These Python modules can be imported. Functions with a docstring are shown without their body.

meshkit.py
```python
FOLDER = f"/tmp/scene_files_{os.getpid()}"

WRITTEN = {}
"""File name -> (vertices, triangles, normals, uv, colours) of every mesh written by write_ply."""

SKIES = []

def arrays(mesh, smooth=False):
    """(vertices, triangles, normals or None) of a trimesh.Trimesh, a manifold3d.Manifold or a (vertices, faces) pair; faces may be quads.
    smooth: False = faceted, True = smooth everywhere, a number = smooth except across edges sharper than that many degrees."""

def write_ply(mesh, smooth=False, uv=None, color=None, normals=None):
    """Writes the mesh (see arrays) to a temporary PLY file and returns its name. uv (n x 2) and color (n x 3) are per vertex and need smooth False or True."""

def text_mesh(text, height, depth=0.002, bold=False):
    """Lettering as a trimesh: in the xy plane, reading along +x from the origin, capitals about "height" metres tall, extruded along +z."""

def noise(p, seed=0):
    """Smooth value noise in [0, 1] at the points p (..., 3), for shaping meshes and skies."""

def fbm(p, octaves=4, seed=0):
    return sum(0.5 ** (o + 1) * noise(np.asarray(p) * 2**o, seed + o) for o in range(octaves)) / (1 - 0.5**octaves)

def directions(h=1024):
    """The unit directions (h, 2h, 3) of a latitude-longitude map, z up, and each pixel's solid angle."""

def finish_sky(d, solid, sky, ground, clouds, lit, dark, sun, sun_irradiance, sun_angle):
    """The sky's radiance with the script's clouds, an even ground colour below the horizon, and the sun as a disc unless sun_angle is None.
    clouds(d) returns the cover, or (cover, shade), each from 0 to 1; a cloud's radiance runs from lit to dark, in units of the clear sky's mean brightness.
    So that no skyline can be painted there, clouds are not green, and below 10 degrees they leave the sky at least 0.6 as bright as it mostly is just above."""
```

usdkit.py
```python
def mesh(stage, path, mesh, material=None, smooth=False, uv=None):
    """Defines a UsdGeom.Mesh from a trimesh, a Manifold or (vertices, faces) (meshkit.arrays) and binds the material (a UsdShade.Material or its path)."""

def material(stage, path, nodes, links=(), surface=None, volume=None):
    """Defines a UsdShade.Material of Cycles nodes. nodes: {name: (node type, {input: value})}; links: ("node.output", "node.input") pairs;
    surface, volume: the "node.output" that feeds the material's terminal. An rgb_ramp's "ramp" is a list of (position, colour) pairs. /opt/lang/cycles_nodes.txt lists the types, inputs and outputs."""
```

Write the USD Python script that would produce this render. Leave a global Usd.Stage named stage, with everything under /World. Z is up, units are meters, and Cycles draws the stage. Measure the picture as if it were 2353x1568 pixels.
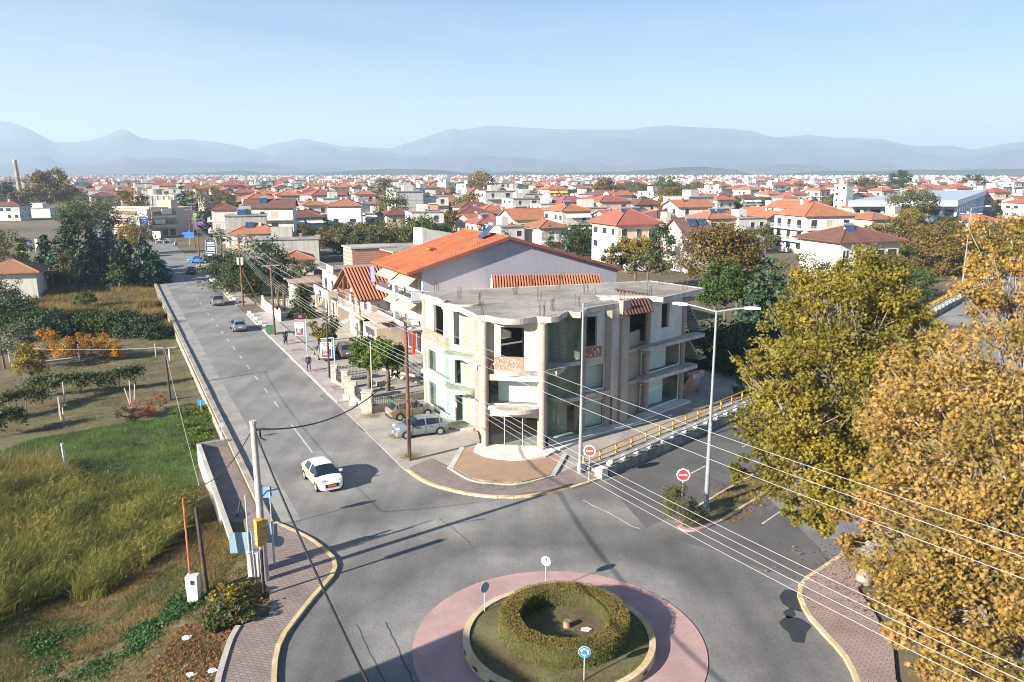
import math, random
import numpy as np, trimesh, usdkit, meshkit, manifold3d
from shapely.geometry import Polygon, Point, LineString, box as sbox
from shapely.ops import unary_union
from pxr import Usd, UsdGeom, UsdLux, UsdShade, Gf, Sdf, Vt
rnd = random.Random(7); nr = np.random.default_rng(7)
stage = Usd.Stage.CreateInMemory()
UsdGeom.SetStageUpAxis(stage, 'Z'); UsdGeom.SetStageMetersPerUnit(stage, 1.0)
UsdGeom.Xform.Define(stage, '/World'); UsdGeom.Scope.Define(stage, '/World/Looks')
# ---- camera, sky, sun, exposure
CAM_H, FPX, CX, CY, HOR = 20.0, 1830.0, 1176.5, 784.0, 399.0
PITCH = math.atan((CY - HOR) / FPX)
cam = UsdGeom.Camera.Define(stage, '/World/camera')
cam.AddTranslateOp().Set((0, 0, CAM_H)); cam.AddRotateXOp().Set(90 - math.degrees(PITCH))
cam.CreateHorizontalApertureAttr(36.0); cam.CreateFocalLengthAttr(36.0 * FPX / 2353); cam.CreateClippingRangeAttr((0.1, 60000.0))
cam.CreateExposureAttr(1.85)
SUN_AZ, SUN_EL = math.radians(232.5), math.radians(22.0)     # azimuth of the sun, clockwise from +y
M = lambda n: f'/World/Looks/{n}'
sky = usdkit.material(stage, M('sky'), {
    'sky': ('sky_texture', dict(sky_type='single_scattering', sun_disc=False, sun_elevation=SUN_EL, sun_rotation=SUN_AZ, air_density=1.0, aerosol_density=0.35, ozone_density=2.2, altitude=50.0)),
    'tc': ('texture_coordinate', {}),
    'map': ('mapping', dict(rotation=(0, 0, 0.5), scale=(1.1, 3.2, 9.0))),
    'n': ('noise_texture', dict(scale=1.6, detail=7, roughness=0.62, distortion=0.6)),
    'r': ('rgb_ramp', dict(ramp=[(0, (0, 0, 0)), (0.46, (0, 0, 0)), (0.72, (0.45, 0.45, 0.45)), (1, (0.4, 0.4, 0.4))])),
    'sat': ('hsv', dict(saturation=1.3, value=0.97)), 'tint': ('mix_color', dict(blend_type='multiply', fac=1.0, b=(1.0, 0.925, 1.0), use_clamp=False)), 'mix': ('mix_color', dict(b=(4.6, 4.75, 4.9))), 'bg': ('background_shader', dict(strength=0.040))},
    [('tc.generated', 'map.vector'), ('map.vector', 'n.vector'), ('n.fac', 'r.fac'), ('r.color', 'mix.fac'), ('sky.color', 'sat.color'), ('sat.color', 'tint.a'), ('tint.result', 'mix.a'), ('mix.result', 'bg.color')], surface='bg.background')
dome = UsdLux.DomeLight.Define(stage, '/World/sky')
UsdShade.MaterialBindingAPI.Apply(dome.GetPrim()).Bind(sky)
dome.GetPrim().SetCustomDataByKey('kind', 'structure')
sun = UsdLux.DistantLight.Define(stage, '/World/sun')
sun.CreateIntensityAttr(1.25); sun.CreateAngleAttr(0.53); sun.CreateNormalizeAttr(True); sun.CreateColorAttr((1.0, 0.92, 0.80))
sun.AddRotateZOp().Set(180 - math.degrees(SUN_AZ)); sun.AddRotateXOp().Set(90 - math.degrees(SUN_EL))
# ---- pixel of the 2353-wide photograph -> point of the world at height z
def g(px, py, z=0.0):
    c, s = math.cos(PITCH), math.sin(PITCH); a, b = (px - CX) / FPX, (py - CY) / FPX
    d = (a, c - b * s, -s - b * c); t = (z - CAM_H) / d[2]
    return np.array([d[0] * t, d[1] * t])
def at(px, py, z=0.0):
    p = g(px, py, z); return np.array([p[0], p[1], z])
def by_depth(px, py, zc):      # the point on the pixel's ray at depth zc along the view axis
    c, s = math.cos(PITCH), math.sin(PITCH); a, b = (px - CX) / FPX, (py - CY) / FPX
    return np.array([a * zc, (c - b * s) * zc, CAM_H + (-s - b * c) * zc])
def frame(o, az):
    az = math.radians(az); u = np.array([math.sin(az), math.cos(az)]); n = np.array([u[1], -u[0]])
    return lambda s, t: np.asarray(o) + u * s + n * t
AZ1, AZ2 = -26.7, 43.2
R1 = frame((-13.807, 43.212), AZ1)      # along the left road: s away from the roundabout, t across from its left edge
R2 = frame((6.263, 50.392), AZ2)        # along the right dual carriageway, t from its left wall
# ---- objects
used, origin = {}, {}
def path_for(name, parent=None):
    base = (parent or '/World') + '/' + name; k = used.get(base, -1) + 1; used[base] = k
    return base if k == 0 else f'{base}_{k:03d}'
def data(prim, label=None, cat=None, group=None, kind=None):
    for k, v in (('label', label), ('category', cat), ('group', group), ('kind', kind)):
        if v: prim.SetCustomDataByKey(k, v)
    return prim
def thing(name, label, cat, loc=(0, 0, 0), rot=0.0, group=None, kind=None, scale=1.0):
    p = path_for(name); x = UsdGeom.Xform.Define(stage, p)
    loc = tuple(float(v) for v in (list(loc) + [0])[:3])
    x.AddTranslateOp().Set(Gf.Vec3d(*loc)); x.AddRotateZOp().Set(float(rot))
    if scale != 1.0: x.AddScaleOp().Set(Gf.Vec3f(scale, scale, scale))
    data(x.GetPrim(), label, cat, group, kind); origin[p] = loc
    return p
def copy_of(src, name, label, cat, loc, rot=0.0, group=None, scale=1.0, kind=None):
    p = thing(name, label, cat, loc, rot, group, kind, scale); pr = stage.GetPrimAtPath(p)
    pr.GetReferences().AddInternalReference(Sdf.Path(src)); pr.SetInstanceable(True)
    return p
def klass(name):
    p = '/World/Looks/' + name if False else '/World/' + name
    stage.CreateClassPrim(p); origin[p] = (0, 0, 0); return p
class MB:
    def __init__(s): s.v, s.f, s.n = [], [], 0
    def add(s, v, f):
        v = np.asarray(v, float).reshape(-1, 3); f = np.asarray(f, int)
        if f.size == 0: return s
        if f.shape[1] == 4: f = np.vstack([f[:, [0, 1, 2]], f[:, [0, 2, 3]]])
        s.v.append(v); s.f.append(f + s.n); s.n += len(v); return s
    def mesh(s, m): return s.add(m.vertices, m.faces)
    def box(s, x0, y0, z0, x1, y1, z1):
        x0, x1 = sorted((x0, x1)); y0, y1 = sorted((y0, y1)); z0, z1 = sorted((z0, z1))
        v = [(x, y, z) for x in (x0, x1) for y in (y0, y1) for z in (z0, z1)]
        return s.add(v, [(0, 1, 3, 2), (4, 6, 7, 5), (0, 4, 5, 1), (2, 3, 7, 6), (0, 2, 6, 4), (1, 5, 7, 3)])
    def bar(s, a, b, w, h=None, up=(0, 0, 1)):        # a rectangular bar from a to b, w across, h along up
        a, b = np.asarray(a, float), np.asarray(b, float); h = h or w; d = b - a; d = d / np.linalg.norm(d)
        r = np.cross(d, up)
        if np.linalg.norm(r) < 1e-6: r = np.cross(d, (1, 0, 0))
        r = r / np.linalg.norm(r); q = np.cross(r, d)
        v = [p + r * i * w / 2 + q * j * h / 2 for p in (a, b) for i, j in ((-1, -1), (1, -1), (1, 1), (-1, 1))]
        return s.add(v, [(0, 1, 2, 3), (7, 6, 5, 4), (0, 4, 5, 1), (1, 5, 6, 2), (2, 6, 7, 3), (3, 7, 4, 0)])
    def tube(s, pts, r, sides=8, caps=True):
        p = np.asarray(pts, float); n = len(p); t = np.gradient(p, axis=0); t /= np.linalg.norm(t, axis=1, keepdims=True) + 1e-12
        a = np.cross(t, np.where(np.abs(t[:, 2:]) < 0.95, [0, 0, 1.0], [1.0, 0, 0])); a /= np.linalg.norm(a, axis=1, keepdims=True) + 1e-12
        b = np.cross(t, a); an = np.arange(sides) * 2 * np.pi / sides; r = np.broadcast_to(r, (n,))
        v = (p[:, None] + r[:, None, None] * (np.cos(an)[None, :, None] * a[:, None] + np.sin(an)[None, :, None] * b[:, None])).reshape(-1, 3)
        f = [(i * sides + j, i * sides + (j + 1) % sides, (i + 1) * sides + (j + 1) % sides, (i + 1) * sides + j) for i in range(n - 1) for j in range(sides)]
        s.add(v, f)
        if caps:
            for e, k in ((0, p[0]), (n - 1, p[-1])):
                ring = v[e * sides:(e + 1) * sides]; s.add(np.vstack([ring, k]), [(j, (j + 1) % sides, sides) for j in range(sides)])
        return s
    def cyl(s, c, r, z0, z1, sides=16, r2=None): return s.tube([(c[0], c[1], z0), (c[0], c[1], z1)], [r, r if r2 is None else r2], sides)
    def prism(s, poly, z0, z1, sides=True, bottom=False):      # shapely polygon (or points) extruded between z0 and z1
        poly = poly if hasattr(poly, 'geom_type') else Polygon([tuple(q[:2]) for q in poly])
        for pg in getattr(poly, 'geoms', [poly]):
            if pg.geom_type != 'Polygon' or pg.area < 1e-6: continue
            pg = pg.buffer(0)
            for q in getattr(pg, 'geoms', [pg]):
                v, f = trimesh.creation.triangulate_polygon(q, engine='earcut')
                f = np.asarray(f); a = v[f]; neg = np.cross(a[:, 1] - a[:, 0], a[:, 2] - a[:, 0]) < 0; f[neg] = f[neg][:, ::-1]
                s.add(np.c_[v, np.full(len(v), z1)], f)
                if bottom: s.add(np.c_[v, np.full(len(v), z0)], f[:, ::-1])
                if sides:
                    for ring in [q.exterior] + list(q.interiors):
                        c = np.array(ring.coords)[:-1]
                        if (ring is q.exterior) != ring.is_ccw: c = c[::-1]
                        m = len(c); s.add(np.vstack([np.c_[c, np.full(m, z0)], np.c_[c, np.full(m, z1)]]), [(i, (i + 1) % m, m + (i + 1) % m, m + i) for i in range(m)])
        return s
    def band(s, line, w0, w1, z0, z1, closed=False):      # a wall or kerb following a plan line, from offset w0 to w1 (left is positive), z0 to z1
        p = np.asarray(line, float)[:, :2]; m = len(p)
        t = (np.roll(p, -1, 0) - np.roll(p, 1, 0)) if closed else np.gradient(p, axis=0)
        t /= np.linalg.norm(t, axis=1, keepdims=True); q = np.c_[-t[:, 1], t[:, 0]]
        z0, z1 = np.broadcast_to(z0, (m,)), np.broadcast_to(z1, (m,))
        a, b = p + q * w0, p + q * w1
        v = np.vstack([np.c_[a, z0], np.c_[a, z1], np.c_[b, z1], np.c_[b, z0]]); f = []
        for i in range(m if closed else m - 1):
            j = (i + 1) % m
            f += [(k * m + i, k * m + j, (k + 1) % 4 * m + j, (k + 1) % 4 * m + i) for k in range(4)]
        if not closed: f += [(0, m, 2 * m, 3 * m), (m - 1, 4 * m - 1, 3 * m - 1, 2 * m - 1)]
        return s.add(v, np.array(f)[:, ::-1] if w1 > w0 else f)
    def build(s, name, mat, parent=None, smooth=False, world=False, label=None, cat=None, group=None, kind=None):
        v, f = np.vstack(s.v), np.vstack(s.f); k_, inv_ = np.unique(f, return_inverse=True); v, f = v[k_], inv_.reshape(f.shape)
        if world and parent: v = v - np.array(origin[parent])
        p = path_for(name, parent)
        m = usdkit.mesh(stage, p, trimesh.Trimesh(v, f, process=False), UsdShade.Material.Define(stage, M(mat)), smooth=smooth)
        data(m.GetPrim(), label, cat, group, kind)
        origin[p] = origin.get(parent, (0, 0, 0)); return p
# ---- materials
def pm(name, c, rough=0.8, var=0.12, scale=0.8, fine=0.1, fscale=14, c2=None, bump=0.0, bscale=30, metal=0.0, spec=0.4, stretch=None, stain=0.0, coat=0.0, rand=0.0):
    c = np.array(c, float); lo = c * (1 - var); hi = np.array(c2, float) if c2 is not None else np.minimum(c * (1 + var), 1)
    N = {'geo': ('geometry', {}), 'n': ('noise_texture', dict(scale=scale, detail=4, roughness=0.6)), 'r': ('rgb_ramp', dict(ramp=[(0, lo), (0.34, lo), (0.66, hi), (1, hi)])),
         'n2': ('noise_texture', dict(scale=fscale, detail=3, roughness=0.65)), 'r2': ('rgb_ramp', dict(ramp=[(0, (1 - fine * 2,) * 3), (0.5, (1, 1, 1)), (1, (1 + fine,) * 3)])),
         'mul': ('mix_color', dict(blend_type='multiply', fac=1.0, use_clamp=False)), 'p': ('principled_bsdf', dict(roughness=rough, metallic=metal, specular_ior_level=spec, coat_weight=coat))}
    L = [('n.fac', 'r.fac'), ('n2.fac', 'r2.fac'), ('r.color', 'mul.a'), ('r2.color', 'mul.b')]
    if stretch:
        N['map'] = ('mapping', dict(scale=stretch)); L += [('geo.position', 'map.vector'), ('map.vector', 'n.vector'), ('geo.position', 'n2.vector')]
    else: L += [('geo.position', 'n.vector'), ('geo.position', 'n2.vector')]
    out = 'mul.result'
    if stain:      # dark run marks down walls, and weathering
        N['ms'] = ('mapping', dict(scale=(1.6, 1.6, 0.12))); N['ns'] = ('noise_texture', dict(scale=1.3, detail=6, roughness=0.7))
        N['rs'] = ('rgb_ramp', dict(ramp=[(0, (1 - stain,) * 3), (0.36, (1 - stain * 0.8,) * 3), (0.56, (1, 1, 1)), (1, (1, 1, 1))])); N['m2'] = ('mix_color', dict(blend_type='multiply', fac=1.0))
        L += [('geo.position', 'ms.vector'), ('ms.vector', 'ns.vector'), ('ns.fac', 'rs.fac'), (out, 'm2.a'), ('rs.color', 'm2.b')]; out = 'm2.result'
    if rand:
        N['oi'] = ('object_info', {}); N['ro'] = ('rgb_ramp', dict(ramp=[(0, (1 - rand,) * 3), (1, (1 + rand,) * 3)])); N['m3'] = ('mix_color', dict(blend_type='multiply', fac=1.0, use_clamp=False))
        L += [('oi.random', 'ro.fac'), (out, 'm3.a'), ('ro.color', 'm3.b')]; out = 'm3.result'
    L.append((out, 'p.base_color'))
    if bump:
        N['nb'] = ('noise_texture', dict(scale=bscale, detail=4)); N['b'] = ('bump', dict(strength=min(1, bump), distance=0.02)); L += [('geo.position', 'nb.vector'), ('nb.fac', 'b.height'), ('b.normal', 'p.normal')]
    usdkit.material(stage, M(name), N, L, surface='p.BSDF')
def leafm(name, ramp, trans=0.3, rough=0.55, var=0.25, vscale=0.5, gain=1.0):
    ramp = [(p_, tuple(min(.75, c_ * gain) for c_ in k_)) for p_, k_ in ramp]
    usdkit.material(stage, M(name), {'g': ('geometry', {}), 'r': ('rgb_ramp', dict(ramp=ramp)), 'n': ('noise_texture', dict(scale=vscale, detail=2)),
        'add': ('math', dict(math_type='multiply_add', value2=0.62)), 'sc': ('math', dict(math_type='multiply_add', value2=0.9, value3=-0.26)),
        'p': ('principled_bsdf', dict(roughness=rough, specular_ior_level=0.25)), 't': ('translucent_bsdf', {}), 'm': ('mix_closure', dict(fac=trans))},
        [('g.random_per_island', 'add.value1'), ('g.position', 'n.vector'), ('n.fac', 'sc.value1'), ('sc.value', 'add.value3'), ('add.value', 'r.fac'), ('r.color', 'p.base_color'), ('r.color', 't.color'), ('p.BSDF', 'm.closure1'), ('t.BSDF', 'm.closure2')], surface='m.closure')
def brickm(name, c1, c2, mortar, az, w=0.3, h=0.12, rough=0.85, ms=0.02):      # bricks in the plane of a wall that runs along azimuth az
    usdkit.material(stage, M(name), {'g': ('geometry', {}), 'm': ('mapping', dict(rotation=(0, 0, math.radians(az - 90)))), 's': ('separate_xyz', {}), 'c': ('combine_xyz', {}),
        'b': ('brick_texture', dict(color1=c1, color2=c2, mortar=mortar, scale=1.0, brick_width=w, row_height=h, mortar_size=ms, bias=-0.1)), 'n': ('noise_texture', dict(scale=2.0, detail=5)),
        'r': ('rgb_ramp', dict(ramp=[(0, (0.75,) * 3), (0.6, (1, 1, 1)), (1, (1.15,) * 3)])), 'x': ('mix_color', dict(blend_type='multiply', fac=1.0)), 'p': ('principled_bsdf', dict(roughness=rough))},
        [('g.position', 'm.vector'), ('m.vector', 's.vector'), ('s.x', 'c.x'), ('s.z', 'c.y'), ('c.vector', 'b.vector'), ('g.position', 'n.vector'), ('n.fac', 'r.fac'), ('b.color', 'x.a'), ('r.color', 'x.b'), ('x.result', 'p.base_color')], surface='p.BSDF')
def glassm(name, tint, refl=1.5, rough=0.02):
    usdkit.material(stage, M(name), {'t': ('transparent_bsdf', dict(color=tint)), 'gl': ('glossy_bsdf', dict(color=(0.95, 1, 0.98), roughness=rough)), 'f': ('layer_weight', dict(blend=.5)), 'w': ('math', dict(math_type='power', value2=4.0)), 'k': ('math', dict(math_type='multiply_add', value2=.85, value3=(refl - 1) * .14)), 'm': ('mix_closure', {})},
        [('f.facing', 'w.value1'), ('w.value', 'k.value1'), ('k.value', 'm.fac'), ('t.BSDF', 'm.closure1'), ('gl.BSDF', 'm.closure2')], surface='m.closure')
# ---- ground, roads, pavements
def structure(mb, name, mat, smooth=False): return mb.build(name, mat, smooth=smooth, kind='structure')
def pxs(pts, z=0.0): return [tuple(g(x, y, z)) for x, y in pts]
def smooth_line(pts, n=8):
    p = np.asarray(pts, float); q = []
    for i in range(len(p) - 1):
        a, b, c, d = p[max(i - 1, 0)], p[i], p[i + 1], p[min(i + 2, len(p) - 1)]
        for t in np.linspace(0, 1, n, endpoint=False): q.append(0.5 * (2 * b + (c - a) * t + (2 * a - 5 * b + 4 * c - d) * t * t + (3 * b - a - 3 * c + d) * t ** 3))
    q.append(p[-1]); return np.array(q)
RC = np.array([2.03, 31.24])      # centre of the roundabout
pm('earth', (0.115, 0.105, 0.06), 0.95, 0.4, 0.02, 0.2, 3, c2=(0.17, 0.13, 0.075))
pm('soil', (0.17, 0.12, 0.065), 0.95, 0.45, 0.5, 0.4, 5, c2=(0.13, 0.125, 0.055), bump=1.0, bscale=9)
pm('wall_old', (0.30, 0.275, 0.235), 0.9, 0.25, 0.6, 0.2, 6, stain=0.35)
pm('concrete', (0.40, 0.39, 0.35), 0.85, 0.16, 0.35, 0.1, 9, stain=0.12)
pm('concrete_floor', (0.30, 0.28, 0.25), 0.88, 0.2, 0.3, 0.12, 8, bump=0.2)
pm('old_concrete', (0.27, 0.26, 0.24), 0.9, 0.3, 0.5, 0.2, 6, stain=0.35)
pm('kerb_yellow', (0.56, 0.42, 0.19), 0.7, 0.25, 1.3, 0.2, 12, c2=(0.55, 0.47, 0.31))
pm('kerb_grey', (0.4, 0.38, 0.34), 0.85, 0.2, 1.0, 0.15, 12)
pm('line_paint', (0.42, 0.41, 0.39), 0.7, 0.3, 2.5, 0.3, 12)
pm('pink_concrete', (0.37, 0.245, 0.235), 0.8, 0.16, 0.5, 0.1, 7, stretch=(1, 1, 1))
pm('brown_screed', (0.30, 0.20, 0.135), 0.9, 0.1, 0.7, 0.08, 30)
pm('marble', (0.6, 0.56, 0.5), 0.6, 0.14, 0.8, 0.1, 9)
pm('crack', (0.07, 0.07, 0.07), 0.9, 0.2)
pm('wet_stain', (0.03, 0.027, 0.024), 0.28, 0.2, 1.5, spec=0.5)
# asphalt: worn, patchy, darker where the wheels run round the island
usdkit.material(stage, M('asphalt'), {'g': ('geometry', {}), 'n1': ('noise_texture', dict(scale=0.16, detail=6, roughness=0.65, distortion=0.1)), 'r1': ('rgb_ramp', dict(ramp=[(0.28, (0.135, 0.131, 0.127)), (0.5, (0.19, 0.186, 0.18)), (0.72, (0.275, 0.265, 0.25))])),
    'd': ('vector_math', dict(math_type='distance', vector2=(2.03, 31.24, 0.0))), 'nd': ('noise_texture', dict(scale=0.22, detail=4)), 'dd': ('math', dict(math_type='multiply_add', value2=5.0)), 'r2': ('rgb_ramp', dict(ramp=[(0, (1, 1, 1)), (0.36, (1, 1, 1)), (0.44, (0.58, 0.58, 0.6)), (0.54, (0.72, 0.72, 0.73)), (0.62, (1.12, 1.12, 1.1)), (0.72, (0.7, 0.7, 0.72)), (0.85, (1, 1, 1)), (1, (1, 1, 1))])), 'dv': ('math', dict(math_type='multiply', value2=1 / 27.0)),
    'mr': ('mapping', dict(rotation=(0, 0, math.radians(-AZ1)), scale=(0.9, 0.03, 1))), 'n4': ('noise_texture', dict(scale=0.8, detail=3)), 'r4': ('rgb_ramp', dict(ramp=[(0.3, (0.82,) * 3), (0.55, (1, 1, 1)), (0.7, (1.08,) * 3)])),
    'n3': ('noise_texture', dict(scale=7, detail=6, roughness=0.85)), 'r3': ('rgb_ramp', dict(ramp=[(0.3, (0.68,) * 3), (0.5, (1, 1, 1)), (0.7, (1.3,) * 3)])),
    'm1': ('mix_color', dict(blend_type='multiply', fac=1.0, use_clamp=False)), 'm2': ('mix_color', dict(blend_type='multiply', fac=1.0, use_clamp=False)), 'm3': ('mix_color', dict(blend_type='multiply', fac=1.0, use_clamp=False)), 'p': ('principled_bsdf', dict(roughness=0.82, specular_ior_level=0.35)), 'b': ('bump', dict(strength=0.5, distance=0.01))},
    [('g.position', 'n1.vector'), ('n1.fac', 'r1.fac'), ('g.position', 'd.vector1'), ('g.position', 'nd.vector'), ('nd.fac', 'dd.value1'), ('d.value', 'dd.value3'), ('dd.value', 'dv.value1'), ('dv.value', 'r2.fac'), ('g.position', 'n3.vector'), ('n3.fac', 'r3.fac'),
     ('g.position', 'mr.vector'), ('mr.vector', 'n4.vector'), ('n4.fac', 'r4.fac'), ('r4.color', 'm3.b'), ('m2.result', 'm3.a'),
     ('r1.color', 'm1.a'), ('r2.color', 'm1.b'), ('m1.result', 'm2.a'), ('r3.color', 'm2.b'), ('m3.result', 'p.base_color'), ('n3.fac', 'b.height'), ('b.normal', 'p.normal')], surface='p.BSDF')
pm('new_asphalt', (0.098, 0.094, 0.09), 0.8, 0.2, 0.2, 0.12, 20, c2=(0.125, 0.12, 0.115))
def paverm(name, c1, c2, mortar, rot, w, h):
    usdkit.material(stage, M(name), {'g': ('geometry', {}), 'm': ('mapping', dict(rotation=(0, 0, math.radians(rot)))), 'b': ('brick_texture', dict(color1=c1, color2=c2, mortar=mortar, scale=1.0, brick_width=w, row_height=h, mortar_size=0.016)), 'n': ('noise_texture', dict(scale=0.7, detail=5)),
        'r': ('rgb_ramp', dict(ramp=[(0.25, (0.72,) * 3), (0.55, (1, 1, 1)), (0.8, (1.15,) * 3)])), 'x': ('mix_color', dict(blend_type='multiply', fac=1.0, use_clamp=False)), 'p': ('principled_bsdf', dict(roughness=0.85))},
        [('g.position', 'm.vector'), ('m.vector', 'b.vector'), ('g.position', 'n.vector'), ('n.fac', 'r.fac'), ('b.color', 'x.a'), ('r.color', 'x.b'), ('x.result', 'p.base_color')], surface='p.BSDF')
paverm('brick_pavers', (0.26, 0.205, 0.185), (0.215, 0.17, 0.16), (0.11, 0.09, 0.08), 12, 0.34, 0.17)
paverm('brick_pavers_right', (0.33, 0.235, 0.2), (0.28, 0.2, 0.175), (0.15, 0.11, 0.1), 35, 0.34, 0.17)
paverm('pavement_slabs', (0.35, 0.325, 0.30), (0.31, 0.285, 0.27), (0.3, 0.27, 0.25), -AZ1, 0.5, 0.5)
paverm('red_slabs', (0.29, 0.19, 0.18), (0.26, 0.165, 0.16), (0.3, 0.24, 0.23), -AZ1, 0.5, 0.5)

FIELD = Polygon([R1(s, t) for s, t in ((-60, 4), (-12, 4), (-6, -0.6), (127, -0.6), (127, -95), (-60, -95))])
big = Polygon([(-14000, -3000), (14000, -3000), (14000, 16000), (-14000, 16000)])
# left kerb line round the corner, and the pavement behind it
KL = smooth_line(pxs([(632, 1205), (672, 1222), (714, 1243), (762, 1281), (771, 1304), (762, 1328), (724, 1370), (682, 1422), (648, 1470), (634, 1512), (630, 1568), (640, 1760)]))
PLIN = pxs([(480, 1760), (504, 1568), (522, 1505), (547, 1447), (590, 1430), (618, 1420), (624, 1390), (612, 1345), (596, 1290), (566, 1235), (560, 1200), (590, 1170)])
pav_left = Polygon(list(map(tuple, KL)) + PLIN).buffer(0)
def field_z(p):
    p = np.atleast_2d(np.asarray(p, float)); u = np.array([math.sin(math.radians(AZ1)), math.cos(math.radians(AZ1))]); w = p - np.array(R1(0, 0)); s = w @ u; t = w @ np.array([u[1], -u[0]])
    ex = np.array(PLIN); d = np.min(np.linalg.norm(p[:, None] - ex[None], axis=2), axis=1)
    sm = lambda x: np.clip(x, 0, 1) ** 2 * (3 - 2 * np.clip(x, 0, 1))
    z = -1.3 * sm((d - 0.5) / 9.0) ; z = np.where(s > 2, np.minimum(z, -1.05), z)
    z = z * (1 - 0.8 * sm((s - 100) / 25.0)) * (1 - sm((-t - 75) / 18)) * (1 - sm((-s - 45) / 14))
    return z + 0.28 * (meshkit.fbm(np.c_[p * 0.35, np.zeros(len(p))], 3, 5) - 0.5) * np.minimum(1, d / 3)
xs = np.arange(-140, 10, 0.9); ys = np.arange(-14, 190, 0.9); gx, gy = np.meshgrid(xs, ys); pts = np.c_[gx.ravel(), gy.ravel()]
import shapely
ins = shapely.contains_xy(FIELD.buffer(0.9), pts[:, 0], pts[:, 1]).reshape(gx.shape)
zz = field_z(pts) - 0.03; idx = np.arange(len(pts)).reshape(gx.shape)
ok = ins[:-1, :-1] & ins[1:, :-1] & ins[:-1, 1:] & ins[1:, 1:]
q = np.stack([idx[:-1, :-1], idx[:-1, 1:], idx[1:, 1:], idx[1:, :-1]], -1)[ok]
mb = MB(); mb.add(np.c_[pts, zz], q); structure(mb, 'field', 'soil', smooth=True)

road_l = Polygon([R1(-3, 0), R1(230, 0), R1(230, 9.6), R1(4, 9.6), R1(-12, 9.6)])
cross = Polygon([R1(150, -0.5), R1(158, -8), R1(163, -60), R1(173, -60), R1(173, 90), R1(163, 90), R1(161, 16), R1(152, 9)])
KR = smooth_line(pxs([(937, 1082), (979, 1110), (1050, 1132), (1121, 1142.7), (1195, 1144), (1296, 1128), (1358, 1109), (1391, 1099)]))
KRR = np.vstack([[R2(90, 15.7)], [R2(40, 15.7)], smooth_line(pxs([(1930, 1283), (1885, 1312), (1848, 1338), (1837, 1358), (1838, 1376), (1857, 1416), (1898, 1463), (1940, 1510), (1969, 1568), (2010, 1700)]))])
centre = Polygon(list(map(tuple, KL[::-1])) + [tuple(R1(-2, 0)), tuple(R1(12, 0)), tuple(R1(12, 9.6))] + list(map(tuple, KR)) + [tuple(R2(14, 0)), tuple(R2(14, 15.7))] + list(map(tuple, KRR[2:])) + [(16, 14), (18, -20), (-14, -20), (-9, 14)]).buffer(0)
road = unary_union([road_l, cross, centre.buffer(0.01)]).buffer(0)
mb = MB(); mb.prism(big.difference(FIELD).difference(Polygon([R2(-4, -0.3), R2(95, -0.3), R2(95, 16), R2(-4, 16)])), -0.04, -0.04, sides=False); structure(mb, 'ground', 'earth')
mb = MB(); mb.prism(road.difference(Polygon([R2(5, 0.0), R2(80, 0.0), R2(80, 15.7), R2(5, 15.7)])), -0.5, 0.0); structure(mb, 'road', 'asphalt')
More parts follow.
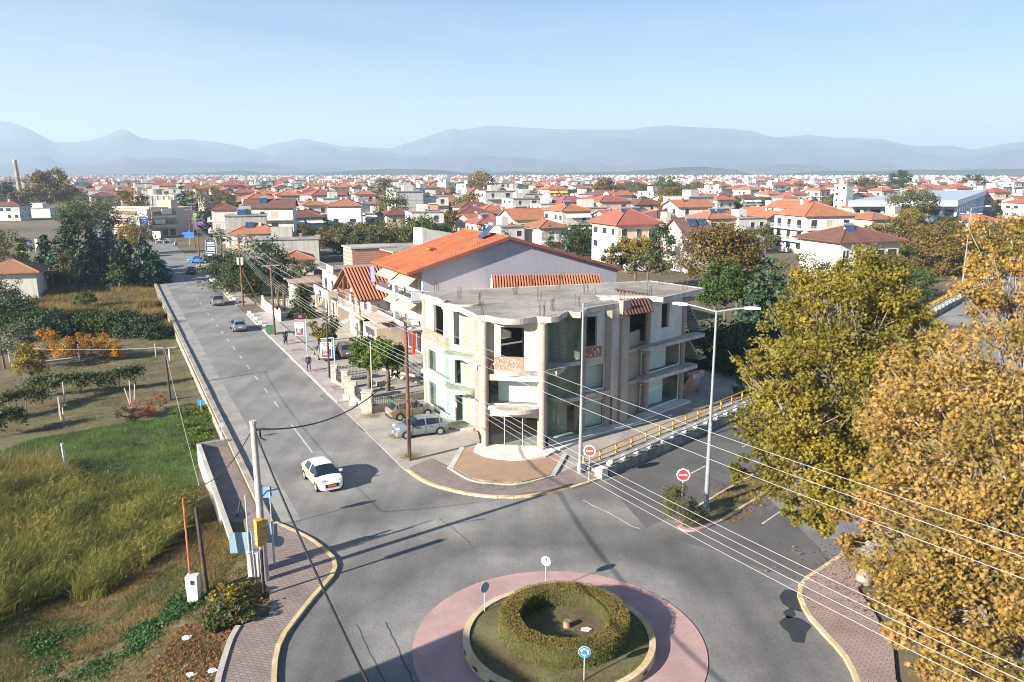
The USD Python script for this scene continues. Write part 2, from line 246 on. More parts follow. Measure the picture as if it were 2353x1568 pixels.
# dual carriageway climbing to the overpass
def ramp_z(s):
    return np.interp(s, [-20, 30, 50, 68, 82, 95, 105, 140, 200, 260], [0, 0, 0.6, 1.4, 2.1, 2.8, 3.4, 5.8, 9, 9.5])
def along2(mb, t0, t1, za, zb, s0, s1, step=2.0):      # a strip of the ramp between two offsets; za, zb are heights above the carriageway
    ss = np.arange(s0, s1 + 1e-6, step); n = len(ss); zr = ramp_z(ss)
    A, B = np.array([R2(s, t0) for s in ss]), np.array([R2(s, t1) for s in ss])
    v = np.vstack([np.c_[A, zr + za], np.c_[A, zr + zb], np.c_[B, zr + zb], np.c_[B, zr + za]]); f = [(k * n + i, k * n + i + 1, (k + 1) % 4 * n + i + 1, (k + 1) % 4 * n + i) for i in range(n - 1) for k in range(4)]
    f += [(0, n, 2 * n, 3 * n), (n - 1, 4 * n - 1, 3 * n - 1, 2 * n - 1)]
    return mb.add(v, f)
mb = MB(); along2(mb, 0.0, 15.7, -0.5, 0.0, 5, 235); structure(mb, 'road', 'asphalt')
mb = MB(); along2(mb, -2.3, 15.9, -9.6, -0.55, 20, 235); structure(mb, 'embankment', 'old_concrete')
mb = MB(); along2(mb, 0.15, 6.8, 0.0, 0.004, 2.5, 70)
mb.prism(Polygon([R2(2.5, 0.1), R2(2.5, 6.8), R2(0.5, 6.9), R2(-4.6, 6.3), R2(-0.5, 0.4)]), 0, 0.004); structure(mb, 'road_patch', 'new_asphalt')
mb = MB(); mb.prism(Polygon(pxs([(1545, 1240), (1640, 1265), (1740, 1305), (1842, 1337), (1916, 1290), (1760, 1140), (1722, 1165)])), 0, 0.004); structure(mb, 'road_patch', 'new_asphalt')
# markings
mb = MB(); mb.prism(Polygon([R1(11.3, 4.7), R1(11.3, 4.82), R1(18.6, 4.82), R1(18.6, 4.7)]), 0, 0.005)
for k in range(24):
    s = 24.3 + 5.2 * k; mb.prism(Polygon([R1(s, 4.7), R1(s, 4.83), R1(s + 1.7, 4.83), R1(s + 1.7, 4.7)]), 0, 0.005)
structure(mb, 'road_marking', 'line_paint')
mb = MB()
for s in (4.6, 12, 19.5, 27, 34): along2(mb, 3.68, 3.8, 0.004, 0.009, s, s + 2.0, 1.0)
for s in (0.5, 4.5, 12, 20): along2(mb, 10.9, 11.0, 0.0, 0.006, s, s + 3.0, 1.5)
structure(mb, 'road_marking', 'line_paint')
mb = MB(); mb.prism(Polygon([R1(s, 0.0) for s in (0, 128)] + [R1(s, 1.5) for s in (128, 0)]), 0, 0.006); pm('gutter_concrete', (0.25, 0.24, 0.225), 0.9, 0.2, 0.5, 0.15, 6); structure(mb, 'gutter_strip', 'gutter_concrete')
def line_strip(name, px, w, mat, z=0.007):
    mb = MB(); p = smooth_line(pxs(px), 5); p = p + nr.normal(0, 0.03, p.shape); mb.band(p, -w / 2, w / 2, -0.01, z); return structure(mb, name, mat)
line_strip('road_crack', [(887, 1430), (905, 1470), (935, 1530), (955, 1575)], 0.06, 'crack')
line_strip('road_crack', [(820, 1435), (850, 1500), (880, 1560), (905, 1600)], 0.05, 'crack')
line_strip('road_crack', [(1340, 1150), (1400, 1180), (1450, 1208), (1470, 1215)], 0.05, 'kerb_grey')
line_strip('road_crack', [(1010, 1190), (1060, 1230), (1090, 1260)], 0.04, 'crack')
for pts_ in ([(1797, 1372), (1808, 1358), (1828, 1360), (1838, 1372), (1846, 1392), (1856, 1406), (1842, 1404), (1818, 1396), (1803, 1386)], [(1797, 1432), (1812, 1420), (1836, 1424), (1858, 1438), (1846, 1452), (1842, 1474), (1826, 1472), (1818, 1452), (1806, 1444)], [(1806, 1408), (1818, 1402), (1822, 1412), (1812, 1418)]):
    mb = MB(); mb.prism(Polygon(pxs(pts_)).buffer(0.25).buffer(-0.12), 0, 0.006); structure(mb, 'wet_patch', 'wet_stain')
mb = MB(); mb.prism(Polygon(pxs([(824, 965), (836, 962), (842, 980), (838, 992), (828, 985)])).buffer(0.08), 0, 0.005); structure(mb, 'oil_stain', 'new_asphalt')
# roundabout apron and island
mb = MB(); mb.prism(Point(*RC).buffer(6.33, 48), 0, 0.035); structure(mb, 'roundabout_apron', 'pink_concrete')
ring = [RC + 4.16 * np.array([math.cos(a), math.sin(a)]) for a in np.linspace(0, 2 * np.pi, 96, endpoint=False)]
mb = MB(); mb.band(ring, 0, 0.28, 0.0, 0.42, closed=True); isl = structure(mb, 'island_kerb', 'kerb_yellow')
mb = MB()
for a in np.radians([-165, -148, -132, -116, -100, -84, -68, -52, -36, -12, 12, 40]):      # black arrows painted on the kerb's outer face
    tang = np.array([-math.sin(a), math.cos(a), 0]); c = np.array([RC[0] + 4.165 * math.cos(a), RC[1] + 4.165 * math.sin(a), 0.22]); o = np.array([math.cos(a), math.sin(a), 0]) * 0.004
    v = [c + o + tang * x + np.array([0, 0, z]) for x, z in ((-0.2, -0.06), (0.04, -0.06), (0.04, -0.13), (0.22, 0), (0.04, 0.13), (0.04, 0.06), (-0.2, 0.06))]
    mb.add(v, [(0, 1, 6), (1, 5, 6), (2, 3, 4)])
pm('black_paint', (0.02, 0.02, 0.02), 0.6, 0.1); mb.build('arrow_marking', 'black_paint', isl)
mb = MB(); rr = np.linspace(0, 3.93, 20); aa = np.linspace(0, 2 * np.pi, 64, endpoint=False); v = [(RC[0] + r * math.cos(a), RC[1] + r * math.sin(a)) for r in rr for a in aa]; v = np.array(v)
zv = 0.34 + 0.16 * (1 - (np.repeat(rr, 64) / 3.93) ** 2) + 0.1 * (meshkit.fbm(np.c_[v, np.zeros(len(v))], 3, 3) - 0.5)
mb.add(np.c_[v, zv], [(i * 64 + j, (i + 1) * 64 + j, (i + 1) * 64 + (j + 1) % 64, i * 64 + (j + 1) % 64) for i in range(19) for j in range(64)]); structure(mb, 'island_soil', 'soil', smooth=True)
# pavements
def pavement(poly, mat, kerbline=None, kmat='kerb_yellow', z=0.13, name='pavement', kw=0.22):
    mb = MB(); p = structure(mb.prism(poly, -1.6 if name == 'pavement_left' else -0.3, z), 'pavement', mat)
    if kerbline is not None:
        L = LineString([tuple(q) for q in kerbline]); n = max(2, int(L.length / 1.0)); k0 = None
        kp = thing('kerb', None, None, kind='structure')
        for i in range(n):      # kerbstones laid end to end
            a, b = L.interpolate(i / n, True), L.interpolate((i + 1) / n, True); d = np.array([b.x - a.x, b.y - a.y]); d /= np.linalg.norm(d); j = nr.normal(0, 0.006)
            e0, e1 = np.array([a.x, a.y]) + d * 0.008, np.array([b.x, b.y]) - d * 0.008; q = np.array([-d[1], d[0]])
            m2 = MB(); m2.prism([e0 + q * (j - kw / 2), e1 + q * (j - kw / 2), e1 + q * (j + kw / 2), e0 + q * (j + kw / 2)], -0.1, z + 0.012 + nr.normal(0, 0.004)); m2.build('kerbstone', kmat, kp)
    return p
pavement(pav_left, 'brick_pavers', KL, name='pavement_left')
mb = MB(); mb.band(smooth_line(pxs([(500, 1590), (506, 1560), (522, 1505), (534, 1472), (549, 1446)])), -0.1, 0.14, -0.4, 0.2); structure(mb, 'kerb', 'kerb_grey')
pav_corner = Polygon(list(map(tuple, KR)) + pxs([(1391, 1099), (1375, 1085), (1340, 1070), (1270, 1097), (1199, 1114.5), (1133, 1114.5), (1080, 1105.6), (1032, 1077), (990, 1057), (945, 1076)])).buffer(0)
pavement(pav_corner, 'brick_pavers', KR, z=0.12)
pav_right = Polygon([tuple(p) for p in KRR] + pxs([(2130, 1700), (2058, 1568), (2052, 1498), (2010, 1416), (1969, 1357)]) + [tuple(R2(4, 18.2)), tuple(R2(90, 18.2))]).buffer(0)
pavement(pav_right, 'brick_pavers_right', KRR[1:])
def rect1(s0, s1, t0, t1): return Polygon([R1(s0, t0), R1(s1, t0), R1(s1, t1), R1(s0, t1)])
def edge1(s0, s1, t): return [R1(s, t) for s in np.linspace(s0, s1, 3)]
pavement(rect1(23, 74.5, 9.65, 12.6), 'pavement_slabs', edge1(23, 74.5, 9.72), 'kerb_grey', 0.12)
pavement(rect1(83.5, 146, 9.45, 12.4), 'pavement_slabs', edge1(83.5, 146, 9.52), 'kerb_grey', 0.12)
mb = MB()
for s in (27, 34.5, 40, 45.5, 51): mb.prism(rect1(s, s + 1.5, 10.4, 11.8).difference(rect1(s + 0.5, s + 1, 10.9, 11.3)), 0.1, 0.125)
structure(mb, 'pavement_pattern', 'red_slabs')
lot = Polygon([tuple(R1(s, 9.6)) for s in (4.6, 23)] + [tuple(R1(23, 13)), tuple(R1(19.5, 18.5)), (-5.1, 61.9), (-2.7, 60), (-2.3, 56.4)] + pxs([(1090, 1032), (1067, 1034), (1035, 1078), (990, 1057), (945, 1076)])).buffer(0)
mb = MB(); mb.prism(lot, -0.2, 0.05); structure(mb, 'parking_apron', 'concrete_floor')
mb = MB(); mb.prism(rect1(23, 84, 12.6, 24), -0.2, 0.04); structure(mb, 'yard_paving', 'concrete_floor')
mb = MB(); mb.prism(rect1(84, 150, 12.4, 30), -0.2, 0.03); structure(mb, 'verge', 'soil')
brown = Polygon(pxs([(1067, 1034), (1040, 1079), (1082, 1104), (1133, 1112.5), (1199, 1112.5), (1262, 1098), (1293, 1049), (1273, 1046), (1242, 1053), (1177, 1055), (1120, 1046), (1089, 1031)]))
mb = MB(); mb.prism(brown, -0.1, 0.17); structure(mb, 'forecourt', 'brown_screed')
for e in ([(1058, 1031), (1031, 1077), (1042, 1081), (1068, 1034)], [(1293, 1049), (1264, 1098), (1276, 1098), (1303, 1050)]):
    mb = MB(); mb.prism(Polygon(pxs(e)), -0.1, 0.19); structure(mb, 'forecourt_border', 'concrete')
mb = MB(); mb.band(smooth_line(pxs([(1031, 1079), (1080, 1107), (1133, 1116), (1199, 1116), (1268, 1099)])), -0.12, 0.06, -0.1, 0.2); structure(mb, 'forecourt_edging', 'concrete')
mb = MB(); mb.prism(Polygon([tuple(R2(s, -2.2)) for s in (0, 60)] + [tuple(R2(60, -11)), tuple(R2(28, -11)), (15.5, 69.3), (8.8, 62), (4.8, 58.6), (2.3, 55.6)] + pxs([(1273, 1046), (1303, 1050), (1276, 1098), (1340, 1071)])), -0.2, 0.07); structure(mb, 'side_street', 'concrete_floor')
# median
med = [R2(60, 6.95), R2(8, 6.95), R2(-0.5, 6.95), R2(-2.7, 7.25), R2(-3.5, 8.0), R2(-2.9, 8.75), R2(-0.9, 9.15), R2(8, 9.15), R2(60, 9.15)]
mb = MB(); mb.prism(Polygon(med).buffer(-0.15), 0, 0.1); structure(mb, 'median_soil', 'soil')
mb = MB(); mb.band([R2(s, 6.95) for s in (60, 30, 8, -0.5)], 0, 0.16, 0, 0.15); structure(mb, 'median_kerb', 'kerb_yellow')
mb = MB(); mb.band([R2(s, 9.15) for s in (-0.9, 8, 30, 60)], 0, 0.16, 0, 0.15); structure(mb, 'median_kerb', 'kerb_yellow')
mb = MB(); mb.band(smooth_line([R2(-0.5, 6.95), R2(-2.7, 7.25), R2(-3.5, 8.0), R2(-2.9, 8.75), R2(-0.9, 9.15)], 5), 0, 0.3, 0, 0.12); structure(mb, 'median_kerb', 'pink_concrete')
# lower footpath beside the road, its low wall, and the retaining wall of the left road
mb = MB(); mb.prism(rect1(-1.2, 16, -2.5, -0.3), -1.6, -0.16); structure(mb, 'footpath', 'brick_pavers')
wl = thing('low_wall', 'low pale concrete wall along the sunken brick footpath by the field', 'wall')
MB().band([R1(s, -2.55) for s in (-1.6, 7, 16.2)], -0.14, 0.14, -1.8, 0.32).build('wall', 'concrete', wl, world=True)
MB().band([R1(16.2, t) for t in (-2.7, -0.45)], -0.14, 0.14, -1.8, 0.32).build('end_wall', 'old_concrete', wl, world=True)
rw = thing('retaining_wall', 'long pale retaining wall holding the left road above the field', 'wall')
for i in range(22):
    s0 = 0 + i * 6.0
    MB().band([R1(s, -0.28) for s in (s0, s0 + 5.97)], -0.2, 0.2, -1.8, 0.2 + nr.normal(0, 0.012)).build('wall_section', 'wall_old', rw, world=True)
# ---- hills and mountains
pm('hill_cover', (0.02, 0.035, 0.022), 0.95, 0.3, 0.004, 0.2, 0.05, c2=(0.07, 0.065, 0.04))
pm('mountain_cover', (0.03, 0.036, 0.03), 0.95, 0.35, 0.0009, 0.15, 0.01, c2=(0.10, 0.09, 0.07))
def ridge(name, pts, dist, depth, mat, seed, amp, rough, back=900):
    px = np.arange(-260, 2620, 10.0); P = np.array(pts, float); hy = np.interp(px, P[:, 0], P[:, 1]); cols = len(px); rows = 26
    az = np.arctan((px - CX) / (FPX / math.cos(PITCH))); v = []
    for r in range(rows + 3):
        f = r / rows if r <= rows else 1.0; d = dist - depth * (1 - f) + (back * (r - rows) / 3 if r > rows else 0); d = d / np.cos(az) if r >= 0 else d
        top = 20 + (HOR - hy) / (FPX / math.cos(PITCH)) * dist; x, y = d * np.sin(az), d * np.cos(az)
        prof = f ** 1.55 if r <= rows else 1 - 0.35 * (r - rows)
        nz = meshkit.fbm(np.c_[x * rough, y * rough, np.full(cols, seed)], 5, seed) - 0.5
        z = top * prof + amp * nz * np.sin(np.pi * min(f, 0.97)) * 1.5 + (amp * 0.12 * nz if r >= rows else 0); v.append(np.c_[x, y, np.maximum(z, -2) if r else np.full(cols, -3.0)])
    v = np.vstack(v); mb = MB(); mb.add(v, [(r * cols + c, r * cols + c + 1, (r + 1) * cols + c + 1, (r + 1) * cols + c) for r in range(rows + 2) for c in range(cols - 1)])
    structure(mb, name, mat, smooth=True)
ridge('mountains', [(-260, 262), (-100, 270), (0, 283), (40, 290), (80, 303), (135, 331), (165, 327), (205, 326), (250, 316), (272, 304), (290, 299), (305, 302), (330, 316), (360, 323), (390, 324), (430, 321), (470, 326), (520, 330), (560, 337), (620, 352), (700, 372), (900, 385), (2620, 390)], 7600, 3400, 'mountain_cover', 3, 240, 0.0013)
ridge('mountains', [(-260, 395), (300, 380), (500, 358), (590, 343), (640, 330), (700, 321), (760, 329), (790, 335), (830, 336), (900, 342), (960, 326), (1010, 310), (1045, 299), (1062, 304), (1118, 293), (1200, 297), (1300, 299), (1420, 299), (1480, 293), (1530, 288), (1600, 295), (1680, 298), (1730, 304), (1775, 318), (1850, 308), (1900, 314), (1930, 319), (2020, 319), (2100, 339), (2180, 340), (2230, 348), (2300, 336), (2353, 326), (2620, 300)], 9000, 4300, 'mountain_cover', 9, 280, 0.0012)
ridge('hills', [(-260, 404), (0, 408), (120, 412), (200, 404), (260, 401), (330, 400), (420, 398), (500, 395), (552, 392), (600, 397), (680, 398), (760, 396), (830, 391), (900, 388), (960, 389), (1020, 392), (1100, 400), (1180, 394), (1260, 397), (1340, 396), (1440, 394), (1520, 388), (1560, 385), (1620, 384), (1690, 391), (1740, 403), (1800, 400), (1900, 393), (2000, 394), (2100, 390), (2200, 392), (2353, 388), (2620, 380)], 3300, 420, 'hill_cover', 21, 10, 0.006, 400)
# ---- the air
usdkit.material(stage, M('air'), {'v': ('principled_volume', dict(color=(0.58, 0.78, 1.0), density=1.75e-4, anisotropy=0.1))}, volume='v.volume')
mb = MB(); mb.box(-8200, -1500, -12, 8200, 12500, 615); mb.build('haze', 'air', kind='stuff')
# ---- the unfinished corner building
def wall_open(mb, p0, p1, z0, z1, th, ops=()):      # a wall from p0 to p1 (outside on the right), with openings (u0, u1, za, zb) in metres along it
    p0, p1 = np.array(p0, float), np.array(p1, float); L = np.linalg.norm(p1 - p0); d = (p1 - p0) / L; n = np.array([-d[1], d[0]])
    us = sorted({0, L, *[u for o in ops for u in o[:2]]}); zs = sorted({z0, z1, *[z for o in ops for z in o[2:4]]})
    def cell(ua, ub, za, zb):
        a, b = p0 + d * ua, p0 + d * ub; mb.prism([a, b, b + n * th, a + n * th], za, zb, bottom=True)
    for ua, ub in zip(us[:-1], us[1:]):
        run = None
        for za, zb in zip(zs[:-1], zs[1:]):
            um, zm = (ua + ub) / 2, (za + zb) / 2
            if any(o[0] < um < o[1] and o[2] < zm < o[3] for o in ops):
                if run: cell(ua, ub, *run); run = None
            else: run = (run[0], zb) if run else (za, zb)
        if run: cell(ua, ub, *run)
    return mb
def pane_in(mb_f, mb_g, p0, p1, u0, u1, z0, z1, inset=0.1, fw=0.06, div=0):      # frame and glass in an opening
    p0, p1 = np.array(p0, float), np.array(p1, float); d = (p1 - p0) / np.linalg.norm(p1 - p0); n = np.array([-d[1], d[0]]); a, b = p0 + d * u0 + n * inset, p0 + d * u1 + n * inset
    P = lambda q, z: np.array([q[0], q[1], z])
    for q in (a + d * fw / 2, b - d * fw / 2): mb_f.bar(P(q, z0), P(q, z1), fw, fw, up=(n[0], n[1], 0))
    for z in (z0 + fw / 2, z1 - fw / 2): mb_f.bar(P(a + d * fw, z), P(b - d * fw, z), fw, fw)
    for k in range(div):
        q = a + (b - a) * (k + 1) / (div + 1); mb_f.bar(P(q, z0 + fw), P(q, z1 - fw), fw * 0.8, fw * 0.8, up=(n[0], n[1], 0))
    m = n * 0.012; mb_g.add([P(a - m, z0), P(b - m, z0), P(b - m, z1), P(a - m, z1)], [(0, 1, 2, 3)])
pm('cream_render', (0.53, 0.465, 0.37), 0.85, 0.1, 0.6, 0.06, 12, c2=(0.56, 0.52, 0.45), stain=0.26)
pm('white_render', (0.58, 0.56, 0.52), 0.85, 0.1, 0.4, 0.08, 8, stain=0.25)
pm('taupe_render', (0.33, 0.275, 0.225), 0.8, 0.1, 0.8, 0.06, 10, stain=0.15)
pm('pale_plaster', (0.52, 0.5, 0.46), 0.85, 0.1, 0.9, 0.08, 10)
pm('roof_screed', (0.27, 0.245, 0.22), 0.92, 0.26, 0.22, 0.14, 5, c2=(0.36, 0.325, 0.29), stain=0.3)
pm('ledge_concrete', (0.45, 0.41, 0.355), 0.85, 0.22, 0.9, 0.18, 9, stain=0.4)
pm('rebar_steel', (0.07, 0.045, 0.035), 0.7, 0.2)
pm('white_frame', (0.78, 0.78, 0.77), 0.4, 0.03)
pm('board_white', (0.72, 0.74, 0.71), 0.6, 0.05, 0.5, 0.03, stretch=(0.2, 0.2, 6))
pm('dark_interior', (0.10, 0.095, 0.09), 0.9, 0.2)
pm('rubble_plaster', (0.7, 0.68, 0.65), 0.9, 0.15)
glassm('shop_glass', (0.80, 0.90, 0.87), 1.45); glassm('green_glass', (0.76, 0.90, 0.85), 1.5); glassm('clear_glass', (0.85, 0.9, 0.9), 1.45)
pm('brown_tile', (0.12, 0.055, 0.04), 0.7, 0.25, 2.0)
LF, W1, W2, CA, CB, W5, W6, CR, CM, CD, CE, BR = [np.array(p) for p in ((-7.5, 67.4), (-5.05, 62.7), (-2.75, 60.9), (-2.0, 56.07), (2.2, 55.36), (2.75, 58.9), (5.3, 59.7), (7.3, 60.9), (8.8, 62.0), (11.3, 65.0), (15.1, 69.0), (12.9, 74.8))]
az_of = lambda a, b: math.degrees(math.atan2(b[0] - a[0], b[1] - a[1]))
brickm('brick_front', (0.50, 0.17, 0.075), (0.42, 0.14, 0.065), (0.36, 0.22, 0.16), az_of(CA, CB), 0.3, 0.1)
brickm('brick_left', (0.50, 0.17, 0.075), (0.42, 0.14, 0.065), (0.36, 0.22, 0.16), az_of(LF, W1), 0.3, 0.1)
brickm('brick_right', (0.36, 0.10, 0.06), (0.30, 0.085, 0.05), (0.3, 0.2, 0.17), az_of(CD, CE), 0.3, 0.1)
brickm('stone_veneer', (0.55, 0.48, 0.34), (0.62, 0.56, 0.42), (0.34, 0.3, 0.22), az_of(W1, W2), 0.26, 0.1)
brickm('stone_veneer_right', (0.42, 0.38, 0.31), (0.48, 0.44, 0.36), (0.24, 0.21, 0.18), az_of(W5, W6), 0.26, 0.1)
S1, S2, TOP = (3.0, 3.35), (5.7, 6.02), (9.62, 10.0)
cb = thing('corner_building', 'unfinished three storey corner building with curved concrete ledges, shop glass and bare flat roof', 'building', (0, 58, 0))
I1 = lambda x, y: ((1040 + x / 6.534) * .919, (680 + y / 6.534) * .919)
I4 = lambda x, y: ((1040 + x / 5.228) * .919, (880 + y / 5.228) * .919)
I5 = lambda x, y: ((1340 + x / 3.407) * .919, (680 + y / 3.407) * .919)
I6 = lambda x, y: ((1540 + x / 4.356) * .919, (700 + y / 4.356) * .919)
def Z(f, pts, z): return [tuple(g(*f(x, y), z)) for x, y in pts]
def front_arc(a, b, dep, n=14):
    a, b = np.array(a), np.array(b); d = b - a; q = np.array([d[1], -d[0]]) / np.linalg.norm(d)
    return [tuple(a + d * t + q * dep * 4 * t * (1 - t)) for t in np.linspace(0, 1, n)]
# roof slab
roof_out = Z(I1, [(65, 360), (360, 440), (480, 505), (720, 585), (1000, 722), (1170, 726)], 10) + front_arc(Z(I1, [(1172, 727)], 10)[0], Z(I1, [(1965, 742)], 10)[0], 1.15) + Z(I1, [(2091, 745)], 10) + Z(I5, [(130, 392), (195, 385), (240, 352), (275, 338), (315, 350), (380, 352), (450, 312), (580, 290), (715, 268), (720, 250), (520, 207)], 10) + Z(I6, [(330, 182), (515, 197), (965, 95)], 10) + [tuple(BR + (0.2, 0.4)), tuple(LF + (-0.3, 0.7))]
roof_poly = Polygon(roof_out).buffer(0)
p = MB().prism(roof_poly, *TOP, bottom=True).build('roof', 'roof_screed', cb, world=True)
mb = MB(); ext = np.array(roof_poly.exterior.coords); mb.band(ext[:-1] if roof_poly.exterior.is_ccw else ext[:-1][::-1], -0.006, 0.16, TOP[0] + 0.02, TOP[1] + 0.05, closed=True); mb.build('roof_edge', 'ledge_concrete', p, world=True)
bayc = (W1 + W2) / 2; bd = (W2 - W1) / np.linalg.norm(W2 - W1); bo = np.array([bd[1], -bd[0]])
if np.dot(bo, bayc - np.array([0, 70])) < 0: bo = -bo
def bay_arc(c, d, o, hw, dep, n=18, k=0.0): return [c + d * hw * math.cos(t) * -1 + o * dep * math.sin(t) for t in np.linspace(k, math.pi - k, n)]
hw = np.linalg.norm(W2 - W1) / 2
MB().band([np.array(q) for q in bay_arc(bayc, bd, bo, hw + 0.25, 1.55)], 0, 0.22, 9.62, 10.16).build('bay_rim', 'ledge_concrete', cb, world=True)
mb = MB()
for px, py in [(505, 478), (620, 517), (735, 552), (755, 602), (912, 497), (1042, 530), (1058, 610), (1108, 582), (1240, 557), (1285, 498), (1325, 522), (1140, 466), (1165, 440), (1615, 500), (1802, 470), (1680, 445), (1478, 520), (1000, 445)]:
    b = g((850 + px / 2.091) * .919, (500 + py / 2.091) * .919, 10.0); m2 = MB(); nb = rnd.randint(5, 8)
    for k in range(nb):
        dx, dy = rnd.uniform(-.22, .22), rnd.uniform(-.18, .18); h = rnd.uniform(0.75, 1.15); m2.tube([(b[0] + dx, b[1] + dy, 10), (b[0] + dx + rnd.uniform(-.05, .05), b[1] + dy, 10.0 + h * 0.6), (b[0] + dx + rnd.uniform(-.12, .12), b[1] + dy + rnd.uniform(-.1, .1), 10 + h)], 0.013, 4)
    if False: m2.prism([b + (-.3, -.22), b + (.3, -.22), b + (.3, .22), b + (-.3, .22)], 10.0, 10.09)
    m2.build('rebar_cluster', 'rebar_steel', cb, world=True)
# floors
foot = Polygon([tuple(q) for q in (LF, W1, W2, CA + (0.1, 0.4), CB + (-0.1, 0.5), W5, W6, CR, CM, CD, CE, BR)]).buffer(-0.05)
MB().prism(foot, -0.1, 0.2).build('ground_slab', 'concrete_floor', cb, world=True)
for z in (S1, S2): MB().prism(foot, *z, bottom=True).build('floor_slab', 'concrete_floor', cb, world=True)
# ledges of the upper floor (z about 6) and of the first floor (about 3.3)
led2 = Z(I1, [(85, 1060), (385, 1195), (420, 1210), (560, 1190), (720, 1365), (870, 1450), (1000, 1552)], 6.02) + front_arc(Z(I4, [(935, 205)], 6.02)[0], Z(I4, [(1600, 238)], 6.02)[0], 1.0) + Z(I5, [(0, 836), (60, 845), (180, 850), (225, 826), (275, 775), (300, 765), (430, 740), (520, 722), (690, 685)], 6.02)
led2 = Polygon(led2 + [tuple(q) for q in (CM + (-.4, .6), CR + (0, 0.3), W6 + (0, .3), W5 + (-.2, .2), CB + (-.3, .8), CA + (.3, .8), W2 + (.2, .2), W1 + (.3, .2), LF + (.4, .2))]).buffer(0)
l2 = MB().prism(led2, 5.72, 6.06, bottom=True).build('upper_ledge', 'ledge_concrete', cb, world=True)
led1 = Polygon(front_arc(CA + (.25, -.1), CB + (-.25, -.1), 1.1) + [tuple(CB + (-.2, .7)), tuple(CA + (.2, .7))]).buffer(0)
MB().prism(led1, 3.12, 3.4, bottom=True).build('canopy_ledge', 'ledge_concrete', cb, world=True)
nl = np.array([(W1 - LF)[1], -(W1 - LF)[0]]) / np.linalg.norm(W1 - LF); nl = nl if np.dot(nl, np.array([-1, -0.3])) > 0 else -nl
MB().prism([LF + nl * .45, W1 + nl * .45, W1, LF], 3.1, 3.38, bottom=True).build('side_ledge', 'ledge_concrete', cb, world=True)
MB().prism([LF + nl * .1, W1 + nl * .1, W1 - nl * .2, LF - nl * .2], 2.55, 3.1, bottom=True).build('lintel', 'cream_render', cb, world=True)
MB().prism([LF + nl * .1, W1 + nl * .1, W1 - nl * .2, LF - nl * .2], 5.35, 5.72, bottom=True).build('lintel', 'cream_render', cb, world=True)
nf = np.array([-.167, -.986])
for z0, z1 in ((2.6, 3.12), (5.3, 5.72)): MB().prism([CA + nf * -.05, CB + nf * -.05, CB - nf * .35, CA - nf * .35], z0, z1, bottom=True).build('lintel', 'cream_render', cb, world=True)
# walls of the top floor
def cwall(name, p0, p1, z0, z1, mat, ops=(), th=0.25): return wall_open(MB(), p0, p1, z0, z1, th, ops).build(name, mat, cb, world=True)
cwall('wall', LF, W1, 6.02, 9.62, 'cream_render', [(2.0, 4.1, 7.0, 9.35), (0.15, 4.1, 6.02, 7.0)])
cwall('brick_parapet', LF + (.1, -.2), LF + (W1 - LF) * .985, 6.06, 6.98, 'brick_left', th=0.18)
fA, fB = CA + (0.1, 0.35), CB + (-0.1, 0.35); Lf = np.linalg.norm(fB - fA)
cwall('wall', fA, fB, 6.02, 9.62, 'cream_render', [(.27 * Lf, .69 * Lf, 7.0, 9.2), (0.2, .69 * Lf, 6.02, 7.0)])
cwall('brick_parapet', fA + (fB - fA) * .05 + nf * .03, fA + (fB - fA) * .69 + nf * .03, 6.06, 7.0, 'brick_front', th=0.2)
def blobs(p0, p1, z0, z1, n, name='plaster_dab'):      # dabs of plaster left on the bricks
    mb = MB(); d = p1 - p0; q = np.array([d[1], -d[0]]) / np.linalg.norm(d)
    for _ in range(n):
        c = p0 + d * rnd.uniform(.02, .98) + q * 0.01; m = trimesh.creation.icosphere(1, 1.0); m.apply_scale(np.array([1, 1, 1]) * rnd.uniform(.035, .075)); m.apply_translation((c[0], c[1], rnd.uniform(z0 + .08, z1 - .05))); mb.mesh(m)
    mb.build(name, 'rubble_plaster', cb, world=True, smooth=True, kind='stuff')
blobs(LF + (.1, -.2), W1, 6.06, 6.98, 60); blobs(fA + (fB - fA) * .05 + nf * .03, fA + (fB - fA) * .69 + nf * .03, 6.06, 7.0, 34)
cwall('wall', W2 + (0.1, 0), CA + (0.05, 0.4), 0.2, 9.62, 'cream_render'); cwall('wall', CB + (-.1, .4), W5, 0.2, 9.62, 'cream_render', [(1.2, 2.1, 7.3, 9.3), (1.2, 2.1, 3.9, 5.4), (1.2, 2.1, .6, 2.5)])
cwall('bay_wall', W1, W2, 0.2, 9.62, 'pale_plaster', [(.55, 1.35, 0.2, 2.5), (.55, 1.2, 3.4, 5.5), (.5, 1.1, 6.6, 9.3)])
wd = (W2 - W1) / np.linalg.norm(W2 - W1); wo = np.array([wd[1], -wd[0]])
for z0, z1 in ((3.4, 5.65), (6.1, 9.5), (0.25, 2.9)): MB().prism([W1 + wd * 1.6 + wo * .012, W1 + wd * 2.4 + wo * .012, W1 + wd * 2.4 - wo * .02, W1 + wd * 1.6 - wo * .02], z0, z1).build('stone_panel', 'stone_veneer', cb, world=True)
cwall('bay_wall', W5, W6, 0.2, 9.62, 'taupe_render', [(1.6, 2.3, 0.2, 2.4)])
wd = (W6 - W5) / np.linalg.norm(W6 - W5); wo2 = np.array([wd[1], -wd[0]])
for z0, z1 in ((3.4, 5.65), (6.1, 9.5), (0.25, 2.9)): MB().prism([W5 + wd * .35 + wo2 * .012, W5 + wd * 1.5 + wo2 * .012, W5 + wd * 1.5 - wo2 * .02, W5 + wd * .35 - wo2 * .02], z0, z1).build('stone_panel', 'stone_veneer_right', cb, world=True)
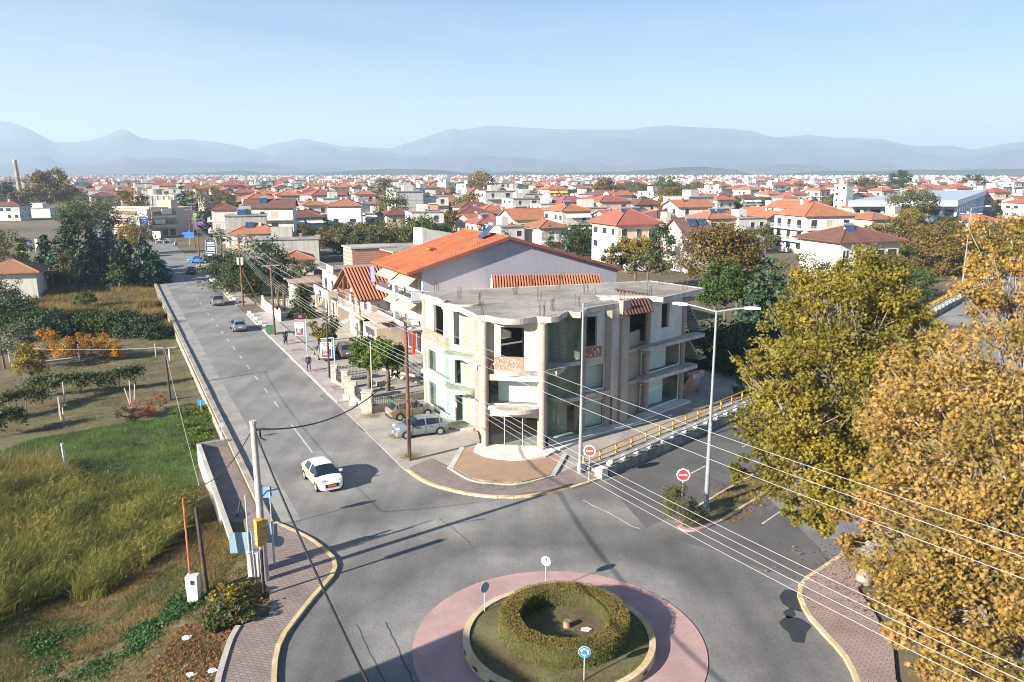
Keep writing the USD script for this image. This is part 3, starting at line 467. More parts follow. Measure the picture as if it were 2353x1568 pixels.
cwall('wall', W6, CR, 6.02, 9.62, 'white_render', [(.35, 1.5, 6.9, 9.25)]); cwall('wall', CR, CM, 2.6, 9.62, 'white_render'); cwall('wall', CR + (.75, .55), CM, 0.2, 2.6, 'cream_render')
cwall('brick_heap', W6 + (.35, .1), CR - (.3, .2), 6.06, 6.85, 'brick_right', th=.2); blobs(W6 + (.3, .1), CR - (.3, .2), 6.06, 6.85, 16)
rec0, rec1 = CM + (0.2, 0.6), CD + (-.6, .2)
cwall('wall', rec0, rec1, 0.2, 7.3, 'taupe_render', th=.2); cwall('wall', rec1, CD, 0.2, 6.3, 'taupe_render')
sl = Z(I6, [(30, 140), (330, 250), (415, 290), (125, 345)], 9.7); mb = MB()
q = [np.array(k) for k in Z(I6, [(-15, 140), (345, 200), (415, 292), (108, 335)], 9.7)]
v = [(*q[0], 10.05), (*q[1], 10.05), (*q[2], 9.35), (*q[3], 9.35)]; v2 = [(x, y, z - .08) for x, y, z in v]; mb.add(v + v2, [(0, 3, 2, 1), (4, 5, 6, 7), (3, 7, 6, 2), (2, 6, 5, 1), (1, 5, 4, 0), (0, 4, 7, 3)])
for k in range(9):
    a, b = np.array(v[0]) + (np.array(v[1]) - v[0]) * (k + .5) / 9, np.array(v[3]) + (np.array(v[2]) - v[3]) * (k + .5) / 9; mb.tube([a + (0, 0, .02), b + (0, 0, .02)], 0.07, 6)
mb.build('tiled_canopy', 'brown_tile', cb, world=True)
cwall('wall', CD, CE, 6.02, 9.62, 'pale_plaster', [(2.0, 3.2, 7.1, 9.2)]); cwall('wall', CE, BR, 0.2, 9.62, 'white_render'); cwall('back_wall', BR, LF, 0.2, 9.62, 'white_render', th=.25)
# side ledges by the right end
nr2 = np.array([.725, -.688])
for z0, z1, ex in ((3.1, 3.4, 1.0), (5.78, 6.06, 2.0)):
    q0, q1 = CD + nr2 * 0.9 + (-1.0, -1.0), CE + nr2 * 1.2 + (.688 * ex, .725 * ex)
    MB().prism(Polygon([tuple(CD + (-1.2, -.9)), tuple(q0), tuple(q1), tuple(CE + (.688 * ex, .725 * ex)), tuple(CE), tuple(CD)]).buffer(-.35).buffer(.35), z0, z1, bottom=True).build('balcony_ledge', 'ledge_concrete', cb, world=True)
# columns
for c, r in ((LF, .22), (CA, .25), (CB, .25), (CD, .25), (CE, .25)): MB().cyl(c, r, 0.0, 9.62, 20).build('column', 'taupe_render', cb, world=True, smooth=40)
for c, w in ((W2 + (.02, -.3), .2), (W6 + (.1, -.3), .24), (CR + (.25, .05), .22)): MB().box(c[0] - w, c[1] - w, 0, c[0] + w, c[1] + w, 9.62).build('pillar', 'taupe_render', cb, world=True)
MB().prism([CM + (-.1, -.5), CM + (.55, .1), CM + (.2, .5), CM + (-.4, -.1)], 0, 10.25).build('pillar', 'taupe_render', cb, world=True)
# glazing
def glaze(p0, p1, z0, z1, div=0, mat='shop_glass', fw=0.07):
    mf, mg = MB(), MB(); L = np.linalg.norm(np.array(p1) - p0); pane_in(mf, mg, p0, p1, 0, L, z0, z1, 0.05, fw, div); f = mf.build('window_frame', 'white_frame', cb, world=True); mg.build('pane', mat, f, world=True)
glaze(fA, fB, 0.22, 2.6, 2); glaze(fA, fB, 3.4, 5.3, 0); glaze(LF + (.15, -.3), W1, 0.35, 2.55, 0, 'green_glass'); glaze(LF + (.15, -.3), W1, 3.4, 5.35, 0, 'green_glass')
glaze(W6 + (.3, .1), CR, 0.3, 2.6); glaze(W6 + (.3, .1), CR, 3.4, 5.5); glaze(CD + (.25, .25), CE - (.25, .25), 0.25, 3.1); glaze(CD + (.25, .25), CE - (.25, .25), 3.45, 5.75); glaze(rec1 + (.1, -.1), CD - (.2, .1), .3, 2.6); glaze(rec1 + (.1, -.1), CD - (.2, .1), 3.4, 5.4)
MB().prism([W6 + (.1, -.05), CR + (0, -.05), CR + (0, .2), W6 + (.1, .2)], 2.6, 3.4).build('lintel', 'cream_render', cb, world=True); MB().prism([W6 + (.1, -.05), CR + (0, -.05), CR + (0, .2), W6 + (.1, .2)], 5.5, 6.0).build('lintel', 'cream_render', cb, world=True)
MB().prism([W6 + nr2 * .55, CR + nr2 * .55, CR, W6], 3.0, 3.3, bottom=True).build('side_ledge', 'ledge_concrete', cb, world=True)
for (c, d, o, mt) in ((bayc, bd, bo, 'green_glass'), ((W5 + W6) / 2, wd, wo2, 'green_glass')):
    h2 = hw if mt and c is bayc else np.linalg.norm(W6 - W5) / 2; dep = 1.3 if c is bayc else 0.9
    for z0, z1 in ((0.25, 3.0), (3.3, 5.72), (6.06, 9.6)):
        arc = bay_arc(c, d, o, h2, dep, 22)
        for k in range(3):
            seg = arc[k * 7:k * 7 + 8]; m = MB(); m.add([(*q, z0) for q in seg] + [(*q, z1) for q in seg], [(i, i + 1, len(seg) + i + 1, len(seg) + i) for i in range(len(seg) - 1)]); m.build('bay_pane', mt, cb, world=True, smooth=True)
    for z0, z1 in ((0.0, .25), (3.0, 3.3), (5.8, 6.08)): MB().prism(Polygon([tuple(q) for q in bay_arc(c, d, o, h2 + .15, dep + .22)]), z0, z1, bottom=True).build('bay_floor', 'ledge_concrete', cb, world=True)
# boards standing behind the shop windows, and what shows inside
ln = (W1 - LF) / np.linalg.norm(W1 - LF)
for z0, z1 in ((.25, 2.7), (3.4, 5.6)):
    cwall('board', LF + ln * 1.1 - nl * .5, W1 - nl * .5, z0, z1, 'board_white', th=.05)
cwall('board', fA + (fB - fA) * .22 + (0, 1.0), fB + (-.1, 1.0), 3.4, 5.6, 'board_white', th=.05)
cwall('board', W6 + (.2, .8), CR + (-.1, .7), .25, 2.9, 'board_white', th=.05); cwall('board', W6 + (.2, .8), CR + (-.1, .7), 3.4, 5.6, 'board_white', th=.05); cwall('board', CD + (-.2, 1.0), CD + (2.0, 3.1), .25, 3.0, 'board_white', th=.05); cwall('board', CD + (-.2, 1.0), CD + (2.2, 3.3), 3.4, 5.7, 'board_white', th=.05)
for z0, z1 in ((.2, 3.0), (3.35, 5.7), (6.02, 9.6)):
    for c in ((1.0, 62.0), (-2.0, 66.0), (4.6, 65.5), (9.0, 68)): MB().box(c[0] - .2, c[1] - .2, z0, c[0] + .2, c[1] + .2, z1).build('inner_pillar', 'pale_plaster', cb, world=True)
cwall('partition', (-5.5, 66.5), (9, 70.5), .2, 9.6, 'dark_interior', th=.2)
# step of the entrance, and the strip round the foot of the right side
MB().prism(Polygon(Z(I4, [(755, 1290), (900, 1352), (1100, 1390), (1300, 1400), (1500, 1388), (1700, 1358), (1835, 1285)], .3) + [tuple(CB + (.5, .6)), tuple(CA + (-.6, .5))]), -.1, .3).build('entrance_step', 'marble', cb, world=True)
MB().prism(Polygon([tuple(q) for q in (CB + (.5, .6), W5, W6, CR, CM, CD, CE, CE + nr2 * 1.1, CD + nr2 * 1.1, CM + nr2 * 1.0, CR + nr2 * 1.0, W6 + nr2 * 1.3 + (-.3, -.4), CB + (1.3, .2))]).buffer(0), -.1, .24).build('base_strip', 'marble', cb, world=True)
# outside stair at the right end
st = np.array([.688, .725]); so = CE + (.2, .5)
for (z0, z1, k0) in ((0.1, 3.2, 0), (3.3, 5.9, 1), (6.0, 9.0, 2)):
    n = 9; mb = MB(); dirv = st if k0 % 2 == 0 else st
    for k in range(n):
        a = so + nr2 * -.2 + st * (2.9 - 0.3 * k); z = z0 + (z1 - z0) * (k + 1) / n
        mb.prism([a, a + st * .34, a + st * .34 - nr2 * 1.3, a - nr2 * 1.3], z - .22, z, bottom=True)
    mb.build('stair_flight', 'old_concrete', cb, world=True)
    MB().prism([so + st * 2.9 + nr2 * .0, so + st * 4.1 + nr2 * .0, so + st * 4.1 - nr2 * 1.5, so + st * 2.9 - nr2 * 1.5], z0 - .15 if k0 else .02, z0 + .02 if k0 else .3, bottom=True).build('stair_landing', 'old_concrete', cb, world=True)
bw0, bw1 = so + st * .4 - nr2 * .15, so + st * 3.9 - nr2 * .15
bwp = MB().prism([bw0, bw1, bw1 - nr2 * .2, bw0 - nr2 * .2], 0, .9).add([(*bw0, .9), (*bw1, .9), (*bw1, 2.1), (*(bw0 + st * 1.5), 2.1)], [(0, 1, 2, 3)]).build('stair_wall', 'brick_right', cb, world=True)
pm('graffiti_white', (0.7, 0.55, 0.55), 0.6, 0.1); pm('graffiti_blue', (0.10, 0.38, 0.48), 0.6, 0.1)
def text_on(parent, text, h, mat, origin_pt, along, up=(0, 0, 1), off=0.01, name='lettering', bold=True, center=False):
    m = meshkit.text_mesh(text, h, 0.006, bold=bold); v = np.array(m.vertices); w = v[:, 0].max(); a = np.array([along[0], along[1], 0]); a /= np.linalg.norm(a); up = np.array(up, float); n = np.cross(a, up)
    if center: v[:, 0] -= w / 2
    P = np.array(origin_pt, float) + v[:, :1] * a + v[:, 1:2] * up + (v[:, 2:3] + off) * n; mb = MB(); mb.add(P, m.faces); return mb.build(name, mat, parent, world=True)
text_on(bwp, 'RouTE', .5, 'graffiti_white', (*(bw0 + st * 1.7), 1.4), st); text_on(bwp, 'USK', .5, 'graffiti_blue', (*(bw0 + st * 1.75), .8), st)
# ---- houses
for n, c, st in (('wall_white', (.56, .54, .5), .25), ('wall_cream', (.58, .49, .37), .18), ('wall_peach', (.60, .44, .32), .12), ('wall_grey', (.45, .44, .43), .2), ('wall_blue', (.62, .66, .7), .1), ('wall_yellow', (.62, .46, .22), .08), ('wall_lilac', (.42, .41, .46), .07), ('wall_concrete', (.36, .345, .32), .35), ('wall_beige', (.55, .46, .36), .12)):
    pm(n, c, .85, .05, .25, .05, 7, stain=st)
for n, c, c2 in (('tile_orange', (.29, .105, .052), (.36, .145, .075)), ('tile_brown', (.115, .05, .04), (.16, .068, .05)), ('tile_red', (.25, .08, .06), (.28, .095, .07)), ('tile_old', (.30, .12, .06), (.22, .11, .065)), ('tile_dark', (.12, .07, .06), (.15, .08, .065))):
    pm(n, np.array(c) / .88, .8, .12, .5, .22, 5, c2=c2)
pm('window_dark', (.035, .045, .055), .15, .2, .4, spec=.6); pm('shutter', (.42, .34, .27), .7, .08); pm('shutter_grey', (.5, .5, .5), .7, .08); pm('awning_white', (.62, .6, .57), .8, .05); pm('awning_cream', (.52, .41, .26), .8, .05); pm('awning_yellow', (.7, .42, .08), .8, .05)
pm('rail_white', (.5, .49, .48), .6, .05); pm('rail_dark', (.05, .05, .055), .5, .1); pm('timber', (.23, .1, .045), .7, .2, 3); pm('solar_blue', (.03, .06, .12), .12, .2, spec=.7); pm('steel', (.55, .56, .57), .35, .1, metal=.7); pm('galvanised', (.45, .46, .47), .5, .1, metal=.3); pm('roof_white', (.6, .6, .58), .8, .1); pm('chimney_red', (.36, .10, .07), .8, .1)
brickm('brick_wall', (.42, .15, .08), (.36, .125, .07), (.4, .3, .24), AZ1 + 90, .6, .3, ms=.04)
def hip(mb, W, D, z, h, e, ridge=None):      # hip roof with eaves e; the ridge lies along the longer side
    x, y = W / 2 + e, D / 2 + e; rl = max(0.05, abs(x - y)) if ridge is None else ridge
    a, b = ((-rl, 0), (rl, 0)) if x >= y else ((0, -rl), (0, rl))
    v = [(-x, -y, z), (x, -y, z), (x, y, z), (-x, y, z), (*a, z + h), (*b, z + h)]; w = [(p, q, r - .16) for p, q, r in v[:4]]
    f = [(0, 1, 5), (0, 5, 4), (1, 2, 5), (2, 3, 4), (2, 4, 5), (3, 0, 4)] if x >= y else [(0, 1, 4), (1, 2, 5), (1, 5, 4), (2, 3, 5), (3, 0, 4), (3, 4, 5)]
    mb.add(v, f); mb.add(v[:4] + w, [(0, 4, 5, 1), (1, 5, 6, 2), (2, 6, 7, 3), (3, 7, 4, 0), (7, 6, 5, 4)]); ax = [np.array(k) for k in v]
    for i, j in ((0, 4), (1, 5 if x >= y else 4), (2, 5), (3, 4 if x >= y else 5), (4, 5)): mb.tube([ax[i] + (0, 0, .03), ax[j] + (0, 0, .03)], .11, 5)
    return mb
def gable(mb, W, D, z, h, e, axis='y', th=.16):      # ridge along axis
    x, y = W / 2 + e, D / 2 + e
    if axis == 'y': v = [(-x, -y, z), (0, -y, z + h), (x, -y, z), (-x, y, z), (0, y, z + h), (x, y, z)]
    else: v = [(-x, -y, z), (-x, 0, z + h), (-x, y, z), (x, -y, z), (x, 0, z + h), (x, y, z)]
    w = [(p, q, r - th) for p, q, r in v]; f = [(0, 1, 4, 3), (1, 2, 5, 4), (6, 9, 10, 7), (7, 10, 11, 8), (0, 6, 7, 1), (1, 7, 8, 2), (3, 4, 10, 9), (4, 5, 11, 10), (0, 3, 9, 6), (2, 8, 11, 5)]
    if axis != 'y': f = [q[::-1] for q in f]
    mb.add(v + w, f); mb.tube([np.array(v[1]) + (0, 0, .03), np.array(v[4]) + (0, 0, .03)], .12, 5); return mb
def house(name, label, loc, rot, W, D, st, wall='wall_white', roof='hip', tile='tile_orange', sh=3.0, pitch=.36, eave=.7, balc='', awn='', awnmat='awning_white', win='fblr', wmat='window_dark', solar=0, chim=1, group=None, parent=None, nwin=None, base=0.0, cat='house', seed=0, rail='rail_white', plain=False):
    rr = random.Random(seed * 77 + int(W * 10) + int(D * 13)); p = parent or thing(name, label, cat, loc, rot, group); H = st * sh + .3; w, d = W / 2, D / 2
    mb = MB().box(-w, -d, -base - .3, w, d, H)
    if roof == 'gable': mb.add([(-w, -d, H), (0, -d, H + pitch * w), (w, -d, H), (-w, d, H), (0, d, H + pitch * w), (w, d, H)], [(0, 2, 1), (3, 4, 5)])
    if roof == 'gablex': mb.add([(-w, -d, H), (-w, 0, H + pitch * d), (-w, d, H), (w, -d, H), (w, 0, H + pitch * d), (w, d, H)], [(0, 1, 2), (3, 5, 4)])
    mb.build('wall', wall, p)
    bm = MB()
    for k in range(1, st): bm.box(-w - .06, -d - .06, k * sh - .12, w + .06, d + .06, k * sh + .06)
    if st > 1: bm.build('floor_band', 'wall_grey', p)
    if roof == 'hip': rp = hip(MB(), W, D, H + .16, pitch * (min(w, d) + eave), eave).build('roof', tile, p); rh = pitch * (min(w, d) + eave)
    elif roof == 'gable': rp = gable(MB(), W, D, H + .1 - pitch * eave, pitch * (w + eave), eave).build('roof', tile, p); rh = pitch * w
    elif roof == 'gablex': rp = gable(MB(), W, D, H + .1 - pitch * eave, pitch * (d + eave), eave, 'x').build('roof', tile, p); rh = pitch * d
    else:
        rp = MB().box(-w - eave * .4, -d - eave * .4, H - .02, w + eave * .4, d + eave * .4, H + .22).build('roof', 'roof_screed', p); rh = .3
        MB().box(-w * .35, -d * .1, H + .2, w * .25, d * .6, H + 2.4).build('stair_head', wall, p)
    sides = {'f': ((-w, -d), (1, 0), (0, -1), W), 'b': ((w, d), (-1, 0), (0, 1), W), 'r': ((w, -d), (0, 1), (1, 0), D), 'l': ((-w, d), (0, -1), (-1, 0), D)}
    def slab(o, al, nn, u0, u1, d0, d1, z0, z1, mb):
        A = np.array(o); al, nn = np.array(al), np.array(nn); q = [A + al * u0 + nn * d0, A + al * u1 + nn * d0, A + al * u1 + nn * d1, A + al * u0 + nn * d1]
        mb.prism(q, z0, z1, bottom=True); return mb
    for s in win:
        o, al, nn, L = sides[s]; n = nwin or max(2, int(L / 2.9))
        for k in range(st):
            bl = s in balc and k > 0
            for i in range(n):
                u = L * (i + .5) / n + rr.uniform(-.2, .2); ww = rr.choice((.6, .8, 1.0)); z0 = k * sh + (.35 if bl else 1.15); z1 = k * sh + 2.45
                if rr.random() < .07: continue
                f = slab(o, al, nn, u - ww - .08, u + ww + .08, 0, .03, z0 - .08, z1 + .08, MB()).build('window', 'white_frame', p)
                if not plain:
                    m2 = wmat if rr.random() < .7 else rr.choice(('shutter', 'shutter_grey')); slab(o, al, nn, u - ww, u + ww, .0, .045, z0, z1, MB()).build('pane', m2, f)
    for s in balc:
        o, al, nn, L = sides[s]
        for k in range(1, st):
            z = k * sh; b = slab(o, al, nn, .2, L - .2, 0, 1.35, z - .1, z + .08, MB()).build('balcony', 'wall_white', p); m = MB(); slab(o, al, nn, .2, L - .2, 1.27, 1.31, z + .98, z + 1.04, m)
            for u in np.arange(.25, L - .2, .34): slab(o, al, nn, u, u + .05, 1.27, 1.3, z + .08, z + 1.0, m)
            for u in (.2, L - .26): slab(o, al, nn, u, u + .06, 0, 1.3, z + .96, z + 1.04, m)
            m.build('railing', rail, b)
            if s in awn:
                A, al_, nn_ = np.array(o), np.array(al), np.array(nn); n = max(1, int(L / 4.5))
                for i in range(n):
                    u0, u1 = L * i / n + .35, L * (i + 1) / n - .35; zt = z + sh - .15; q0, q1, q2, q3 = A + al_ * u0 + nn_ * .05, A + al_ * u1 + nn_ * .05, A + al_ * u1 + nn_ * 1.7, A + al_ * u0 + nn_ * 1.7
                    MB().add([(*q0, zt), (*q1, zt), (*q2, zt - 1.15), (*q3, zt - 1.15), (*q0, zt - .03), (*q1, zt - .03), (*q2, zt - 1.18), (*q3, zt - 1.18)], [(0, 1, 2, 3), (7, 6, 5, 4), (3, 2, 6, 7), (0, 3, 7, 4), (1, 5, 6, 2)]).build('awning', awnmat, p)
    for i in range(chim):
        x, y = rr.uniform(-.5, .5) * w, rr.uniform(-.4, .5) * d; c = MB().box(x - .3, y - .3, H, x + .3, y + .3, H + rh + .55).build('chimney', rr.choice(('white_render', 'chimney_red')), rp); MB().box(x - .38, y - .38, H + rh + .55, x + .38, y + .38, H + rh + .68).build('chimney_cap', 'wall_concrete', rp)
    for i in range(solar):
        x, y = -w * .4 + i * 2.6, -d * .35; z = H + rh * .55 + .1; sp = MB().add([(x, y - 1, z), (x + 2, y - 1, z), (x + 2, y + .6, z + 1.3), (x, y + .6, z + 1.3), (x, y - 1, z - .1), (x + 2, y - 1, z - .1), (x + 2, y + .6, z + 1.2), (x, y + .6, z + 1.2)], [(0, 1, 2, 3), (7, 6, 5, 4), (0, 4, 5, 1), (1, 5, 6, 2), (3, 2, 6, 7), (0, 3, 7, 4)]).build('solar_panel', 'solar_blue', rp)
        MB().tube([(x - .1, y + .75, z + 1.45), (x + 2.1, y + .75, z + 1.45)], .26, 10).build('water_tank', 'steel', rp); m = MB()
        for q in (x + .1, x + 1.9): m.bar((q, y + .7, z - .8), (q, y + .7, z + 1.4), .06)
        m.build('tank_stand', 'galvanised', rp)
    return p
HOUSES = []
def hz(px, y_eave, h, zc=None):      # where a house stands whose eaves, h above the ground, show at this pixel
    zc = zc or 1869.0 * (CAM_H - h) / (y_eave - HOR); q = by_depth(px, y_eave, zc); return (q[0], q[1], 0.0), zc
def H_at(name, label, px, ye, wpx, D, rot, st, sh=3.0, zc=None, back=True, **k):
    if px > 1080 or rot < 0: rot = 25 + rot * .3; k = {a: (b.replace('r', 'l') if a in ('win', 'balc', 'awn') else b) for a, b in k.items()}; k.setdefault('win', 'fl')
    h = st * sh + .3; loc, zc = hz(px, ye, h, zc); W = wpx * zc / FPX * (.78 if rot > 20 else 1); r = math.hypot(loc[0], loc[1]); loc = (loc[0] * (1 + D * .5 / r), loc[1] * (1 + D * .5 / r), 0); HOUSES.append((loc[0], loc[1], max(W, D)))
    return house(name, label, loc, rot, W, D, st, sh=sh, **k)
T = [  # name, label, px, eave y, width px, depth, rotation, storeys, storey height, options
 ('house', 'pale blue three storey house with brown hip roof and small balconies', 793, 474.6, 76, 11, 8, 3, 3.07, dict(wall='wall_blue', tile='tile_old', balc='r', win='fr', nwin=2, chim=2)),
 ('hall', 'low cream hall with flat grey roof behind green trees', 862, 481, 46, 14, 5, 1, 4.2, dict(wall='wall_cream', roof='flat', win='', chim=0)),
 ('apartment_house', 'long pale building with weathered concrete wall and brown roof', 748, 448, 98, 12, 6, 3, 2.9, dict(wall='wall_concrete', roof='gablex', tile='tile_brown', win='f', chim=1)),
 ('house', 'dark brown hip roofed house with cream upper band', 704, 494, 52, 11, 10, 2, 3.1, dict(wall='wall_cream', tile='tile_brown', balc='f', rail='rail_dark')),
 ('apartment_house', 'yellow apartment building with brown roof below the bell tower', 984, 440, 72, 12, 4, 3, 2.9, dict(wall='wall_yellow', roof='gablex', tile='tile_brown', balc='f')),
 ('house', 'white house with rows of white balconies in front of the yellow building', 993, 447.5, 48, 10, -12, 2, 3.8, dict(balc='fr', tile='tile_brown')),
 ('office_block', 'big white flat roofed block standing above the far roofs on the left', 758, 411.5, 40, 20, 0, 4, 3.4, dict(roof='flat', chim=0, nwin=6)),
 ('house', 'white house with old brown hip roof and four brown shutters behind the gabled block', 1254, 524.6, 90, 10, -4, 2, 3.05, dict(tile='tile_old', balc='f', wmat='shutter', nwin=4, win='f', rail='rail_dark', eave=.9)),
 ('apartment_house', 'orange roofed apartment house with two rows of white awnings', 1303, 486, 92, 12, -8, 3, 3.2, dict(wall='wall_peach', balc='f', awn='f', solar=1)),
 ('house', 'house with broad plain orange roof behind the old brown hip roof', 1205, 503, 92, 14, -18, 2, 3.5, dict(wall='wall_cream', roof='gablex', win='')),
 ('house', 'white flat roofed house left of the old brown hip roof', 1160, 522, 76, 10, -2, 2, 3.2, dict(roof='flat', chim=2, win='f')),
 ('house', 'low house with bright red roof and open loft', 1115, 515, 84, 11, -10, 2, 3.1, dict(tile='tile_red', solar=1, wall='wall_white')),
 ('apartment_house', 'tall grey blue blind walled block with dark roof in the middle of the town', 1114, 444, 50, 14, 5, 3, 3.2, dict(wall='wall_lilac', roof='gablex', tile='tile_brown', win='')),
 ('apartment_house', 'white and cream block left of the grey blue blind wall', 1067, 449, 42, 12, 5, 3, 3.2, dict(roof='flat', balc='f')),
 ('apartment_house', 'grey blue block with wide gable in the far middle of the town', 1145, 441, 46, 12, 0, 3, 3.1, dict(wall='wall_lilac', roof='gable', tile='tile_brown', win='', pitch=.5)),
 ('house', 'white house with a small white gable and red roof right of the grey blue gable', 1204, 453, 64, 11, 0, 2, 3.1, dict(roof='gablex', tile='tile_brown', awn='f', balc='f')),
 ('apartment_house', 'peach four storey block with yellow awnings and plain tower wall', 1270, 436, 60, 12, -6, 4, 2.95, dict(wall='wall_peach', balc='f', awn='f', awnmat='awning_yellow', roof='hip')),
 ('house', 'white house with broad orange hip roof below the peach block', 1335, 453, 70, 12, -14, 2, 3.6, dict(wall='wall_white', balc='l')),
 ('apartment_house', 'white house with dark gable and broad white awnings', 1376, 446, 52, 11, 4, 3, 2.75, dict(roof='gable', tile='tile_brown', balc='f', awn='f')),
 ('apartment_house', 'peach three storey house with large red hip roof and dormer', 1436, 517, 138, 12, -12, 3, 3.0, dict(wall='wall_peach', tile='tile_red', balc='f', solar=2, pitch=.55, nwin=3, eave=1.0)),
 ('house', 'house with broad brown hip roof and small dormer behind the red hip roof', 1478, 471, 84, 13, -16, 3, 2.6, dict(wall='wall_peach', tile='tile_brown', balc='f', solar=1, pitch=.45)),
 ('house', 'white house with very broad orange hip roof left of the yellow tree', 1618, 466, 116, 13, -8, 2, 3.3, dict(wall='wall_white', pitch=.3)),
 ('house', 'cream house with orange roof and green tanked solar heaters', 1636, 503, 100, 11, -14, 2, 3.3, dict(wall='wall_cream', solar=2)),
 ('house', 'white walled house with dark brown roof and two solar heaters', 1580, 543, 70, 11, -24, 2, 3.6, dict(wall='wall_white', tile='tile_dark', roof='gablex', solar=2, win='', pitch=.6, chim=0)),
 ('house', 'plain beige block with red edged flat roof', 1535, 508, 54, 9, -10, 2, 2.9, dict(wall='wall_beige', roof='flat', win='', chim=1)),
 ('apartment_house', 'large white house with orange roofs and long white balconies', 1870, 497, 128, 14, -38, 3, 3.05, dict(wall='wall_white', balc='fl', win='flr', pitch=.42, chim=1, nwin=3)),
 ('house', 'near white house with brown hip roof and blue solar panel behind the conifers', 1950, 556, 160, 12, -28, 2, 3.6, dict(wall='wall_white', tile='tile_brown', balc='f', solar=1, win='f', nwin=5, rail='rail_white', eave=1.2, pitch=.36)),
 ('house', 'grey brown house with orange brown roof right of the large white house', 1995, 505, 64, 11, -20, 2, 3.8, dict(wall='wall_beige', tile='tile_old')),
 ('house', 'white house with flat roof carrying a row of solar panels', 1774, 478, 46, 9, -12, 2, 3.8, dict(roof='flat', solar=2, balc='f')),
 ('house', 'white flat roofed house with brick roof hut beside the autumn tree', 1705, 502, 98, 10, -12, 2, 3.3, dict(roof='flat', balc='f', chim=1, win='fl')),
 ('tower_block', 'tall plain white tower standing left of the blue factory hall', 1940, 424.7, 31, 8, 20, 4, 3.4, dict(roof='flat', win='r', chim=0)),
 ('apartment_house', 'white four storey block with dark shaded end and orange roof', 1714, 437, 36, 13, 35, 3, 3.2, dict(balc='r', win='r')),
 ('house', 'left one of two orange hip roofs in front of the far trees', 1765, 447, 50, 12, -6, 2, 3.8, dict(balc='f')), ('house', 'right one of two orange hip roofs in front of the far trees', 1825, 447.5, 54, 12, -10, 2, 3.8, dict(balc='f', tile='tile_red')),
 ('house', 'group house with several orange gables in front of the factory hall', 1990, 480, 80, 14, -12, 2, 3.6, dict(solar=1)),
 ('apartment_house', 'white five storey block right of the blue factory hall', 2288, 431, 46, 14, 12, 4, 2.95, dict(roof='flat', win='fr', balc='r')),
 ('house', 'white house with blind grey side wall and roof hut before the factory hall', 2060, 494, 104, 9, 24, 2, 3.6, dict(wall='wall_white', roof='flat', win='l', chim=0)),
 ('house', 'single storey house with orange hip roof hidden among the trees', 2236, 508, 92, 11, -4, 1, 4.2, dict(wall='wall_white')),
 ('office_block', 'long white block at the right edge of the far town', 2325, 419, 60, 20, 0, 3, 3.9, dict(roof='flat', nwin=8)), ('house', 'red roofed house at the right edge of the town', 2345, 468, 40, 11, 0, 2, 3.3, dict(tile='tile_red')),
 ('house', 'house with bright orange hip roof beside the street at the left', 588, 538, 104, 9, 14, 2, 2.85, dict(wall='wall_cream', pitch=.42, solar=1, win='fl', balc='l')),
 ('workshop', 'long low workshop with blind concrete wall facing the garden trees', 652, 551, 162, 10, 12, 1, 5.2, dict(wall='wall_concrete', roof='flat', win='', chim=1)),
 ('apartment_house', 'white house with blind concrete side wall and roof terrace', 566, 497, 90, 9, 16, 3, 2.9, dict(wall='wall_concrete', roof='flat', win='l', balc='l', solar=1)),
 ('apartment_house', 'long white apartment house with dark brown roof', 622, 476, 108, 11, 10, 3, 3.4, dict(roof='gablex', tile='tile_brown', balc='f', win='f', chim=2, solar=1)),
 ('apartment_house', 'white house with brown hip roof left of the long brown roofed one', 518, 482, 56, 10, 16, 3, 3.15, dict(tile='tile_brown', balc='l', win='fl')),
 ('cottage', 'cottage with old orange tile roof behind the dark street tree', 680, 598, 72, 7, 18, 1, 2.8, dict(wall='wall_cream', tile='tile_old', chim=0)),
 ('shed', 'beige shed with rusty corrugated roof behind the street poles', 696, 648, 72, 5, 24, 1, 3.0, dict(wall='wall_cream', roof='gablex', tile='rusty_sheet', pitch=.12, chim=0, win='f')),
 ('house', 'white house with brown hip roof at the far left edge', 24, 474, 62, 11, 8, 2, 2.95, dict(tile='tile_brown')), ('station_building', 'long low yellow building with red roof at the far left', 36, 463, 100, 10, 4, 1, 4.7, dict(wall='wall_yellow', roof='gablex', tile='tile_brown', nwin=6)),
 ('warehouse', 'long low white walled warehouse behind the flagpoles', 90, 480, 76, 12, 4, 1, 3.7, dict(roof='flat', win='', chim=0)),
 ('house', 'white cottage with tile roof at the left edge of the dry field', 26, 629, 122, 8, 20, 1, 3.2, dict(wall='wall_white', tile='tile_old', win='', chim=0, pitch=.4, base=1)),
 ('house', 'small pale house with patched sheet roof right of the gabled block', 1445, 584, 60, 7, -18, 1, 3.2, dict(wall='wall_blue', roof='gablex', tile='rusty_sheet', pitch=.15, chim=0)),
]
pm('rusty_sheet', (.42, .36, .32), .8, .3, .8, c2=(.36, .22, .17), stretch=(3, 3, 3))
for i, (nm, lb, px, ye, wpx, D, rot, st, sh, k) in enumerate(T): H_at(nm, lb, px, ye, wpx, D, rot, st, sh, seed=i, cat={'apartment_house': 'apartment house', 'office_block': 'office block', 'tower_block': 'tower block', 'station_building': 'station building'}.get(nm, nm), **k)
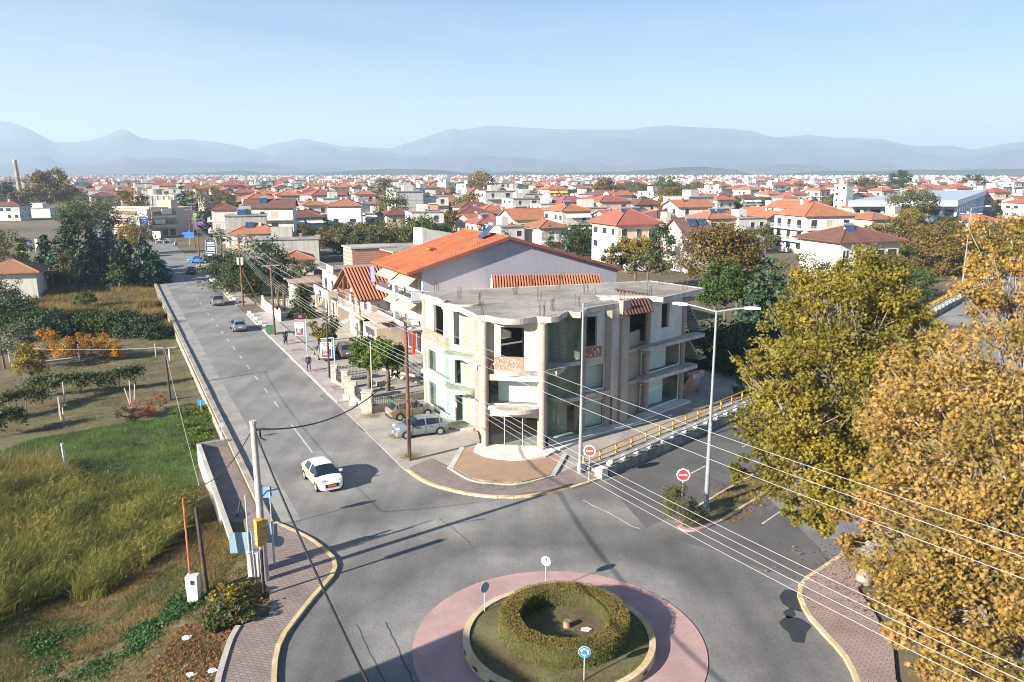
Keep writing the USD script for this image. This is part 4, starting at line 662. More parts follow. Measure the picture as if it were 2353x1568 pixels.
# unfinished brick house
loc, zc = hz(965, 486, 6.6, 290); HOUSES.append((loc[0], loc[1] + 5, 16)); p = thing('unfinished_house', 'unfinished red brick house with bare concrete slabs and empty windows', 'house', loc, 4)
brickm('brick_far', (.42, .16, .09), (.36, .13, .075), (.38, .28, .22), 90, .5, .25, ms=.03)
wall_open(MB(), (-7, 0), (7, 0), 0, 6.4, .3, [(1.2, 2.4, 1, 2.6), (4.2, 6, .2, 2.6), (7, 9.2, .2, 2.6), (1.2, 2.4, 4.2, 5.8), (4, 5.6, 4, 5.8), (6.3, 7.3, 3.4, 5.8), (8.2, 9.2, 3.4, 5.8), (10, 11.6, 4, 5.8), (12.3, 13.4, 3.8, 5.4)]).build('wall', 'brick_far', p)
for a, b in (((7, 0), (7, 9)), ((7, 9), (-7, 9)), ((-7, 9), (-7, 0))): wall_open(MB(), a, b, 0, 6.4, .3, [(2, 3.5, 4, 5.6)]).build('wall', 'brick_far', p)
for z in (3.1, 6.4): MB().box(-7.2, -1.4, z, 7.2, 9.2, z + .3).build('slab', 'wall_concrete', p)
MB().box(3.4, 3, 6.7, 6.6, 7, 9).build('stair_head', 'brick_far', p); MB().box(3.0, 2.6, 9, 7, 7.4, 9.2).build('stair_roof', 'roof_white', p)
pm('chimney_old', (.27, .21, .165), .9, .2, .3, stain=.4)
loc, zc = hz(962, 415.5, 14, 700); p = thing('bell_tower', 'slim white bell tower with open top', 'bell tower', loc); MB().box(-1.7, -1.7, 0, 1.7, 1.7, 11).build('shaft', 'wall_white', p); m = MB()
for x in (-1.4, 1.4):
    for y in (-1.4, 1.4): m.box(x - .3, y - .3, 11, x + .3, y + .3, 13.4)
m.box(-1.9, -1.9, 13.4, 1.9, 1.9, 13.9); m.build('belfry', 'wall_white', p)
q = by_depth(52, 470, 520); p = thing('factory_chimney', 'tall old brick factory chimney above the left hand trees', 'chimney', (q[0], q[1], 0)); ztop = 20 + (399 - 369) * 520 / 1869; MB().tube([(0, 0, 0), (-1.0, 0, ztop * .5), (-1.6, 0, ztop)], [1.7, 1.35, 1.0], 16).build('shaft', 'chimney_old', p, smooth=40); MB().tube([(-1.57, 0, ztop - 1.5), (-1.62, 0, ztop + .3)], [1.2, 1.25], 16).build('rim', 'wall_concrete', p)
# blue factory hall
pm('hall_roof', (.36, .42, .47), .6, .05, stretch=(4, .05, 1)); pm('hall_blue', (.36, .5, .62), .6, .05); pm('hall_fascia', (.66, .73, .76), .6, .04)
fr, fl, br = by_depth(2201, 461, 272), by_depth(1950, 458, 272), by_depth(2269, 438, 436); ZH = fr[2]; p = thing('factory_hall', 'big pale blue factory hall with wide flat roof', 'factory hall', (fr[0], fr[1], 0)); bl = br + (fl - fr)
MB().prism([fl[:2], fr[:2], br[:2], bl[:2]], ZH - .3, ZH).build('roof', 'hall_roof', p, world=True)
ins_ = lambda a, b, t: a[:2] + (b[:2] - a[:2]) * t
c4 = [ins_(fl, br, .02), ins_(fr, bl, .02), ins_(br, fl, .02), ins_(bl, fr, .02)]; MB().prism(c4, 0, ZH - 1.9).build('wall', 'hall_blue', p, world=True); MB().prism([fl[:2], fr[:2], br[:2], bl[:2]], ZH - 2.0, ZH - .3, bottom=True).build('fascia', 'hall_fascia', p, world=True)
for a, b, n in ((c4[0], c4[1], 7), (c4[1], c4[2], 16)):
    d = (b - a) / np.linalg.norm(b - a); nn = np.array([d[1], -d[0]]); L = np.linalg.norm(b - a)
    for i in range(n):
        q0 = a + d * L * i / n; MB().prism([q0, q0 + d * .7, q0 + d * .7 + nn * .4, q0 + nn * .4], 0, ZH - 2).build('pilaster', 'hall_fascia', p, world=True); q1, q2 = q0 + d * 1.5, a + d * L * (i + .9) / n; MB().prism([q1, q2, q2 + nn * .06, q1 + nn * .06], ZH - 5.2, ZH - 3.2).build('window', 'window_dark', p, world=True)
HOUSES.append(((fl[0] + br[0]) / 2, (fl[1] + br[1]) / 2, 170))
# ---- buildings along the left street, in the street's own frame (x away from the road, y along it)
ROT1 = -AZ1
# grey gabled apartment block
p = thing('gabled_apartment_block', 'white and lilac grey apartment block with big orange gable roof, cream awnings and balconies', 'apartment house', (*R1(38, 22), 0), ROT1)
HE, HR, X1, XR, Y1 = 9.35, 12.9, 28.0, 12.0, 12.6
wm = MB(); wm.add([(1.5, 0, 0), (X1 - .8, 0, 0), (X1 - .8, 0, HE - .6), (XR, 0, HR - .25), (1.5, 0, HE + .25), (1.5, Y1, 0), (X1 - .8, Y1, 0), (X1 - .8, Y1, HE - .6), (XR, Y1, HR - .25), (1.5, Y1, HE + .25)], [(0, 1, 2), (0, 2, 3), (0, 3, 4), (5, 7, 6), (5, 8, 7), (5, 9, 8), (0, 4, 9), (0, 9, 5), (1, 6, 7), (1, 7, 2)]); wm.build('side_wall', 'wall_lilac', p)
def slope(x0, z0, x1, z1, y0, y1, th=.2): return MB().add([(x0, y0, z0), (x1, y0, z1), (x1, y1, z1), (x0, y1, z0), (x0, y0, z0 - th), (x1, y0, z1 - th), (x1, y1, z1 - th), (x0, y1, z0 - th)], [(0, 1, 2, 3), (7, 6, 5, 4), (0, 4, 5, 1), (1, 5, 6, 2), (2, 6, 7, 3), (3, 7, 4, 0)])
usdkit.material(stage, M('tile_rows'), {'g': ('geometry', {}), 'm': ('mapping', dict(rotation=(0, 0, math.radians(AZ1)))), 'b': ('brick_texture', dict(color1=(.50, .135, .035), color2=(.37, .10, .03), mortar=(.17, .05, .025), scale=1, brick_width=.3, row_height=.34, mortar_size=.035, mortar_smooth=.6, bias=-.2)), 's': ('mapping', dict(scale=(.25, 1.2, 1))), 'n': ('noise_texture', dict(scale=.9, detail=6, roughness=.7)), 'r': ('rgb_ramp', dict(ramp=[(.3, (.55, .52, .5)), (.52, (1, 1, 1)), (.8, (1.12, 1.12, 1.1))])), 'x': ('mix_color', dict(blend_type='multiply', fac=1.0, use_clamp=False)), 'bu': ('bump', dict(strength=.7, distance=.04)), 'p': ('principled_bsdf', dict(roughness=.8))},
    [('g.position', 'm.vector'), ('m.vector', 's.vector'), ('m.vector', 'sw.vector'), ('sw.y', 'cw.x'), ('sw.x', 'cw.y'), ('cw.vector', 'b.vector'), ('s.vector', 'n.vector'), ('n.fac', 'r.fac'), ('b.color', 'x.a'), ('r.color', 'x.b'), ('x.result', 'p.base_color'), ('b.fac', 'bu.height'), ('bu.normal', 'p.normal')][:2] + [('m.vector', 'b.vector'), ('s.vector', 'n.vector'), ('n.fac', 'r.fac'), ('b.color', 'x.a'), ('r.color', 'x.b'), ('x.result', 'p.base_color'), ('b.fac', 'bu.height'), ('bu.normal', 'p.normal')], surface='p.BSDF')
rp = slope(-.5, HE, XR, HR, -.5, Y1 + .4).build('roof', 'tile_rows', p); r2 = slope(XR, HR - .003, X1, HE - 1.0, -.5, Y1 + .4).build('roof', 'tile_rows', p)
m = MB()
for k in range(34): y = -.4 + k * (Y1 + .7) / 33; m.tube([(XR, y, HR + .03), (XR, y + .34, HR + .05)], .13, 6)
m.build('ridge_tiles', 'tile_old', rp); m = MB()
for (xa, za, xb, zb) in ((-.5, HE, XR, HR), (XR, HR, X1, HE - 1.0)): m.bar((xa, -.56, za - .12), (xb, -.56, zb - .12), .1, .34)
m.build('verge_board', 'tile_red', rp); MB().tube([(-.55, -.4, HE - .15), (-.55, Y1 + .3, HE - .15)], .08, 6).build('gutter', 'brown_tile', rp)
m = MB().tube([(3.5, 8.6, HE + 3.0), (4.6, 8.6, HE + 3.0)], .03, 4); MB().box(4.8, 6.4, HE + 1.75, 5.6, 7.6, HE + 1.95).build('roof_hatch', 'tile_old', rp)
for z in (3.05, 6.2):      # balconies
    b = MB().box(0, -.05, z - .22, 1.5, Y1, z).build('balcony', 'wall_white', p); m = MB().box(0, .0, z, .1, Y1, z + .28); m.build('balcony_edge', 'wall_white', b); m = MB()
    for y in np.arange(.15, Y1, .22): m.bar((.05, y, z + .25), (.05, y + .05, z + 1.02), .025)
    for zz in (1.02, .34): m.bar((.05, 0, z + zz), (.05, Y1, z + zz), .045)
    m.bar((.05, .05, z + 1.02), (1.5, .05, z + 1.02), .045); m.build('railing', 'rail_dark', b); MB().box(.02, 5.6, z - .22, .5, 6.2, z + 1.1).build('balcony_pillar', 'wall_white', b)
    for y in (1.2, 3.4, 7.6, 10.2): f = MB().box(1.42, y, z + .1, 1.49, y + 1.0, z + 2.3).build('balcony_door', 'white_frame', p); MB().box(1.4, y + .1, z + .2, 1.44, y + .9, z + 2.2).build('pane', 'shutter_grey' if y > 5 else 'shutter', f)
    m = MB().box(1.44, 0.3, z, 1.5, .5, z + 2.9)
for (y0, y1, zt) in ((.3, 5.7, HE - .35), (6.3, 12.2, HE - .35), (.3, 5.7, 5.95), (6.3, 9.5, 5.95)):
    dz = 1.15 if zt > 7 else .85; MB().add([(1.3, y0, zt), (1.3, y1, zt), (-.15, y1, zt - dz), (-.15, y0, zt - dz), (1.3, y0, zt - .03), (1.3, y1, zt - .03), (-.15, y1, zt - dz - .03), (-.15, y0, zt - dz - .03)], [(0, 3, 2, 1), (4, 5, 6, 7), (3, 7, 6, 2), (0, 4, 7, 3), (1, 2, 6, 5)]).build('awning', 'awning_cream', p)
MB().box(.1, -.12, 6.2, 1.4, -.04, 7.2).build('balcony_screen', 'wall_blue', p)
pm('shop_red', (.62, .04, .03), .5, .05); MB().box(.2, .1, 2.55, .35, 12.4, 3.0).build('shop_fascia', 'shop_red', p)
for y in (.3, 3.2, 6.4, 9.2, 12.0): MB().box(.25, y, 0, .5, y + .28, 2.6).build('shop_pillar', 'shop_red' if y < 7 else 'wall_white', p)
f = MB().box(1.3, .2, 0, 1.45, 12.4, 2.55).build('shop_front', 'white_frame', p)
for y in np.arange(.4, 12, 1.5): MB().box(1.27, y, .15, 1.31, y + 1.35, 2.4).build('pane', 'window_dark', f)
m = MB()
for y in (2.0, 2.5, 3.0, 4.4, 4.9, 8.2): c = trimesh.creation.icosphere(1, .2); c.apply_translation((.6, y, 6.2 + .35 if y < 5 else 3.3)); m.mesh(c)
pm('leaf_green_pot', (.07, .1, .03), .8, .4, 8); m.build('potted_plants', 'leaf_green_pot', p); pm('cloth', (.30, .08, .10), .8, .6, 3, c2=(.06, .07, .12)); MB().box(.0, 8.0, 6.4, .03, 11.5, 7.1).build('laundry', 'cloth', p)
pm('flag_blue', (.03, .10, .42), .8, .05); fl_ = MB(); fl_.tube([(-.1, 12.5, 6.6), (-.5, 12.6, 8.9)], .03, 5); fg = thing('flag', 'blue and white striped flag hanging from the balcony corner', 'flag', (*R1(50.6, 21.6), 7)); base = np.array([*R1(50.6, 21.6), 0]); m = MB().bar(base + (0, 0, 6.4), base + (0, 0, 9), .05); m.build('flag_pole', 'rail_white', fg, world=True); m = MB(); m2 = MB()
for k in range(9): (m if k % 2 == 0 else m2).box(base[0] - .22 + k * .06, base[1] - .25 - .03 * (k % 2), 6.9, base[0] - .16 + k * .06, base[1] - .2, 8.8)
m.build('stripes', 'flag_blue', fg, world=True); m2.build('white_stripes', 'rail_white', fg, world=True)
q = R1(41.5, 33.2); sh = thing('solar_heater', 'solar water heater with tilted blue panel on the ridge of the orange gable roof', 'solar heater', (q[0], q[1], 12.75), ROT1, scale=.68); MB().add([(-1.6, -1.1, -.2), (-1.6, 1.1, -.2), (.5, 1.1, 1.7), (.5, -1.1, 1.7), (-1.6, -1.1, -.32), (-1.6, 1.1, -.32), (.5, 1.1, 1.58), (.5, -1.1, 1.58)], [(0, 3, 2, 1), (4, 5, 6, 7), (0, 4, 7, 3), (1, 2, 6, 5), (0, 1, 5, 4), (2, 3, 7, 6)]).build('panel', 'solar_blue', sh); MB().tube([(.7, -1.0, 2.0), (.7, 1.0, 2.0)], .32, 12).build('tank', 'steel', sh, smooth=40); m = MB()
for y in (-.8, .8): m.bar((.7, y, -.6), (.7, y, 1.8), .07); m.bar((.7, y, -.6), (-.4, y, .7), .06)
m.build('stand', 'galvanised', sh)
# house with timber balcony gable
p = thing('timber_gable_house', 'taupe house with ribbed orange roof, open timber gable and balcony', 'house', (*R1(49.8, 19.6), 0), ROT1)
pm('taupe_wall', (.42, .36, .32), .85, .06, .3, .05, 6, stain=.1); MB().box(1.6, .6, 0, 13, 10.8, 5.3).add([(1.6, .6, 5.3), (1.6, 5.7, 8.0), (1.6, 10.8, 5.3), (13, .6, 5.3), (13, 5.7, 8.0), (13, 10.8, 5.3)], [(0, 1, 2), (3, 5, 4)]).build('wall', 'taupe_wall', p); rps = []
for s in (0, 1):
    y0, y1 = (-.4, 5.7) if s == 0 else (11.8, 5.7); r = MB().add([(-.4, y0, 4.75), (13.4, y0, 4.75), (13.4, y1, 8.2), (-.4, y1, 8.2), (-.4, y0, 4.6), (13.4, y0, 4.6), (13.4, y1, 8.05), (-.4, y1, 8.05)], [(0, 1, 2, 3), (7, 6, 5, 4), (0, 4, 5, 1), (1, 5, 6, 2), (3, 2, 6, 7), (0, 3, 7, 4)]).build('roof', 'tile_brown', p); m = MB()
    for x in np.arange(-.3, 13.4, .42): m.tube([(x, y0, 4.8), (x, y1, 8.24)], .135, 6)
    m.build('roof_tiles', 'tile_orange', r, smooth=50, kind='stuff')
MB().box(0, .4, 2.55, 1.7, 11, 2.85).build('balcony', 'wall_white', p); m = MB()
for y in (.6, 3.2, 8.0, 10.8): m.bar((.15, y, 2.85), (.15, y, 5.0 if y in (.6, 10.8) else 6.4), .16)
m.bar((.15, 5.7, 5.6), (.15, 5.7, 7.8), .16); m.bar((.1, .6, 5.0), (.1, 10.8, 5.0), .14)
for s in (.6, 10.8): m.bar((.15, s, 5.0), (.15, 5.7, 7.9), .12, .2)
m.build('timber_frame', 'timber', p); m = MB()
for y in np.arange(.6, 10.9, .25): m.bar((.1, y, 2.85), (.1, y, 3.8), .03)
m.bar((.1, .6, 3.8), (.1, 10.8, 3.8), .05); m.build('railing', 'rail_white', p)
for y, z in ((2, 3.0), (5.0, 3.0), (8, 3.0), (2.2, .9), (7.5, .9)): f = MB().box(1.52, y, z, 1.58, y + 1.5, z + 1.7).build('window', 'white_frame', p); MB().box(1.5, y + .12, z + .12, 1.54, y + 1.38, z + 1.58).build('pane', 'window_dark', f)
MB().add([(1.6, .8, 2.5), (1.6, 6, 2.5), (.1, 6, 1.9), (.1, .8, 1.9), (1.6, .8, 2.47), (1.6, 6, 2.47), (.1, 6, 1.87), (.1, .8, 1.87)], [(0, 3, 2, 1), (4, 5, 6, 7), (3, 7, 6, 2)]).build('awning', 'awning_cream', p); m = MB()
for k in range(8): m.box(-3.2 + k * .4, 4.4, 0, -2.8 + k * .4, 5.8, .2 + k * .2)
m.box(0, .5, 0, 1.6, 5.8, 1.7); m.build('front_steps', 'concrete', p)
MB().box(-.1, .3, 0, 0.05, 4.3, 2.3).build('porch_wall', 'wall_cream', p)
# annex between them
p = thing('annex', 'low beige annex with flat sloping roof between timber gable house and gabled block', 'annex', (*R1(46, 19.8), 0), ROT1); MB().box(0, -2, 0, 9, 3.4, 2.2).build('wall', 'wall_cream', p); MB().add([(0, -2.3, 3.0), (10, -2.3, 3.6), (10, 3.9, 3.6), (0, 3.9, 3.0), (0, -2.3, 2.85), (10, -2.3, 3.45), (10, 3.9, 3.45), (0, 3.9, 2.85)], [(0, 1, 2, 3), (7, 6, 5, 4), (0, 4, 5, 1), (1, 5, 6, 2), (2, 6, 7, 3), (3, 7, 4, 0)]).build('roof', 'taupe_wall', p); f = MB().box(-.03, -1.4, 1.1, .04, 2.4, 1.95).build('window', 'brown_tile', p)
for k in range(3): MB().box(-.05, -1.3 + k * 1.25, 1.18, 0, -.2 + k * 1.25, 1.87).build('pane', 'window_dark', f)
# cream flat house with roof terrace, and its brick roof room
p = thing('cream_house', 'cream flat roofed house with white balcony and roof terrace', 'house', (*R1(63.6, 19.2), 0), ROT1); MB().box(1.2, .2, 0, 13, 8.4, 6.4).build('wall', 'wall_cream', p); MB().box(.6, -.2, 6.4, 13.4, 8.8, 6.65).build('roof', 'roof_screed', p); b = MB().box(-.1, .2, 2.95, 1.3, 8.6, 3.2).build('balcony', 'wall_white', p); MB().box(-.1, .3, 3.2, 0, 8.5, 4.1).build('balcony_front', 'wall_white', b); MB().box(-.1, .0, 3.2, 1.2, .12, 4.1).build('balcony_side', 'wall_beige', b)
MB().box(.7, -.1, 6.65, .85, 3.6, 7.5).build('parapet', 'wall_concrete', p); m = MB()
for y in np.arange(3.8, 8.6, .3): m.bar((.75, y, 6.65), (.75, y, 7.5), .03)
m.bar((.75, 3.7, 7.5), (.75, 8.7, 7.5), .04); m.build('roof_railing', 'galvanised', p)
for y, z in ((1.5, 3.5), (5.2, 3.5), (1.5, .4), (5.0, .4)): f = MB().box(1.12, y, z, 1.18, y + 1.4, z + 1.9).build('window', 'white_frame', p); MB().box(1.1, y + .1, z + .1, 1.14, y + 1.3, z + 1.8).build('pane', 'window_dark', f)
for y in (.4, 3.6, 7.9): MB().box(.0, y, 0, .35, y + .4, 2.95).build('pillar', 'wall_cream', p)
p = thing('brick_roof_room', 'bare red brick room behind the cream house roof terrace', 'house', (*R1(72, 25), 0), ROT1); MB().box(0, 0, 0, 6.5, 5, 9.0).build('wall', 'brick_wall', p); MB().box(-.2, -.2, 9.0, 6.7, 5.2, 9.2).build('roof', 'wall_concrete', p)
p = thing('grey_flat_house', 'grey house with flat roof, stair head and white chimney behind the orange gable roof', 'house', (*R1(66, 31), 0), ROT1); MB().box(0, 0, 0, 17, 13, 8.7).build('wall', 'wall_concrete', p); MB().box(-1.8, -.5, 8.7, 17.4, 13.4, 8.95).build('roof', 'roof_screed', p); MB().box(5.5, 7, 8.95, 6.4, 11, 11.6).add([(6.4, 7, 8.9), (6.4, 11, 8.9), (11.4, 11, 8.9), (11.4, 7, 8.9), (6.4, 7, 11.5), (6.4, 11, 11.5), (11.4, 11, 10.6), (11.4, 7, 10.6)], [(0, 3, 7, 4), (4, 7, 6, 5), (3, 2, 6, 7), (2, 1, 5, 6)]).build('stair_head', 'white_render', p); MB().cyl((12.6, 9), .22, 8.9, 11.4, 10).build('flue', 'white_render', p)
for k in range(2):
    q = R1(70 + k * 3, 44); sh = thing('solar_heater', ['solar heater with blue panel behind the orange gable roof ridge', 'solar heater with shining tank left of the orange gable ridge'][k], 'solar heater', (q[0], q[1], 8.95), ROT1); MB().add([(-1.4, -1, .2), (-1.4, 1, .2), (.3, 1, 1.7), (.3, -1, 1.7), (-1.4, -1, .1), (-1.4, 1, .1), (.3, 1, 1.6), (.3, -1, 1.6)], [(0, 3, 2, 1), (4, 5, 6, 7), (0, 4, 7, 3), (1, 2, 6, 5), (0, 1, 5, 4)]).build('panel', 'solar_blue', sh); MB().tube([(.5, -1, 2), (.5, 1, 2)], .3, 10).build('tank', 'steel', sh); MB().bar((.5, -.7, 0), (.5, -.7, 1.8), .07).bar((.5, .7, 0), (.5, .7, 1.8), .07).build('stand', 'galvanised', sh)
# ribbed orange roof behind the corner building
a, b = by_depth(1137, 625, 86), by_depth(1375, 612, 86.5); zr_ = 9.2
p = thing('ribbed_roof_house', 'white house with ribbed bright orange roof behind the corner building', 'house', (a[0], a[1], 0)); d = (b[:2] - a[:2]); L = np.linalg.norm(d); d /= L; n2 = np.array([d[1], -d[0]]); A = a[:2] - d * .3
def P3(u, v, z): q = A + d * u + n2 * v; return (q[0], q[1], z)
for s in (1, -1):
    r = MB().add([P3(0, 0, zr_), P3(L + .5, 0, zr_), P3(L + .5, 5.2 * s, zr_ - 2.7), P3(0, 5.2 * s, zr_ - 2.7), P3(0, 0, zr_ - .15), P3(L + .5, 0, zr_ - .15), P3(L + .5, 5.2 * s, zr_ - 2.85), P3(0, 5.2 * s, zr_ - 2.85)], [(0, 1, 2, 3), (7, 6, 5, 4), (0, 4, 7, 3), (1, 2, 6, 5), (3, 7, 6, 2)]).build('roof', 'tile_brown', p, world=True); m = MB()
    for u in np.arange(.25, L + .5, .3): m.tube([P3(u, .05 * s, zr_ + .03), P3(u, 5.2 * s, zr_ - 2.66)], .1, 6)
    m.build('roof_tiles', 'tile_orange', r, world=True, smooth=50, kind='stuff'); MB().bar(P3(-.05, 0, zr_ - .05), P3(-.05, 5.2 * s, zr_ - 2.75), .1, .26).build('verge_board', 'white_frame', r, world=True)
MB().prism([P3(.8, -4.4, 0)[:2], P3(L, -4.4, 0)[:2], P3(L, 4.4, 0)[:2], P3(.8, 4.4, 0)[:2]], 0, zr_ - 2.6).add([P3(1.2, -4.4, zr_ - 2.7), P3(1.2, 4.4, zr_ - 2.7), P3(1.2, 0, zr_ - .3)], [(0, 1, 2)]).build('wall', 'wall_cream', p, world=True)
q = P3(L - .3, 3.0, zr_ - 1.6); m = MB().box(q[0] - .4, q[1] - .4, q[2] - .6, q[0] + .4, q[1] + .4, q[2] + .5); m.build('chimney', 'white_render', p, world=True); MB().tube([(q[0], q[1], q[2] + .5), (q[0], q[1], q[2] + .95)], [.55, .05], 8).build('chimney_cap', 'white_render', p, world=True)
q = P3(L * .72, 2.9, 0); sh = thing('water_tank', 'shining steel tank lying on the ribbed orange roof', 'tank', (q[0], q[1], 7.8)); MB().tube([np.array(P3(L * .72 - .8, 2.9, 8.15)), np.array(P3(L * .72 + .8, 2.9, 8.15))], .32, 12).build('tank', 'steel', sh, world=True, smooth=40); MB().tube([P3(L * .72 - .5, 2.9, 7.4), P3(L * .72 - .5, 2.9, 8.0)], .05, 5).tube([P3(L * .72 + .5, 2.9, 7.4), P3(L * .72 + .5, 2.9, 8.0)], .05, 5).build('stand', 'galvanised', sh, world=True)
# ---- beige commercial building at the far junction
pm('comm_beige', (.50, .40, .30), .8, .08, .3, stain=.1); c0 = by_depth(345, 480, 254); zt = c0[2]; l0, r0 = by_depth(256, 478, 262), by_depth(404, 484, 259); p = thing('commercial_building', 'beige three storey commercial building with slatted balconies at the far junction', 'commercial building', (c0[0], c0[1], 0)); HOUSES.append((c0[0], c0[1] + 12, 34)); bk = np.array([0, 14.0])
MB().prism([l0[:2], c0[:2], r0[:2], r0[:2] + bk, l0[:2] + bk], 0, zt).build('wall', 'comm_beige', p, world=True)
def faces(a, b, name, z0, z1, dd, mat, u0=0, u1=1):
    d = (b[:2] - a[:2]); n = np.array([d[1], -d[0]]) / np.linalg.norm(d); q0, q1 = a[:2] + d * u0, a[:2] + d * u1; return MB().prism([q0 + n * dd, q1 + n * dd, q1, q0], z0, z1, bottom=True).build(name, mat, p, world=True)
for a, b, dark in ((l0, c0, 0), (c0, r0, 1)):
    faces(a, b, 'roof_edge', zt, zt + .5, .5, 'wall_grey')
    for k in (1, 2):
        z = zt * k / 3; faces(a, b, 'balcony', z - .12, z + .12, 1.1, 'comm_beige'); faces(a, b, 'balcony_front', z + .12, z + .85, 1.12, 'comm_beige')
        for j in range(5): faces(a, b, 'slat', z + 1.0 + j * .28, z + 1.06 + j * .28, 1.1, 'wall_beige', .0, .72 if not dark else 1)
        for u in (.06, .28, .5, .72): faces(a, b, 'window', z + .3, z + 2.0, .05, 'window_dark', u, u + .12)
    for u in (.1, .4, .7): faces(a, b, 'shop_window', .3, 2.3, .06, 'window_dark', u, u + .22)
faces(l0, c0, 'white_panel', zt * .66 + .2, zt - .1, 1.2, 'wall_white', .74, .98); faces(l0, c0, 'white_panel', zt * .33 + .9, zt * .66 - .1, 1.2, 'wall_white', .5, .82); faces(c0, r0, 'white_panel', zt * .66 + 1.2, zt - .2, 1.2, 'wall_white', .4, .8); faces(c0, r0, 'white_panel', zt * .33 + 1.2, zt * .66 - .3, 1.2, 'shutter_grey', .1, .5)
MB().box(c0[0] + 1, c0[1] + 3, zt, c0[0] + 5.5, c0[1] + 8, zt + 2.6).build('stair_head', 'comm_beige', p, world=True)
bn = thing('banner', 'tall blue advertising banner with white ring on the beige commercial building', 'banner', (c0[0] - 1.6, c0[1] - 1.6, 0)); q0, q1 = by_depth(323, 520, 250), by_depth(341, 520, 250); pm('banner_blue', (.03, .12, .38), .6, .05)
def quad(mb, x0, x1, z0, z1, y, yd=.05): return mb.box(q0[0] + (q1[0] - q0[0]) * x0, y - yd, z0, q0[0] + (q1[0] - q0[0]) * x1, y, z1)
yb = q0[1]; quad(MB(), 0, 1, .6, 6.6, yb, .12).build('sheet', 'banner_blue', bn, world=True); m = MB()
for z0, z1, x0, x1 in ((6.05, 6.3, .1, .8), (4.3, 4.5, .1, .7), (3.75, 3.95, .1, .4), (3.75, 3.95, .5, .9), (2.0, 2.2, .1, .9), (1.2, 1.35, .1, .9)): quad(m, x0, x1, z0, z1, yb - .13, .02)
quad(m, 0, .95, 2.5, 3.4, yb - .13, .02); xc = (q0[0] + q1[0]) / 2
for k in range(24): a0, a1 = k * math.pi / 12, (k + 1) * math.pi / 12; m.add([(xc + r * math.cos(a), yb - .16, 5.2 + r * math.sin(a)) for r, a in ((.42, a0), (.62, a0), (.62, a1), (.42, a1))], [(0, 1, 2, 3)])
m.build('white_print', 'white_frame', bn, world=True); m = MB().bar((q0[0], yb - .06, 0), (q0[0], yb - .06, 6.7), .12).bar((q1[0], yb - .06, 0), (q1[0], yb - .06, 6.7), .12).build('post', 'galvanised', bn, world=True)
# concrete frame and tank behind it, purple shop
q = by_depth(352, 450, 330); p = thing('pergola_building', 'bare concrete pergola frame with round tank behind the commercial building', 'concrete frame', (q[0], q[1], 0)); z1_ = q[2]; HOUSES.append((q[0], q[1], 22))
for i in range(8):
    for j in range(2): MB().box(q[0] - 8 + i * 2.3, q[1] + j * 6, 0, q[0] - 7.65 + i * 2.3, q[1] + .35 + j * 6, z1_).build('column', 'wall_beige', p, world=True)
MB().box(q[0] - 8.2, q[1] - .1, z1_, q[0] + 8.8, q[1] + 6.5, z1_ + .35).build('beam_slab', 'wall_beige', p, world=True); MB().cyl((q[0] - .5, q[1] + 3), 2.7, z1_ + .3, z1_ + 2.6, 20).build('tank', 'wall_concrete', p, world=True); MB().box(q[0] - 8, q[1] + 2, 0, q[0] + 8, q[1] + 6, 4.2).build('hall', 'wall_white', p, world=True)
q = by_depth(436, 495, 300); pm('purple_paint', (.12, .04, .24), .7, .1); pm('sign_yellow', (.75, .45, .03), .6, .05); pm('sign_green', (.06, .28, .05), .6, .2); p = thing('purple_shop', 'purple painted shop with yellow and green sign boards', 'shop', (q[0], q[1], 0)); MB().box(q[0] - 5, q[1], 0, q[0] + 5, q[1] + 9, q[2]).build('wall', 'purple_paint', p, world=True); MB().box(q[0] - 5.2, q[1] - .2, q[2], q[0] + 5.2, q[1] + 9.2, q[2] + .25).build('roof', 'wall_grey', p, world=True); MB().box(q[0] - 3.4, q[1] - .15, q[2] - 1.7, q[0] - .6, q[1] - .02, q[2] - .5).build('yellow_sign', 'sign_yellow', p, world=True); MB().box(q[0] + 1, q[1] - .9, q[2] - 2.1, q[0] + 3.2, q[1] - .7, q[2] + .3).build('green_sign', 'sign_green', p, world=True); MB().box(q[0] - 4, q[1] - .04, .2, q[0] - 1, q[1], 2.4).build('shop_window', 'window_dark', p, world=True); HOUSES.append((q[0], q[1] + 4, 14))
# porch of the white cottage
pq = by_depth(104, 640, 142); p = thing('porch', 'dark open porch with low red roof beside the white cottage', 'porch', (pq[0], pq[1], -.6)); MB().box(pq[0] - 1.4, pq[1] - 1, 2.6, pq[0] + 2, pq[1] + 4, 2.75).build('roof', 'tile_brown', p, world=True)
for x in (-1.2, 1.8): MB().bar((pq[0] + x, pq[1] - .8, -1), (pq[0] + x, pq[1] - .8, 2.6), .14).build('post', 'timber', p, world=True)
